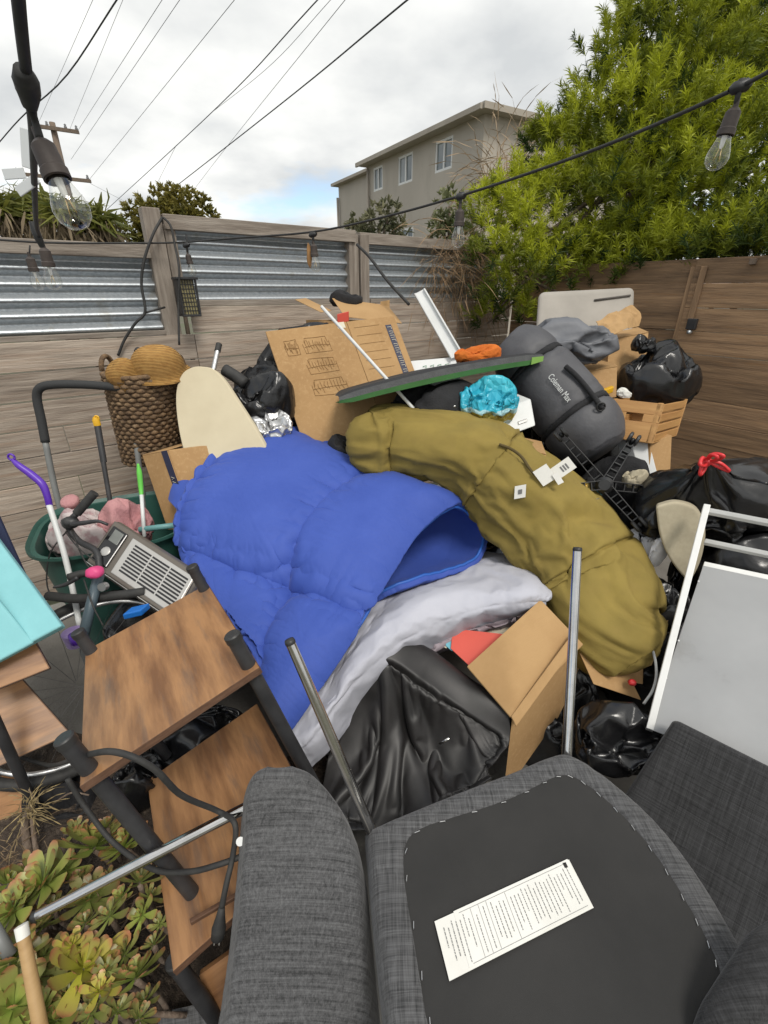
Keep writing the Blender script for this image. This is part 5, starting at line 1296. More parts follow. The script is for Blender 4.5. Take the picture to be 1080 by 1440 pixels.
# carton under the basket
cb = thing('printed_carton', 'small carton with a navy printed edge under the seagrass basket', 'carton', P(235, 720, 1.9))
c0 = np.array([P(200, 641, 1.95), P(234, 634, 1.88), P(268, 725, 1.74), P(236, 745, 1.78)]); c0[2] = c0[1] + c0[3] - c0[0]
slab('front_panel', c0[0], c0[1] - c0[0], c0[3] - c0[0], np.array([.01, .012, -.002]), M['card'], cb)
slab('side_panel', c0[1] + (.004, .004, 0), np.array([.20, .06, .01]), c0[2] - c0[1], np.array([-.002, .01, .0]), M['card'], cb)
slab('top_panel', c0[0], c0[1] - c0[0], np.array([.16, .20, .01]), np.array([0, 0, .004]), M['card'], cb)
eS = c0[2] - c0[1]; eN = unit(c0[1] - c0[0])
st = slab('printed_strip', c0[1] - eN * .035 + np.array([0, -.003, .003]), eS, eN * .04, np.array([0.002, -.003, .001]), M['navy'], cb, bev=0)
for k in range(9):
    q = c0[1] - eN * .026 + eS * (.34 + k * .06) + np.array([.002, -.0075, .0045])
    V, F = tube([q, q + eN * .018 + eS * .02, q + eS * .035, q + eN * .016 + eS * .045][: 3 + k % 2], .0011, 5); add('lettering', V, F, M['cream_paper'], cb)

# ironing board
ib = thing('ironing_board', 'cream ironing board tip with grey legs leaning behind the comforter', 'ironing board', P(310, 640, 1.9))
ol = [(262, 650), (252, 610), (247, 572), (248, 545), (256, 525), (270, 516), (285, 515), (300, 519), (314, 533), (330, 557), (347, 583), (362, 607), (385, 650)]
pn_ = [P(u, v, 2.12 - (v - 515) * .0017) for u, v in ol]
pn_ = catmull(np.array(pn_), 60); nb_ = len(pn_)
dep = np.array([.012, .02, -.014])
V = np.vstack([pn_, pn_ + dep]); F = [tuple(range(nb_))[::-1], tuple(range(nb_, 2 * nb_))] + [(i, (i + 1) % nb_, nb_ + (i + 1) % nb_, nb_ + i) for i in range(nb_)]
bevel(add('padded_top', V, F, M['cream'], ib), .006, 3)
for pts, r_ in (([(192, 492, 2.2), (252, 534, 2.14)], .012), ([(308, 484, 2.3), (298, 530, 2.18)], .011)):
    V, F = tube(PS(pts), r_, 14); l_ = add('leg', V, F, M['alu'], ib, smooth=40)
    a, b = PS(pts); V, F = tube([a, a + (b - a) * .22], r_ * 1.3, 14); add('foot_sleeve', V, F, M['black_rubber'], l_, smooth=40)
V, F = tube(PS([(316, 520, 2.2), (332, 530, 2.18), (345, 540, 2.16)]), .028, 12, n=10); add('foot_bar', V, F, M['black_rubber'], ib, smooth=True)

# ================================================================== BACK MIDDLE
def bin_bag(label, c, r, seed, amp=.15, freq=1.9, sub=5, mt='bag', name='bin_bag', cat='bin bag', group='black plastic bin bags', **kw):
    V, F = film(c, r, seed, seed * 1.7)
    return tag(add(name, V, F, M[mt], smooth=True), label, cat, group)
bin_bag('black bin bag wedged between the ironing board and the large carton', P(368, 565, 2.2), (.16, .12, .15), 101)
bin_bag('dark crumpled bag behind the ironing board foot', P(345, 590, 2.3), (.14, .12, .12), 102)
V, F = film(P(378, 598, 2.08), (.11, .08, .07), 1, .4); tag(add('foil_bag', V, F, M['foil'], smooth=True), 'crinkled silver film bag peeking over the blue comforter', 'bag')
bc = np.array([P(373, 466, 2.42), P(554, 444, 2.55), P(600, 600, 2.2), P(432, 640, 2.08)]); bc[2] = bc[1] + bc[3] - bc[0]
big = thing('moving_carton', 'large flat brown carton with furniture sketches leaning in the pile', 'carton', bc[3])
bx_, by_ = bc[1] - bc[0], bc[3] - bc[0]; bn = unit(np.cross(bx_, by_)); bn = bn if bn[1] < 0 else -bn
slab('front_panel', bc[0], bx_ * .62, by_, -bn * .045, M['card'], big, bev=.003)
slab('front_panel', bc[0] + bx_ * .6215, bx_ * .3785, by_, -bn * .045, M['card'], big, bev=.003)
def sketch(lines, w=.0012, mt='ink_brown'):
    parts_ = []
    for pts in lines:
        parts_.append(tube([bc[0] + bx_ * x + by_ * y + bn * .0012 for x, y in pts], w, 4))
    V, F = join(*parts_); o_ = add('printed_sketch', V, F, M[mt], big); o_['kind'] = 'stuff'; return o_
R2 = random.Random(11)
def furn(x, y, w, h):
    """loose pen sketch of a couch: scribbled outline, seat line and hatching"""
    j = lambda: R2.uniform(-.006, .006)
    L = [[(x + j(), y + h * .35 + j()), (x + w * .02 + j(), y + h), (x + w * .5, y + h * 1.03 + j()), (x + w, y + h + j()), (x + w + j(), y + h * .3)],
         [(x + w * .08, y + h * .4), (x + w * .1 + j(), y + j()), (x + w * .5, y + j()), (x + w * .92 + j(), y + j()), (x + w * .93, y + h * .4)],
         [(x + j(), y + h * .55 + j()), (x + w * .4, y + h * .5 + j()), (x + w, y + h * .55 + j())]]
    for k in range(9):
        a_ = x + w * (.08 + .095 * k); L.append([(a_ + j(), y + h * R2.uniform(.0, .3)), (a_ + j(), y + h * R2.uniform(.4, .6)), (a_ + w * .04 + j(), y + h * R2.uniform(.6, .95))])
    return L
sketch(furn(.10, .10, .10, .12) + furn(.24, .10, .20, .12)); sketch(furn(.22, .27, .22, .12)); sketch(furn(.20, .44, .26, .12))
sketch([[(.66, .06 + .07 * k), (.86, .06 + .07 * k)] for k in range(6)] + [[(.66, .52 + .06 * k), (.74, .52 + .06 * k)] for k in range(4)], .0008)
slab('printed_strip', bc[0] + bx_ * .905 + by_ * .07 + bn * .0005, by_ * .50, bx_ * .045, bn * .0012, M['navy'], big, bev=0)
for k in range(13):
    x0 = .915; y0 = .09 + k * .036
    sh = [(x0, y0), (x0 + .028, y0), (x0 + .028, y0 + .018), (x0, y0 + .018)]
    parts_ = [tube([bc[0] + bx_ * x + by_ * y + bn * .0022 for x, y in (sh if k % 3 else sh[:3])], .0014, 4)]
    V, F = join(*parts_); add('lettering', V, F, M['cream_paper'], big)
slab('tape', bc[0] + bx_ * .54 + by_ * .0 + bn * .0004, bx_ * .06, by_ * .05, bn * .0006, M['cream_paper'], big, bev=0)

ob = thing('open_carton', 'weathered open carton with splayed flaps against the fence', 'carton', P(480, 470, 2.8))
o0, o1 = P(455, 452, 2.72), P(545, 452, 2.95); od = np.array([-.12, .16, 0])
slab('front_panel', o0 + (0, 0, -.35), o1 - o0, np.array([0, 0, .35]), np.array([-.003, .004, 0]), M['card'], ob)
slab('back_panel', o0 + od + (0, 0, -.35), o1 - o0, np.array([0, 0, .35]), np.array([-.003, .004, 0]), M['card_in'], ob)
slab('side_panel', o0 + (0, 0, -.35), od, np.array([0, 0, .35]), np.array([.003, .002, 0]), M['card_in'], ob)
slab('flap', P(467, 420, 2.9), P(545, 430, 3.0) - P(467, 420, 2.9), P(485, 446, 2.74) - P(467, 420, 2.9), np.array([0, 0, .004]), M['card_in'], ob)
slab('flap', P(415, 422, 2.85), P(452, 440, 2.75) - P(415, 422, 2.85), P(430, 420, 2.95) - P(415, 422, 2.85), np.array([0, 0, .004]), M['card_in'], ob)
slab('flap', P(535, 424, 2.98), P(548, 422, 3.0) - P(535, 424, 2.98), P(535, 448, 2.96) - P(535, 424, 2.98), np.array([0, .004, 0]), M['card'], ob)
V, F = film(P(487, 420, 2.95), (.10, .07, .05), 2, .3); tag(add('dark_cloth', V, F, M['black_cloth'], smooth=True), 'black cloth bundle in the open carton by the fence', 'cloth')
tag(slab('red_packet', P(474, 442, 2.70), P(490, 438, 2.72) - P(474, 442, 2.70), np.array([0, 0, -.05]), np.array([0, .03, 0]), M['red_paper'], None), 'small red packet between the large and the open carton', 'packet')
V, F = tube(PS([(452, 431, 2.30), (588, 582, 1.98)]), .0075, 12); rod = add('white_rod', V, F, M['white_plastic'], smooth=35); tag(rod, 'long thin white rod leaning across the sketch-printed carton', 'rod')
chn = thing('white_channel', 'white plastic channel standing up behind the foam board', 'channel', P(652, 500, 2.4))
a, b = P(582, 414, 2.72), P(634, 505, 2.42); w_ = P(597, 406, 2.72) - a
slab('web', a, b - a, w_, np.array([0, .006, .0]), M['white_plastic'], chn)
slab('lip', a, b - a, w_ * .14, np.array([0, -.02, .004]), M['white_plastic'], chn); slab('lip', a + w_ * .86, b - a, w_ * .14, np.array([0, -.02, .004]), M['white_plastic'], chn)
V, F = film(P(672, 498, 2.16), (.105, .06, .045), 2, 2.0); tag(add('orange_cloth', V, F, M['orange'], smooth=True), 'bright orange fleece lying on the foam board', 'cloth')
sf = thing('foam_slab', 'white polystyrene slab with printed marks behind the foam board', 'foam slab', P(608, 525, 2.4))
s0 = np.array([P(572, 508, 2.45), P(640, 502, 2.45), P(652, 540, 2.3), P(580, 550, 2.3)])
slab('slab', s0[0], s0[1] - s0[0], s0[3] - s0[0], np.array([0, .03, -.02]), M['white_plastic'], sf)
for k in range(4): 
    q = s0[0] + (s0[1] - s0[0]) * (.3 + .15 * k) + (s0[3] - s0[0]) * .25 + np.array([0, -.003, .003])
    V, F = tube([q, q + np.array([.018, 0, .006]), q + np.array([.015, -.01, -.012]), q + np.array([.002, -.01, -.012])], .0018, 5); add('mark', V, F, M['green_paper'], sf)

# foam surf board seen edge-on
fb = thing('foam_board', 'long black and green foam board lying across the heap', 'foam board', P(620, 540, 2.0))
mid = PS([(477, 562, 1.90), (540, 545, 1.93), (620, 526, 1.99), (700, 511, 2.08), (764, 502, 2.18)]); nn_ = 60
C = catmull(mid, nn_); s_ = np.linspace(0, 1, nn_)
thk = np.interp(s_, [0, .08, .5, .92, 1], [.030, .052, .062, .055, .035]); wid = .42 * np.sqrt(np.clip(1 - (2 * s_ - 1) ** 6, .08, 1))
bk_ = unit((-.25, 1, -.215)); up = np.array([0, 0, 1.0])
def strip(f0, f1, o0, o1, mt, name):
    A = C + up * (thk * f0)[:, None] + bk_ * o0; B = C + up * (thk * f1)[:, None] + bk_ * o1
    V = np.stack([A, B], 1).reshape(-1, 3); return add(name, V, grid_faces(nn_, 2), M[mt], fb, smooth=True)
strip(-.5, -.12, .004, 0, 'foam_green', 'bottom_skin'); strip(-.12, .32, 0, .006, 'foam_grey', 'rail')
strip(.32, .5, .006, .03, 'foam_black', 'deck_edge')
A = C + up * (thk * .5)[:, None] + bk_ * .03; B = C + bk_ * wid[:, None] + up * (thk * .6)[:, None]
add('deck', np.stack([A, B], 1).reshape(-1, 3), grid_faces(nn_, 2), M['foam_black'], fb, smooth=True)
A = C - up * (thk * .5)[:, None] + bk_ * .004; B = C + bk_ * wid[:, None] - up * (thk * .4)[:, None]
add('bottom_skin', np.stack([A, B], 1).reshape(-1, 3), grid_faces(nn_, 2), M['foam_green'], fb, smooth=True)
k0 = int(nn_ * .92); A = C[k0:] + up * (thk[k0:] * .1)[:, None] - bk_ * .003; B = C[k0:] - up * (thk[k0:] * .52)[:, None] - bk_ * .003
add('lime_tip', np.stack([A, B], 1).reshape(-1, 3), grid_faces(nn_ - k0, 2), M['foam_lime'], fb, smooth=True)

bin_bag('soft black sack under the foam board', P(610, 572, 2.12), (.22, .16, .13), 121, .06, 1.8, mt='black_cloth')
bin_bag('small black bag between the comforter and the olive duffel', P(484, 632, 2.05), (.08, .08, .08), 122, .1, 1.8, mt='black_cloth')
V, F = tube([P(632, 590, 1.98), P(634, 574, 1.98), P(641, 571, 1.98)], .006, 8, n=10); tag(add('metal_hook', V, F, M['chrome'], smooth=True), 'small bright metal hook beside the aqua bag', 'hook')
# aqua printed carrier bag
aqm = bpy.data.materials.new('aqua_printed_bag'); aqm.use_nodes = True
nt = aqm.node_tree; bsd = nt.nodes['Principled BSDF']; bsd.inputs['Roughness'].default_value = .35
tcx_ = nd(nt, 'ShaderNodeTexCoord'); sx_ = nd(nt, 'ShaderNodeSeparateXYZ'); nt.links.new(tcx_.outputs['Object'], sx_.inputs[0])
nz = nd(nt, 'ShaderNodeTexNoise', Scale=14.0, Detail=3); nt.links.new(tcx_.outputs['Object'], nz.inputs['Vector'])
ma = nd(nt, 'ShaderNodeMath', operation='MULTIPLY_ADD'); nt.links.new(nz.outputs['Fac'], ma.inputs[0]); ma.inputs[1].default_value = .05; nt.links.new(sx_.outputs['Z'], ma.inputs[2])
mr_ = nd(nt, 'ShaderNodeMapRange'); mr_.inputs['From Min'].default_value = 0.0; mr_.inputs['From Max'].default_value = .26; nt.links.new(ma.outputs[0], mr_.inputs['Value'])
cr_ = nd(nt, 'ShaderNodeValToRGB'); nt.links.new(mr_.outputs[0], cr_.inputs['Fac']); cr_.color_ramp.interpolation = 'CONSTANT'
els = cr_.color_ramp.elements
els[0].position = 0; els[0].color = (.45, .55, .55, 1); els[1].position = .30; els[1].color = (.42, .34, .06, 1)
for p_, c_ in ((.42, (.36, .58, .62, 1)), (.50, (.03, .40, .55, 1)), (.80, (.05, .46, .58, 1))):
    e = els.new(p_); e.color = c_
nt.links.new(cr_.outputs['Color'], bsd.inputs['Base Color'])
vz = nd(nt, 'ShaderNodeTexVoronoi', Scale=26.0, feature='DISTANCE_TO_EDGE'); nt.links.new(tcx_.outputs['Object'], vz.inputs['Vector'])
bz = nd(nt, 'ShaderNodeBump', Strength=.8, Distance=.02); nt.links.new(vz.outputs['Distance'], bz.inputs['Height']); nt.links.new(bz.outputs[0], bsd.inputs['Normal'])
V, F = film(P(690, 566, 2.0), (.13, .10, .12), 0, 4.0); tag(add('carrier_bag', V, F, aqm, smooth=True), 'aqua blue plastic bag with yellow band under the foam board', 'bag')
gx = thing('grey_box', 'pale grey plastic box beneath the aqua bag', 'box', P(720, 612, 1.95))
q = np.array([P(684, 583, 1.98), P(747, 561, 2.06), P(745, 610, 1.98), P(690, 622, 1.90)]); q[2] = q[1] + q[3] - q[0]
slab('shell', q[0], q[1] - q[0], q[3] - q[0], np.array([-.05, .10, .01]), M['white_plastic'], gx, bev=.006)
slab('latch', q[0] + (q[1] - q[0]) * .62 + (q[3] - q[0]) * .62, (q[1] - q[0]) * .2, (q[3] - q[0]) * .1, np.array([.003, -.006, 0]), M['silver'], gx)
def carton_box(label, q, depth, name='carton', extra=None, mt='card'):
    """closed carton: front face corners q (tl, tr, br, bl) and a depth vector, split in panels"""
    q = np.asarray(q); q[2] = q[1] + q[3] - q[0]; d = np.asarray(depth, float)
    root = thing(name, label, 'carton', q[3])
    t_ = unit(d) * .004
    slab('front_panel', q[0], q[1] - q[0], q[3] - q[0], t_, M[mt], root)
    slab('side_panel', q[1], d, q[3] - q[0], -unit(q[1] - q[0]) * .004, M[mt], root); slab('side_panel', q[0], d, q[3] - q[0], unit(q[1] - q[0]) * .004, M[mt], root)
    slab('top_flap', q[0] + (0, 0, .001), q[1] - q[0], d * .497, np.array([0, 0, .004]), M[mt], root); slab('top_flap', q[0] + d * .503 + (0, 0, .001), q[1] - q[0], d * .497, np.array([0, 0, .004]), M[mt], root)
    slab('back_panel', q[0] + d, q[1] - q[0], q[3] - q[0], -t_, M[mt], root)
    return root
carton_box('small closed carton between the grey box and the olive duffel', [P(715, 628, 1.86), P(768, 640, 1.80), P(768, 690, 1.72), P(715, 680, 1.78)], (.03, .16, .005))

# ================================================================== RIGHT SIDE OF THE HEAP
# grey stuff sack with straps and lettering
sk = thing('stuff_sack', 'charcoal sleeping bag sack with black straps and white lettering', 'sleeping bag', P(800, 620, 2.1))
axs = PS([(712, 482, 2.46), (732, 500, 2.42), (762, 533, 2.33), (795, 572, 2.22), (826, 610, 2.12), (846, 636, 2.05)]); rds = [.10, .15, .165, .17, .165, .11]
nu, nv = 110, 80
C = catmull(axs, nu); rr = catmull(np.array(rds)[:, None], nu)[:, 0]
t = np.gradient(C, axis=0); t /= np.linalg.norm(t, axis=1, keepdims=True)
xs = np.cross(t, [0, 0, 1.0]); xs /= np.linalg.norm(xs, axis=1, keepdims=True); ys = np.cross(xs, t)
ang = np.linspace(0, 2 * np.pi, nv, endpoint=False); sN = np.linspace(0, 1, nu)[:, None]
q = np.stack([sN * 1.2 + 0 * ang, np.cos(ang) + 0 * sN, np.sin(ang) + 0 * sN], -1)
sk_f = pn(q * 1.8, 141) * .07
for s in (.33, .68): sk_f = sk_f - .07 * np.exp(-((sN - s) / .03) ** 2)
RRR = rr[:, None] * (1 + sk_f)
SV = C[:, None, :] + RRR[..., None] * (np.cos(ang)[None, :, None] * xs[:, None, :] + np.sin(ang)[None, :, None] * ys[:, None, :])
pw = np.zeros((nu, nv)); pw[:2] = pw[-2:] = 1
for s in (.33, .68): pw[int(s * nu)] = 1
pw[:, int(.7 * nv):int(.8 * nv)] = 1
SV = sim(SV.reshape(-1, 3), grid_faces(nu, nv, True), frames=12, shrink=-.05, pins=pw.ravel(), bend=.15, tens=20, grav=0, S=4, air=3, pressure=-.8).reshape(nu, nv, 3)
add('sack_body', SV.reshape(-1, 3), grid_faces(nu, nv, True) + [tuple(range(nv))[::-1], tuple((nu - 1) * nv + k for k in range(nv))], M['grey_nylon'], sk, smooth=True)
for s in (.33, .68):
    k = int(s * nu); hw = .011
    Vs = []
    for kk in (k - 2, k + 2):
        Vs.append(C[kk] + (SV[kk] - C[kk]) * 1.03)
    Vv = np.concatenate([Vs[0], Vs[1]]); solid(add('strap', Vv, [(j, (j + 1) % nv, nv + (j + 1) % nv, nv + j) for j in range(nv)], M['black_cloth'], sk, smooth=True), .003, 1)
def on_grid(SVg, u, v, lift=.003):
    r = ray(u, v); c = np.array([0, 0, CAM_H]); pts = SVg.reshape(-1, 3); w = pts - c; tt = w @ r / (r @ r); dd_ = np.linalg.norm(w - tt[:, None] * r, axis=1)
    ok = np.where(dd_ < max(.02, dd_.min() * 1.3))[0]; k = ok[np.argmin(tt[ok])]; return c + r * (tt[k] - lift)
V, F = tube([on_grid(SV, u, v, .008) for u, v in ((795, 515), (810, 528), (825, 545), (838, 562), (848, 575))], .012, 8, n=24); add('compression_strap', V, F, M['black_cloth'], sk, smooth=True)
V, F = tube([on_grid(SV, 845, 572, .012) + .018 * np.array([math.cos(a), 0, math.sin(a)]) for a in np.linspace(0, 6.28, 14)], .004, 6); add('buckle', V, F, M['black_plastic'], sk, smooth=True)
fc = bpy.data.curves.new('lettering', 'FONT'); fc.body = 'Coleman Max'; fc.size = 1.0; fc.extrude = 0.004
fo = bpy.data.objects.new('lettering', fc); COL.objects.link(fo)
dgx = bpy.context.evaluated_depsgraph_get(); tm = bpy.data.meshes.new_from_object(fo.evaluated_get(dgx)); bpy.data.objects.remove(fo)
tv = np.array([v.co[:] for v in tm.vertices]); wd = tv[:, 0].max()
A0, A1 = on_grid(SV, 770, 530, .004), on_grid(SV, 798, 566, .004)
xa = A1 - A0; Lw = np.linalg.norm(xa); tcam = unit(np.array([0, 0, CAM_H]) - (A0 + A1) / 2); ya = np.cross(tcam, unit(xa)); ya = ya if ya[0] > 0 or ya[2] > 0 else -ya
sc_ = Lw / wd
tl = A0 + tv[:, :1] * sc_ * unit(xa) + tv[:, 1:2] * sc_ * 1.5 * ya + tv[:, 2:] * .3 * tcam
add('lettering', tl + tcam * .006, [tuple(p.vertices) for p in tm.polygons], M['white_plastic'], sk)

# grey cover cloth above the sack
V, F = film(P(792, 484, 2.46), (.29, .15, .135), 0, 2.6, axes=[[.98, .0, .17], [0, 1, 0], [-.17, 0, .98]]); tag(add('cover_cloth', V, F, M['tarp'], smooth=True), 'crumpled slate grey cover cloth lying above the sleeping bag sack', 'cloth')
cu = np.array([P(757, 410, 2.95), P(893, 403, 3.0), P(897, 450, 2.86), P(752, 478, 2.78)]); cu[2] = cu[1] + cu[3] - cu[0]
cs = thing('sofa_cushion', 'oatmeal sofa cushion propped up under the tree', 'cushion', cu[3])
pad = slab('pad', cu[0], cu[1] - cu[0], (cu[3] - cu[0]) * 1.1, np.array([.05, .13, -.02]), M['cushion'], cs, bev=.035); pad.modifiers[0].segments = 5
V, F = tube([cu[0] + (cu[1] - cu[0]) * .58 + (cu[3] - cu[0]) * .26 + (0, -.004, .004), cu[0] + (cu[1] - cu[0]) * .95 + (cu[3] - cu[0]) * .20 + (0, -.004, .004)], .006, 8); add('piped_seam', V, F, mat('dark_seam', (.10, .09, .08), .9), cs, smooth=True)
carton_box('carton with printed side just left of the bin bag', [P(820, 524, 2.42), P(868, 516, 2.42), P(865, 560, 2.32), P(818, 566, 2.32)], (.05, .2, .01))
uc = carton_box('upper carton with a torn paper flap behind the bin bag', [P(858, 478, 2.62), P(912, 468, 2.66), P(905, 520, 2.5), P(852, 530, 2.5)], (.05, .22, .01))
PF = np.array([[P(*p) for p in r] for r in [[(838, 452, 2.6), (862, 438, 2.66), (890, 428, 2.7)], [(846, 462, 2.55), (875, 448, 2.6), (903, 440, 2.66)], [(862, 470, 2.52), (880, 462, 2.56), (900, 458, 2.62)]]])
G = grid_surface(PF, 24, 36); Nn = grid_normals(G); G = G + Nn * (.02 * crease(G * 9, 155, 2))[..., None]
solid(add('torn_flap', G.reshape(-1, 3), grid_faces(24, 36), M['card_in'], uc, smooth=False), .003)
bin_bag('glossy black bin bag resting on the pine crate', P(925, 528, 2.42), (.21, .16, .17), 161, .16, 1.7, sub=6)
V, F = film(P(905, 484, 2.5), (.06, .05, .05), 1, 2.2); tag(add('dark_knot', V, F, M['bag'], smooth=True), 'twisted black neck above the bin bag on the crate', 'bin bag', 'black plastic bin bags')

# pine crate
crt = thing('wooden_crate', 'pine slat crate holding the glossy bin bag', 'crate', P(915, 620, 2.2))
e0, e1_, e2_ = P(860, 560, 2.20), P(935, 568, 2.08), P(918, 624, 2.02); f1 = P(967, 562, 2.30)
ev = e2_ - e1_; eh = e1_ - e0; sh_ = f1 - e1_; nE = unit(np.cross(eh, ev)); nE = nE if nE[1] < 0 else -nE
slab('end_panel', e0, eh, ev * .30, -nE * .012, M['pine'], crt); slab('end_panel', e0 + ev * .50, eh, ev * .5, -nE * .012, M['pine'], crt)
slab('end_panel', e0 + ev * .30, eh * .36, ev * .20, -nE * .012, M['pine'], crt); slab('end_panel', e0 + ev * .30 + eh * .68, eh * .32, ev * .20, -nE * .012, M['pine'], crt)
for k in range(4):
    slab('slat', e1_ + ev * (.02 + .25 * k) , sh_, ev * .19, -unit(eh) * .009, M['pine'], crt)
    slab('slat', e0 + ev * (.02 + .25 * k) , sh_, ev * .19, unit(eh) * .009, M['pine'], crt)
slab('end_panel', e0 + sh_, eh, ev, nE * .012, M['pine'], crt); slab('floor', e0 + ev * .97, eh, sh_, ev * .03, M['pine'], crt)
slab('corner_post', e1_ - unit(eh) * .03, ev, unit(eh) * .018, unit(sh_) * .03, M['pine'], crt)
tag(slab('yellow_tool', P(842, 560, 2.28), P(862, 552, 2.3) - P(842, 560, 2.28), np.array([0, 0, .03]), np.array([0, .03, 0]), M['yellow'], None, bev=.004), 'yellow plastic tool end beside the crate', 'tool')
V, F = film(P(878, 553, 2.24), (.035, .03, .025), 1, 1); tag(add('crumpled_paper', V, F, M['paper'], smooth=True), 'crumpled white paper on the crate rim', 'paper')
tag(slab('tall_carton', P(915, 622, 2.06), P(945, 612, 2.12) - P(915, 622, 2.06), P(912, 680, 1.95) - P(915, 622, 2.06), np.array([-.05, .12, 0]), M['card'], None), 'tall tan carton standing under the pine crate', 'carton')
tag(slab('white_case', P(888, 622, 2.10), P(913, 622, 2.07) - P(888, 622, 2.10), P(900, 670, 1.98) - P(888, 622, 2.10), np.array([-.03, .1, 0]), M['white_plastic'], None), 'white plastic case beside the tall tan carton', 'case')

# office chair base
oc = thing('office_chair', 'black office chair upturned with its five-star base in the air', 'office chair', P(850, 700, 1.8))
hub = P(850, 682, 1.74)
V, F = lathe([(.0, .03), (.022, .03), (.034, .015), (.036, -.02), (.022, -.05), (.022, -.2)], hub, unit(np.array([0, 0, CAM_H]) - hub), 24); add('hub', V, F, M['black_plastic'], oc, smooth=35)
V, F = tube([hub, P(835, 740, 1.9)], .024, 14); add('gas_lift', V, F, M['black_metal'], oc, smooth=True)
for (u, v, D, cast) in ((790, 612, 1.92, 1), (888, 622, 1.95, 1), (782, 688, 1.72, 0), (938, 692, 1.74, 0), (900, 738, 1.60, 1)):
    e = P(u, v, D); d = e - hub; side = unit(np.cross(d, np.array([0, 0, CAM_H]) - hub)); upv = unit(np.cross(side, d)); upv = upv if upv[2] > 0 else -upv
    for s in (-1, 1):
        slab('arm_rib', hub + side * s * .017 - upv * .012, d + side * s * -.006, side * s * .004, upv * .03, M['black_plastic'], oc, bev=.001)
    for k in range(1, 7):
        f = k / 7; slab('arm_web', hub + d * f - side * .015, side * .03, d * .02, upv * .012, M['black_plastic'], oc, bev=0)
    if cast:
        for s in (-1, 1):
            V, F = lathe([(.0, 0), (.020, 0), (.027, .004), (.027, .012), (.02, .016), (.0, .016)], e + side * s * .016 - side * .008 + upv * .02, side, 20); add('caster', V, F, M['black_plastic'], oc, smooth=35)
        V, F = tube([e - upv * .01, e + upv * .02], .009, 10); add('caster_stem', V, F, M['black_plastic'], oc, smooth=True)
V, F = film(P(862, 690, 2.0), (.26, .14, .20), 2, .9); add('seat_pad', V, F, M['black_cloth'], oc, smooth=True)
V, F = film(P(893, 672, 1.80), (.05, .04, .045), 2, 1.6); tag(add('beige_shoe', V, F, M['shade'], smooth=True), 'beige cloth bundle caught behind the office chair base', 'cloth')
tag(slab('teal_strip', P(858, 735, 1.66), P(880, 765, 1.60) - P(858, 735, 1.66), np.array([.02, 0.02, 0.0]), np.array([-.012, .01, -.03]), M['teal'], None), 'teal plastic strip between the duffel and the white shirt', 'strip')
tag(slab('white_board', P(822, 712, 1.72), P(858, 745, 1.62) - P(822, 712, 1.72), np.array([.03, .02, 0]), np.array([0, 0, -.03]), M['white_plastic'], None), 'white board edge showing behind the olive duffel', 'board')
bin_bag('dark bag of odds and ends behind the olive duffel', P(850, 735, 1.95), (.26, .16, .2), 175, .08, 1.6, mt='black_cloth')
V, F = film(P(908, 768, 1.60), (.085, .07, .09), 1, 5.0); tag(add('white_shirt', V, F, M['white_tee'], smooth=True), 'bunched white jersey shirt below the office chair', 'shirt')
# beige rounded seat pad hanging past the bag
ol = [(922, 712), (950, 706), (980, 716), (992, 745), (988, 780), (978, 806), (968, 816), (955, 805), (938, 780), (927, 750)]
pp = catmull(np.array([P(u, v, 1.50 - (v - 720) * .0004) for u, v in ol + ol[:1]]), 60)[:-1]; k_ = len(pp); dv = np.array([.03, .05, -.01])
V = np.vstack([pp, pp + dv]); F = [tuple(range(k_))[::-1], tuple(range(k_, 2 * k_))] + [(i, (i + 1) % k_, k_ + (i + 1) % k_, k_ + i) for i in range(k_)]
tag(bevel(add('seat_pad', V, F, M['shade']), .014, 4), 'beige woven seat pad wedged under the tied bin bag', 'cushion')

# tied bin bag with red drawstring
rb = thing('tied_bin_bag', 'black bin bag tied with a red drawstring', 'bin bag', P(1020, 720, 1.6), 'black plastic bin bags')
U, Fi = ico(5)
kn = unit((-.50, -.45, .62)); dotk = U @ kn
pull = np.clip((dotk - .45) / .55, 0, 1)
B0 = U * np.array([1.25, .95, .85]) * (1 - .0 * pull)[:, None]
kpt = kn * np.array([1.25, .95, .85]) * 1.12
B0 = B0 * (1 - pull[:, None] ** 1.3 * .93) + kpt * pull[:, None] ** 1.3 * .93
U3, F3 = ico(3)
cont = [(U3 * r_ + np.array(c_), F3) for r_, c_ in ((.5, (.35, .1, -.1)), (.5, (-.35, 0, -.15)), (.45, (.7, 0, 0)), (.45, (0, -.3, .05)), (.45, (.1, .3, -.1)), (.4, (-.7, .1, -.2)))]
BV = sim(B0, Fi, cont, 22, pressure=-.5, shrink=-.18, pins=(pull > .9).astype(float), bend=.05)
BV = BV * np.array([.265, .25, .25]) + P(1018, 688, 1.66)
add('bag_film', BV, Fi, M['bag'], rb, smooth=True)
ktop = kpt * np.array([.265, .25, .25]) + P(1018, 688, 1.66)
rng = random.Random(3)
for k in range(5):
    a = rng.uniform(0, 6.28); L1 = rng.uniform(.05, .085)
    d1 = unit(np.array([math.cos(a) * .8 - .1, -.35, math.sin(a) * .6 - .25]))
    d2 = unit(d1 + np.array([.5, 0, -.3]))
    pts = [ktop, ktop + d1 * L1 * .5 + (0, 0, .012), ktop + (d1 + d2) * .5 * L1, ktop + d2 * L1 * .55, ktop + (0, -.006, .004)]
    V, F = tube(pts, [.005, .0065, .0065, .006, .005], 6, n=22); add('drawstring_loop', V, F, M['red_tie'], rb, smooth=True)
V, F = blob(ktop, (.02, .018, .016), 185, .2, 2, sub=3); add('knot', V, F, M['red_tie'], rb, smooth=True)
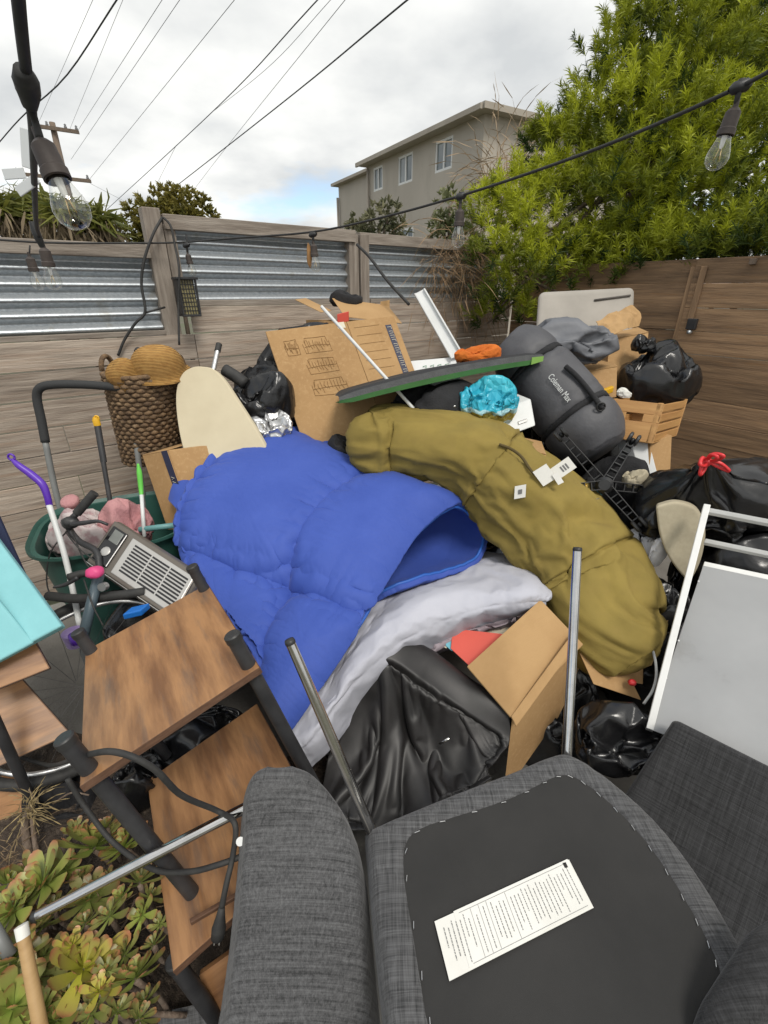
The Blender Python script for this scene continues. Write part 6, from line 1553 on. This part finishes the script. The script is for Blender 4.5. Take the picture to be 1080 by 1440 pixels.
bin_bag('big black bin bag filling the space behind the white drawer frame', P(1060, 800, 1.62), (.32, .24, .26), 187, .12, 1.8, sub=6)
bin_bag('black ribbed bin bag below the white shirt', P(925, 845, 1.50), (.12, .10, .11), 188, .12, 2.2, stretch=(.6, .6, 3.2))
bin_bag('shiny black bin bag between the duffel end and the grey drawer panel', P(872, 1034, 1.02), (.155, .12, .12), 189, .20, 2.2, sub=6, stretch=(1.6, .7, 1.6))

# cardboard scraps and a white cable by the duffel end
fs = thing('flattened_carton', 'flattened brown carton pieces below the duffel end', 'carton', P(870, 950, 1.2))
for pts in ([(905, 885, 1.34), (940, 872, 1.38), (930, 925, 1.28), (880, 950, 1.22)], [(815, 918, 1.24), (880, 940, 1.22), (905, 985, 1.14), (835, 962, 1.16)], [(862, 918, 1.26), (905, 925, 1.26), (900, 960, 1.19), (860, 955, 1.19)]):
    c = PS(pts); c[2] = c[1] + c[3] - c[0]; slab('sheet', c[0], c[1] - c[0], c[3] - c[0], np.array([0, .004, -.004]), M['card'], fs, bev=.001)
V, F = blob(P(889, 960, 1.155), (.014, .012, .012), 191, .3, 2.5, sub=3); tag(add('red_clip', V, F, M['red_tie'], smooth=True), 'small red plastic piece on the flattened carton', 'clip')
V, F = tube(PS([(905, 893, 1.22), (918, 915, 1.19), (923, 945, 1.15), (918, 970, 1.12), (905, 990, 1.09)]), .0045, 8, n=30); tag(add('white_cable', V, F, M['white_plastic'], smooth=True), 'short white cable curving past the drawer panel', 'cable')

# white drawer frame with grey back panel
ds = thing('drawer_unit', 'white drawer frame with pale grey panel lying on its back', 'drawer unit', P(1000, 1000, 1.0))
tl, bl, tr = P(986, 795, 1.36), P(918, 996, 1.02), P(1140, 828, 1.20)
exd, eyd = tr - tl, bl - tl; nD = unit(np.cross(exd, eyd)); nD = nD if nD[1] < 0 else -nD
slab('grey_panel', tl + exd * .02, exd * 1.25, eyd * 1.12, -nD * .008, M['grey_panel'], ds, bev=.001)
slab('side_frame', P(990, 708, 1.44) - unit(exd) * .0, tl + eyd * 1.12 - P(990, 708, 1.44), unit(exd) * .020, -nD * .035, M['white_paint'], ds, bev=.002)
slab('top_edge', tl + exd * .02, exd * 1.25, -eyd * .035, -nD * .02, M['white_paint'], ds, bev=.002)
for (a, b) in ((P(998, 714, 1.43), P(1140, 741, 1.30)), (P(992, 757, 1.40), P(1140, 787, 1.26))):
    slab('rail', a, (b - a) * 1.1, np.array([0, 0, -.016]), -nD * .02, M['white_paint'], ds, bev=.002)
for f in (.12, .55, .8):
    V, F = lathe([(.003, 0), (.003, .0015), (0, .0015)], tl + eyd * f + unit(exd) * .008 + nD * .001, nD, 10); add('screw', V, F, M['alu'], ds)
tag(slab('offcut', P(1072, 1090, .95), np.array([.12, -.02, .0]), np.array([.0, .02, .05]), np.array([0, .03, 0]), M['cream'], None), 'cream wood offcut at the foot of the grey drawer panel', 'offcut')

# ================================================================== FILL BELOW THE SHELVES
bin_bag('wrinkled black bin bag under the tipped shelf table', P(285, 1035, 1.06) - (0, 0, .05), (.20, .13, .12), 201, .16, 2.0, sub=6)
bin_bag('black bin bag showing in the gap below the top shelf board', P(190, 1095, .90) - (0, 0, .02), (.09, .08, .09), 202, .18, 2.2)
bin_bag('dull black sack in the shadow beside the shelf post', P(90, 1130, .90), (.10, .09, .11), 203, .08, 1.8, mt='black_cloth')
bin_bag('black bin bag low in the heap behind the shelf table', P(250, 900, 1.45), (.3, .22, .28), 204, .1, 1.8)
bin_bag('black bin bag at the bottom of the heap below the cover', P(640, 1080, 1.3), (.5, .35, .25), 205, .1, 2)
bin_bag('black bin bag deep in the heap below the duffel', P(760, 780, 1.9), (.4, .3, .45), 206, .1, 2)
bin_bag('black bin bag deep in the heap below the comforter', P(450, 760, 2.05), (.42, .3, .45), 207, .1, 2)
bin_bag('black bin bag deep in the heap below the sleeping bag', P(800, 640, 2.6), (.4, .35, .45), 208, .1, 2)
bin_bag('black bin bag low behind the drawer unit', P(1050, 980, 1.3), (.35, .25, .3), 209, .1, 2)
bin_bag('black bin bag low behind the large carton', P(430, 560, 2.6), (.4, .2, .4), 210, .1, 2)

# ================================================================== SUCCULENT BED
nx, ny = 60, 60
X, Y = np.meshgrid(np.linspace(-1.45, -.12, nx), np.linspace(.12, 1.15, ny), indexing='ij')
Zs = .17 + .05 * fbm(np.stack([X * 5, Y * 5, 0 * X], -1), 221, 3) + .012 * fbm(np.stack([X * 30, Y * 30, 0 * X], -1), 222, 2)
Zs -= np.clip((X + .66) * 1.1, 0, .13)
Zs = np.maximum(Zs, .012)
bed = add('garden_bed', np.stack([X, Y, Zs], -1).reshape(-1, 3), [f[::-1] for f in grid_faces(nx, ny)], M['soil'], smooth=True); bed['kind'] = 'structure'
def leaf_mesh(name, L, W, mt):
    pr_ = [(0, .22, 0), (.3, .55, .02), (.6, .92, .05), (.82, 1.0, .10), (.95, .7, .14), (1.0, .18, .17)]
    V, F = [], []
    for x, w_, z in pr_:
        V += [(x * L, -w_ * W / 2, z * L + .06 * W), (x * L, 0, z * L), (x * L, w_ * W / 2, z * L + .06 * W)]
    for i in range(len(pr_) - 1):
        for j in range(2): F.append((i * 3 + j, i * 3 + j + 1, i * 3 + 3 + j + 1, i * 3 + 3 + j))
    me = bpy.data.meshes.new(name); me.from_pydata(V, [], F); me.update(); me.materials.append(mt)
    me.polygons.foreach_set('use_smooth', [True] * len(me.polygons)); return me
def succ_mat(name, c0, c1, tip):
    m = bpy.data.materials.new(name); m.use_nodes = True; nt = m.node_tree; b = nt.nodes['Principled BSDF']; b.inputs['Roughness'].default_value = .42
    b.inputs['Subsurface Weight'].default_value = .0
    tc = nd(nt, 'ShaderNodeTexCoord'); s = nd(nt, 'ShaderNodeSeparateXYZ'); nt.links.new(tc.outputs['Generated'], s.inputs[0])
    r = nd(nt, 'ShaderNodeValToRGB'); e = r.color_ramp.elements; e[0].color = rgba(c0); e[0].position = .15; e[1].color = rgba(c1); e[1].position = .8
    k = e.new(.97); k.color = rgba(tip); nt.links.new(s.outputs['X'], r.inputs['Fac'])
    oi = nd(nt, 'ShaderNodeObjectInfo'); hs = nd(nt, 'ShaderNodeHueSaturation'); mp = nd(nt, 'ShaderNodeMapRange'); mp.inputs['To Min'].default_value = .7; mp.inputs['To Max'].default_value = 1.25
    nt.links.new(oi.outputs['Random'], mp.inputs['Value']); nt.links.new(mp.outputs[0], hs.inputs['Value']); nt.links.new(r.outputs['Color'], hs.inputs['Color'])
    nt.links.new(hs.outputs['Color'], b.inputs['Base Color']); return m
SM = [leaf_mesh('succulent_leaf', 1, .42, succ_mat('succulent_green', (.26, .34, .07), (.27, .27, .07), (.34, .15, .07))),
      leaf_mesh('succulent_leaf', 1, .42, succ_mat('succulent_yellow', (.42, .42, .05), (.36, .30, .07), (.40, .17, .08))),
      leaf_mesh('succulent_leaf', 1, .36, succ_mat('succulent_dull', (.20, .25, .06), (.22, .20, .065), (.30, .14, .06)))]
SL = ['green rosette succulent with brown leaf tips in the garden bed', 'bright yellow-green rosette succulent in the garden bed', 'dull olive rosette succulent in the garden bed']
ROS = [(132, 1195, 40, 0), (176, 1192, 26, 0), (62, 1245, 34, 0), (20, 1282, 28, 0), (125, 1268, 30, 2), (196, 1243, 24, 2), (200, 1288, 17, 0), (155, 1290, 20, 2), (100, 1333, 17, 1), (116, 1366, 36, 1), (176, 1345, 20, 2),
       (190, 1378, 26, 0), (140, 1395, 17, 1), (12, 1358, 34, 0), (18, 1420, 40, 0), (130, 1428, 22, 2), (62, 1302, 20, 2), (92, 1225, 22, 0), (165, 1424, 16, 2), (62, 1345, 18, 2), (45, 1408, 24, 0), (97, 1402, 18, 2), (216, 1330, 14, 2),
       (75, 1278, 18, 2), (105, 1170, 16, 2), (30, 1320, 22, 2), (150, 1240, 16, 2), (205, 1410, 16, 2), (80, 1438, 24, 0), (40, 1225, 18, 2), (150, 1165, 18, 2), (120, 1300, 16, 2), (172, 1262, 14, 0), (210, 1262, 14, 2), (10, 1245, 20, 0), (38, 1270, 16, 2), (85, 1370, 16, 2), (150, 1365, 15, 2), (195, 1435, 16, 2), (110, 1238, 15, 2), (225, 1300, 12, 2), (60, 1420, 18, 0)]
rr_ = random.Random(9)
for (u, v, s, kd) in ROS:
    z = .33 + rr_.uniform(-.03, .04); c = PZ(u, v, z)
    Rm = s / 640 * np.linalg.norm(c - np.array([0, 0, CAM_H])) * 1.0
    where = ('beside the bamboo stake' if u < 70 and v > 1290 else 'by the woody dead stems' if u < 100 and v < 1262 else 'next to the lower shelf board' if u > 172 and v > 1220 else 'just under the chrome chair leg' if v < 1300 else 'in the thick of the bed')
    lab_ = ('large ' if s >= 28 else 'small ' if s < 18 else 'mid-sized ') + ('green rosette succulent ', 'yellow-green rosette succulent ', 'dull olive rosette succulent ')[kd] + where
    root = thing('succulent', lab_, 'succulent', c, lab_.replace('rosette succulent', 'rosettes'))
    gz = .15
    V, F = tube([np.array([c[0] + rr_.uniform(-.04, .04), c[1] + rr_.uniform(.0, .05), gz]), (c + np.array([c[0], c[1], gz])) / 2 + np.array([rr_.uniform(-.02, .02), .01, 0]), c], [.006, .005, .006], 7, n=8); add('stem', V, F, M['brown_stem'], root, smooth=True)
    tilt = Matrix.Rotation(rr_.uniform(-.5, .5), 4, 'X') @ Matrix.Rotation(rr_.uniform(-.5, .5), 4, 'Y') @ Matrix.Rotation(-.25, 4, 'X')
    n = 26 if s > 25 else 18
    for k in range(n):
        f = k / (n - 1)
        lf = bpy.data.objects.new('leaf', SM[kd]); COL.objects.link(lf); lf.parent = root
        lsc = Rm * (1.05 - .68 * f) * rr_.uniform(.85, 1.12)
        lf.matrix_local = tilt @ Matrix.Rotation(k * 2.39996 + rr_.uniform(-.15, .15), 4, 'Z') @ Matrix.Translation((Rm * .04, 0, Rm * .16 * f)) @ Matrix.Rotation(-(.02 + 1.15 * f ** 1.3) + rr_.uniform(-.12, .12), 4, 'Y') @ Matrix.Scale(lsc, 4)
# dead woody stems, twigs
tw = thing('dead_shrub', 'tangle of bare woody stems and dry roots by the shelf table', 'dry plant', P(40, 1180, .72))
for pts, r_ in (([(45, 1250, .70), (40, 1200, .74), (35, 1160, .78), (42, 1135, .8)], .013), ([(60, 1230, .70), (50, 1190, .74), (45, 1150, .79)], .008), ([(10, 1230, .74), (30, 1245, .71), (50, 1260, .69)], .005),
                ([(0, 1215, .76), (15, 1200, .77), (33, 1185, .77)], .005), ([(190, 1265, .60), (175, 1300, .58), (150, 1325, .57), (110, 1345, .56), (70, 1342, .57)], .003), ([(155, 1330, .56), (160, 1350, .55), (155, 1365, .54)], .003),
                ([(165, 1318, .57), (185, 1310, .57), (190, 1306, .57)], .002), ([(60, 1350, .56), (90, 1330, .58), (100, 1300, .6)], .003), ([(75, 1130, .84), (100, 1115, .84), (125, 1118, .82)], .003), ([(20, 1075, .9), (40, 1110, .84), (55, 1130, .82)], .003)):
    V, F = tube(PS(pts), [r_, r_ * .7], 7, n=20) if True else None
    add('twig', V, F, M['brown_stem'], tw, smooth=True)
dry_clump('dry_tuft', 'straw coloured dead tuft on top of the woody stems', [P(42, 1140, .79)], 60, .09, (.34, .26, .13), .5, .012, .003)
dry_clump('dry_tuft', 'fallen straw and dead grass under the rosettes', [PZ(u, v, .24) for u, v in ((80, 1390), (110, 1410), (60, 1370), (150, 1310), (40, 1200), (15, 1215))], 220, .12, (.24, .17, .10), .1, .03, .0025)
bam = thing('bamboo_stake', 'cut bamboo stake standing among the succulents', 'stake', PZ(55, 1440, .1))
V, F = tube([PZ(30, 1303, .50), PZ(44, 1375, .44), PZ(62, 1470, .36), PZ(75, 1530, .30)], [.0105, .0115, .0125, .013], 16, n=14); add('cane', V, F, M['terracotta'], bam, smooth=40)
V, F = lathe([(.0112, -.02), (.0115, .002), (.004, .004)], PZ(30, 1303, .50), PZ(30, 1303, .50) - PZ(44, 1375, .44), 16); add('pale_tip', V, F, M['paper'], bam, smooth=35)
V, F = tube([PZ(-12, 1300, .45), PZ(15, 1345, .40)], .012, 12); tag(add('grey_stake', V, F, M['grey_tube'], smooth=True), 'short grey stake end beside the bamboo stake', 'stake')

# ================================================================== STRING LIGHTS, LANTERN, CABLES ON THE FENCE
def bulb_at(sl, top, axis, L, label_part=None):
    """socket + clear bulb hanging from a point; L is the whole length"""
    ax = unit(axis); r = L * .17
    V, F = lathe([(r * .25, -.16 * L), (r * .3, -.03 * L), (r * .55, 0), (r * .8, .05 * L), (r * .85, .30 * L), (r * .95, .32 * L), (r * .95, .42 * L), (r * .8, .43 * L)], top, ax, 20)
    so = add('socket', V, F, M['socket'], sl, smooth=35)
    pr_ = [(r * .72, .42), (r * .78, .48), (r * .95, .57), (r * 1.18, .68), (r * 1.28, .78), (r * 1.15, .88), (r * .75, .96), (r * .3, .995), (0, 1.0)]
    V, F = lathe([(a, b * L) for a, b in pr_], top, ax, 24); gl = add('bulb', V, F, M['glass'], sl, smooth=True)
    V, F = lathe([(r * .3, .42 * L), (r * .22, .60 * L), (r * .1, .64 * L)], top, ax, 10); add('glass_stem', V, F, M['glass_stem'], gl, smooth=True)
    s_ = unit(np.cross(ax, (0.2, 1, 0.1)))
    pts = [top + ax * L * .60 + s_ * r * .1, top + ax * L * .84 + s_ * r * .35, top + ax * L * .62 + s_ * 0, top + ax * L * .84 - s_ * r * .35, top + ax * L * .60 - s_ * r * .1]
    V, F = tube(pts, r * .035, 5); add('filament', V, F, M['filament'], gl, smooth=True)
sl = thing('string_lights', 'black festoon string of clear bulbs hung along the fence and across the tree', 'string lights', P(440, 330, 2.4))
main = PS([(-30, 335, 2.2), (60, 341, 2.35), (150, 342, 2.5), (250, 341, 2.66), (330, 335, 2.55), (440, 326, 2.4), (540, 305, 2.15), (648, 275, 1.9), (760, 238, 1.65), (880, 193, 1.42), (1040, 122, 1.2), (1110, 82, 1.12), (1260, -10, .98)])
V, F = tube(main, .0042, 8, n=120); add('cord', V, F, M['black_rubber'], sl, smooth=True)
for (u, v, D, L, tilt) in ((440, 330, 2.4, .112, (.05, 0, -1)), (648, 276, 1.9, .115, (.0, 0, -1)), (1041, 122, 1.2, .104, (-.12, 0, -1)), (262, 345, 2.62, .10, (.1, 0, -1))):
    p = P(u, v, D); drop = .04 if D > 1.5 else .035
    V, F = tube([p + (0, 0, .012), p - (0, 0, drop)], [.007, .004], 8); add('drop_cord', V, F, M['black_rubber'], sl, smooth=True)
    V, F = lathe([(.004, -.02), (.011, -.012), (.011, .012), (.004, .02)], p, (1, -.3, .2), 10); add('clip', V, F, M['black_plastic'], sl, smooth=True)
    bulb_at(sl, p - (0, 0, drop), tilt, L)
near = thing('string_lights', 'nearer festoon strand hanging down with a large clear bulb', 'string lights', P(50, 330, 1.3))
V, F = tube(PS([(10, -190, .50), (24, -20, .62), (32, 60, .66), (40, 125, .70), (46, 175, .74), (48, 250, .95), (50, 300, 1.2), (52, 322, 1.35), (60, 342, 1.5)]), [.0065, .0065, .0062, .006, .0055, .005, .005, .005, .005], 10, n=70); add('cord', V, F, M['black_rubber'], near, smooth=True)
V, F = tube(PS([(31, 98, .68), (36, 112, .69), (40, 130, .70), (42, 150, .71)]), [.009, .0135, .0125, .008], 12, n=16); add('joint_sleeve', V, F, M['black_rubber'], near, smooth=True)
V, F = tube(PS([(42, 150, .71), (50, 172, .72), (56, 195, .72)]), [.005, .004, .005], 8, n=10); add('drop_cord', V, F, M['black_rubber'], near, smooth=True)
bulb_at(near, P(58, 200, .72), P(112, 320, .70) - P(58, 200, .72), np.linalg.norm(P(112, 322, .70) - P(58, 200, .72)))
for (u, v, D, e) in ((62, 350, 1.55, (78, 408)), (42, 362, 2.1, (56, 408))):
    a = P(u, v, D); b = P(e[0], e[1], D); bulb_at(near, a, b - a, np.linalg.norm(b - a))
V, F = tube(PS([(42, 345, 2.1), (41, 362, 2.1)]), .003, 6); add('drop_cord', V, F, M['black_rubber'], near, smooth=True)
V, F = lathe([(.006, -.03), (.010, -.01), (.010, .01), (.006, .03)], P(52, 330, 1.42), (0.1, .1, -1), 10); add('clip', V, F, M['black_plastic'], near, smooth=True)
# dangling clear reflector blades
rf = thing('bird_deterrent', 'clear plastic blades of a bird deterrent turning below the near cord', 'bird deterrent', P(42, 235, 1.0))
for (a, b) in (((34, 180), (37, 236)), ((4, 245), (34, 243)), ((24, 270), (52, 250))):
    A, B = P(*a, .98), P(*b, .98); s_ = unit(np.cross(B - A, (0, 1, 0))) * .008
    V, F = hexa(np.array([A - s_, B - s_, B + s_, A + s_]), np.array([0, .003, 0])); bevel(add('blade', V, F, mat('frosted_plastic', (.62, .64, .65), .3), rf), .001)
# solar lantern on the post
lo = P(252, 393, 2.62)
ln = thing('solar_lantern', 'black mesh solar lantern hanging on the fence post', 'lantern', P(266, 440, 2.62))
w_, h_ = FTD * .095, np.array([0.0, 0, -.165]); nF = FN
o_ = P(249, 393, 2.60)
slab('top_cap', o_ - w_ * .08 + nF * .01, w_ * 1.16, nF * -.09, np.array([0, 0, .012]), M['black_metal'], ln)
for f in (0, .9): slab('frame_bar', o_ + w_ * f, h_, w_ * .1, nF * -.012, M['black_metal'], ln)
slab('bottom_plate', o_ + h_, w_, nF * -.08, np.array([0, 0, -.01]), M['black_metal'], ln)
slab('glow_panel', o_ + w_ * .12 - nF * .012, w_ * .76, h_, -nF * .05, mat('amber_glass', (.20, .17, .08), .3, col2=(.32, .28, .14), scale=60), ln)
for k in range(6):
    a = o_ + w_ * (.1 + .14 * k) - nF * .006; slab('mesh_wire', a, h_ + w_ * (.06), w_ * .035, -nF * .003, M['black_metal'], ln, bev=0)
for k in range(1, 8):
    slab('mesh_wire', o_ + h_ * (k / 8) - nF * .009 + w_ * .08, w_ * .84, h_ * .018, -nF * .003, M['black_metal'], ln, bev=0)
slab('side_panel', o_ - nF * .012, -nF * .07, h_, w_ * .08, M['black_metal'], ln)
V, F = tube(PS([(262, 330, 2.66), (264, 350, 2.64), (266, 376, 2.63)]), .003, 6); add('hook_wire', V, F, M['black_rubber'], ln)
V, F = tube(PS([(228, 306, 2.68), (215, 330, 2.62), (203, 365, 2.58), (199, 400, 2.56), (204, 438, 2.54), (190, 455, 2.52), (175, 478, 2.5), (166, 500, 2.48)]), .0068, 8, n=50); tag(add('black_hose', V, F, M['black_rubber'], smooth=True), 'thick black cable looping down from the tall post top', 'cable')
V, F = tube([P(204, 440, 2.54), P(232, 432, 2.62)], .005, 8); tag(add('black_lead', V, F, M['black_rubber'], smooth=True), 'short black lead from the looping cable to the post', 'cable')
V, F = tube(PS([(230, 306, 2.68), (240, 318, 2.66), (246, 345, 2.64), (252, 380, 2.58), (251, 430, 2.56), (252, 485, 2.5)]), .0055, 8, n=40); tag(add('black_cable', V, F, M['black_rubber'], smooth=True), 'black cable hanging straight down past the lantern', 'cable')
V, F = tube(PS([(502, 344, 3.2), (520, 362, 3.1), (545, 395, 2.95), (575, 428, 2.8)]), .0085, 8, n=24); tag(add('black_strap', V, F, M['black_rubber'], smooth=True), 'black strap slanting from the second post to the white channel', 'strap')
V, F = blob(P(435, 360, 2.42), (.012, .008, .05), 231, .2, 2, sub=3); tag(add('dry_leaf', V, F, mat('tan_dead_leaf', (.36, .19, .07), .8), smooth=True), 'single dead tan leaf caught on the string light', 'leaf')
bin_bag('black bin bag filling the gap below the open carton', P(775, 1010, 1.30), (.22, .2, .2), 211)
bin_bag('black bin bag in the dark gap beside the white drawer frame', P(920, 930, 1.45), (.2, .2, .25), 212)
for nm, lab_, cat_, px, D, ex_, ey_, mt in (
        ('snack_packet', 'yellow packet lying between the duffel and the office chair base', 'packet', (812, 700), 1.70, (.045, .01, .01), (.0, .03, .035), 'yellow'),
        ('grey_remote', 'slim silver grey remote lying behind the duffel', 'remote', (828, 716), 1.66, (.02, .0, .045), (.018, .01, 0), 'silver'),
        ('booklet', 'thin white booklet tucked behind the duffel', 'booklet', (842, 730), 1.62, (.06, -.02, -.02), (.01, .03, .03), 'paper'),
        ('wrapper', 'teal wrapper scrap on the dark bag behind the duffel', 'wrapper', (836, 700), 1.74, (.03, .0, .01), (.0, .02, .02), 'teal')):
    tag(slab(nm, P(px[0], px[1], D), ex_, ey_, np.array([0, -.003, .004]), M[mt], None, bev=.001), lab_, cat_)
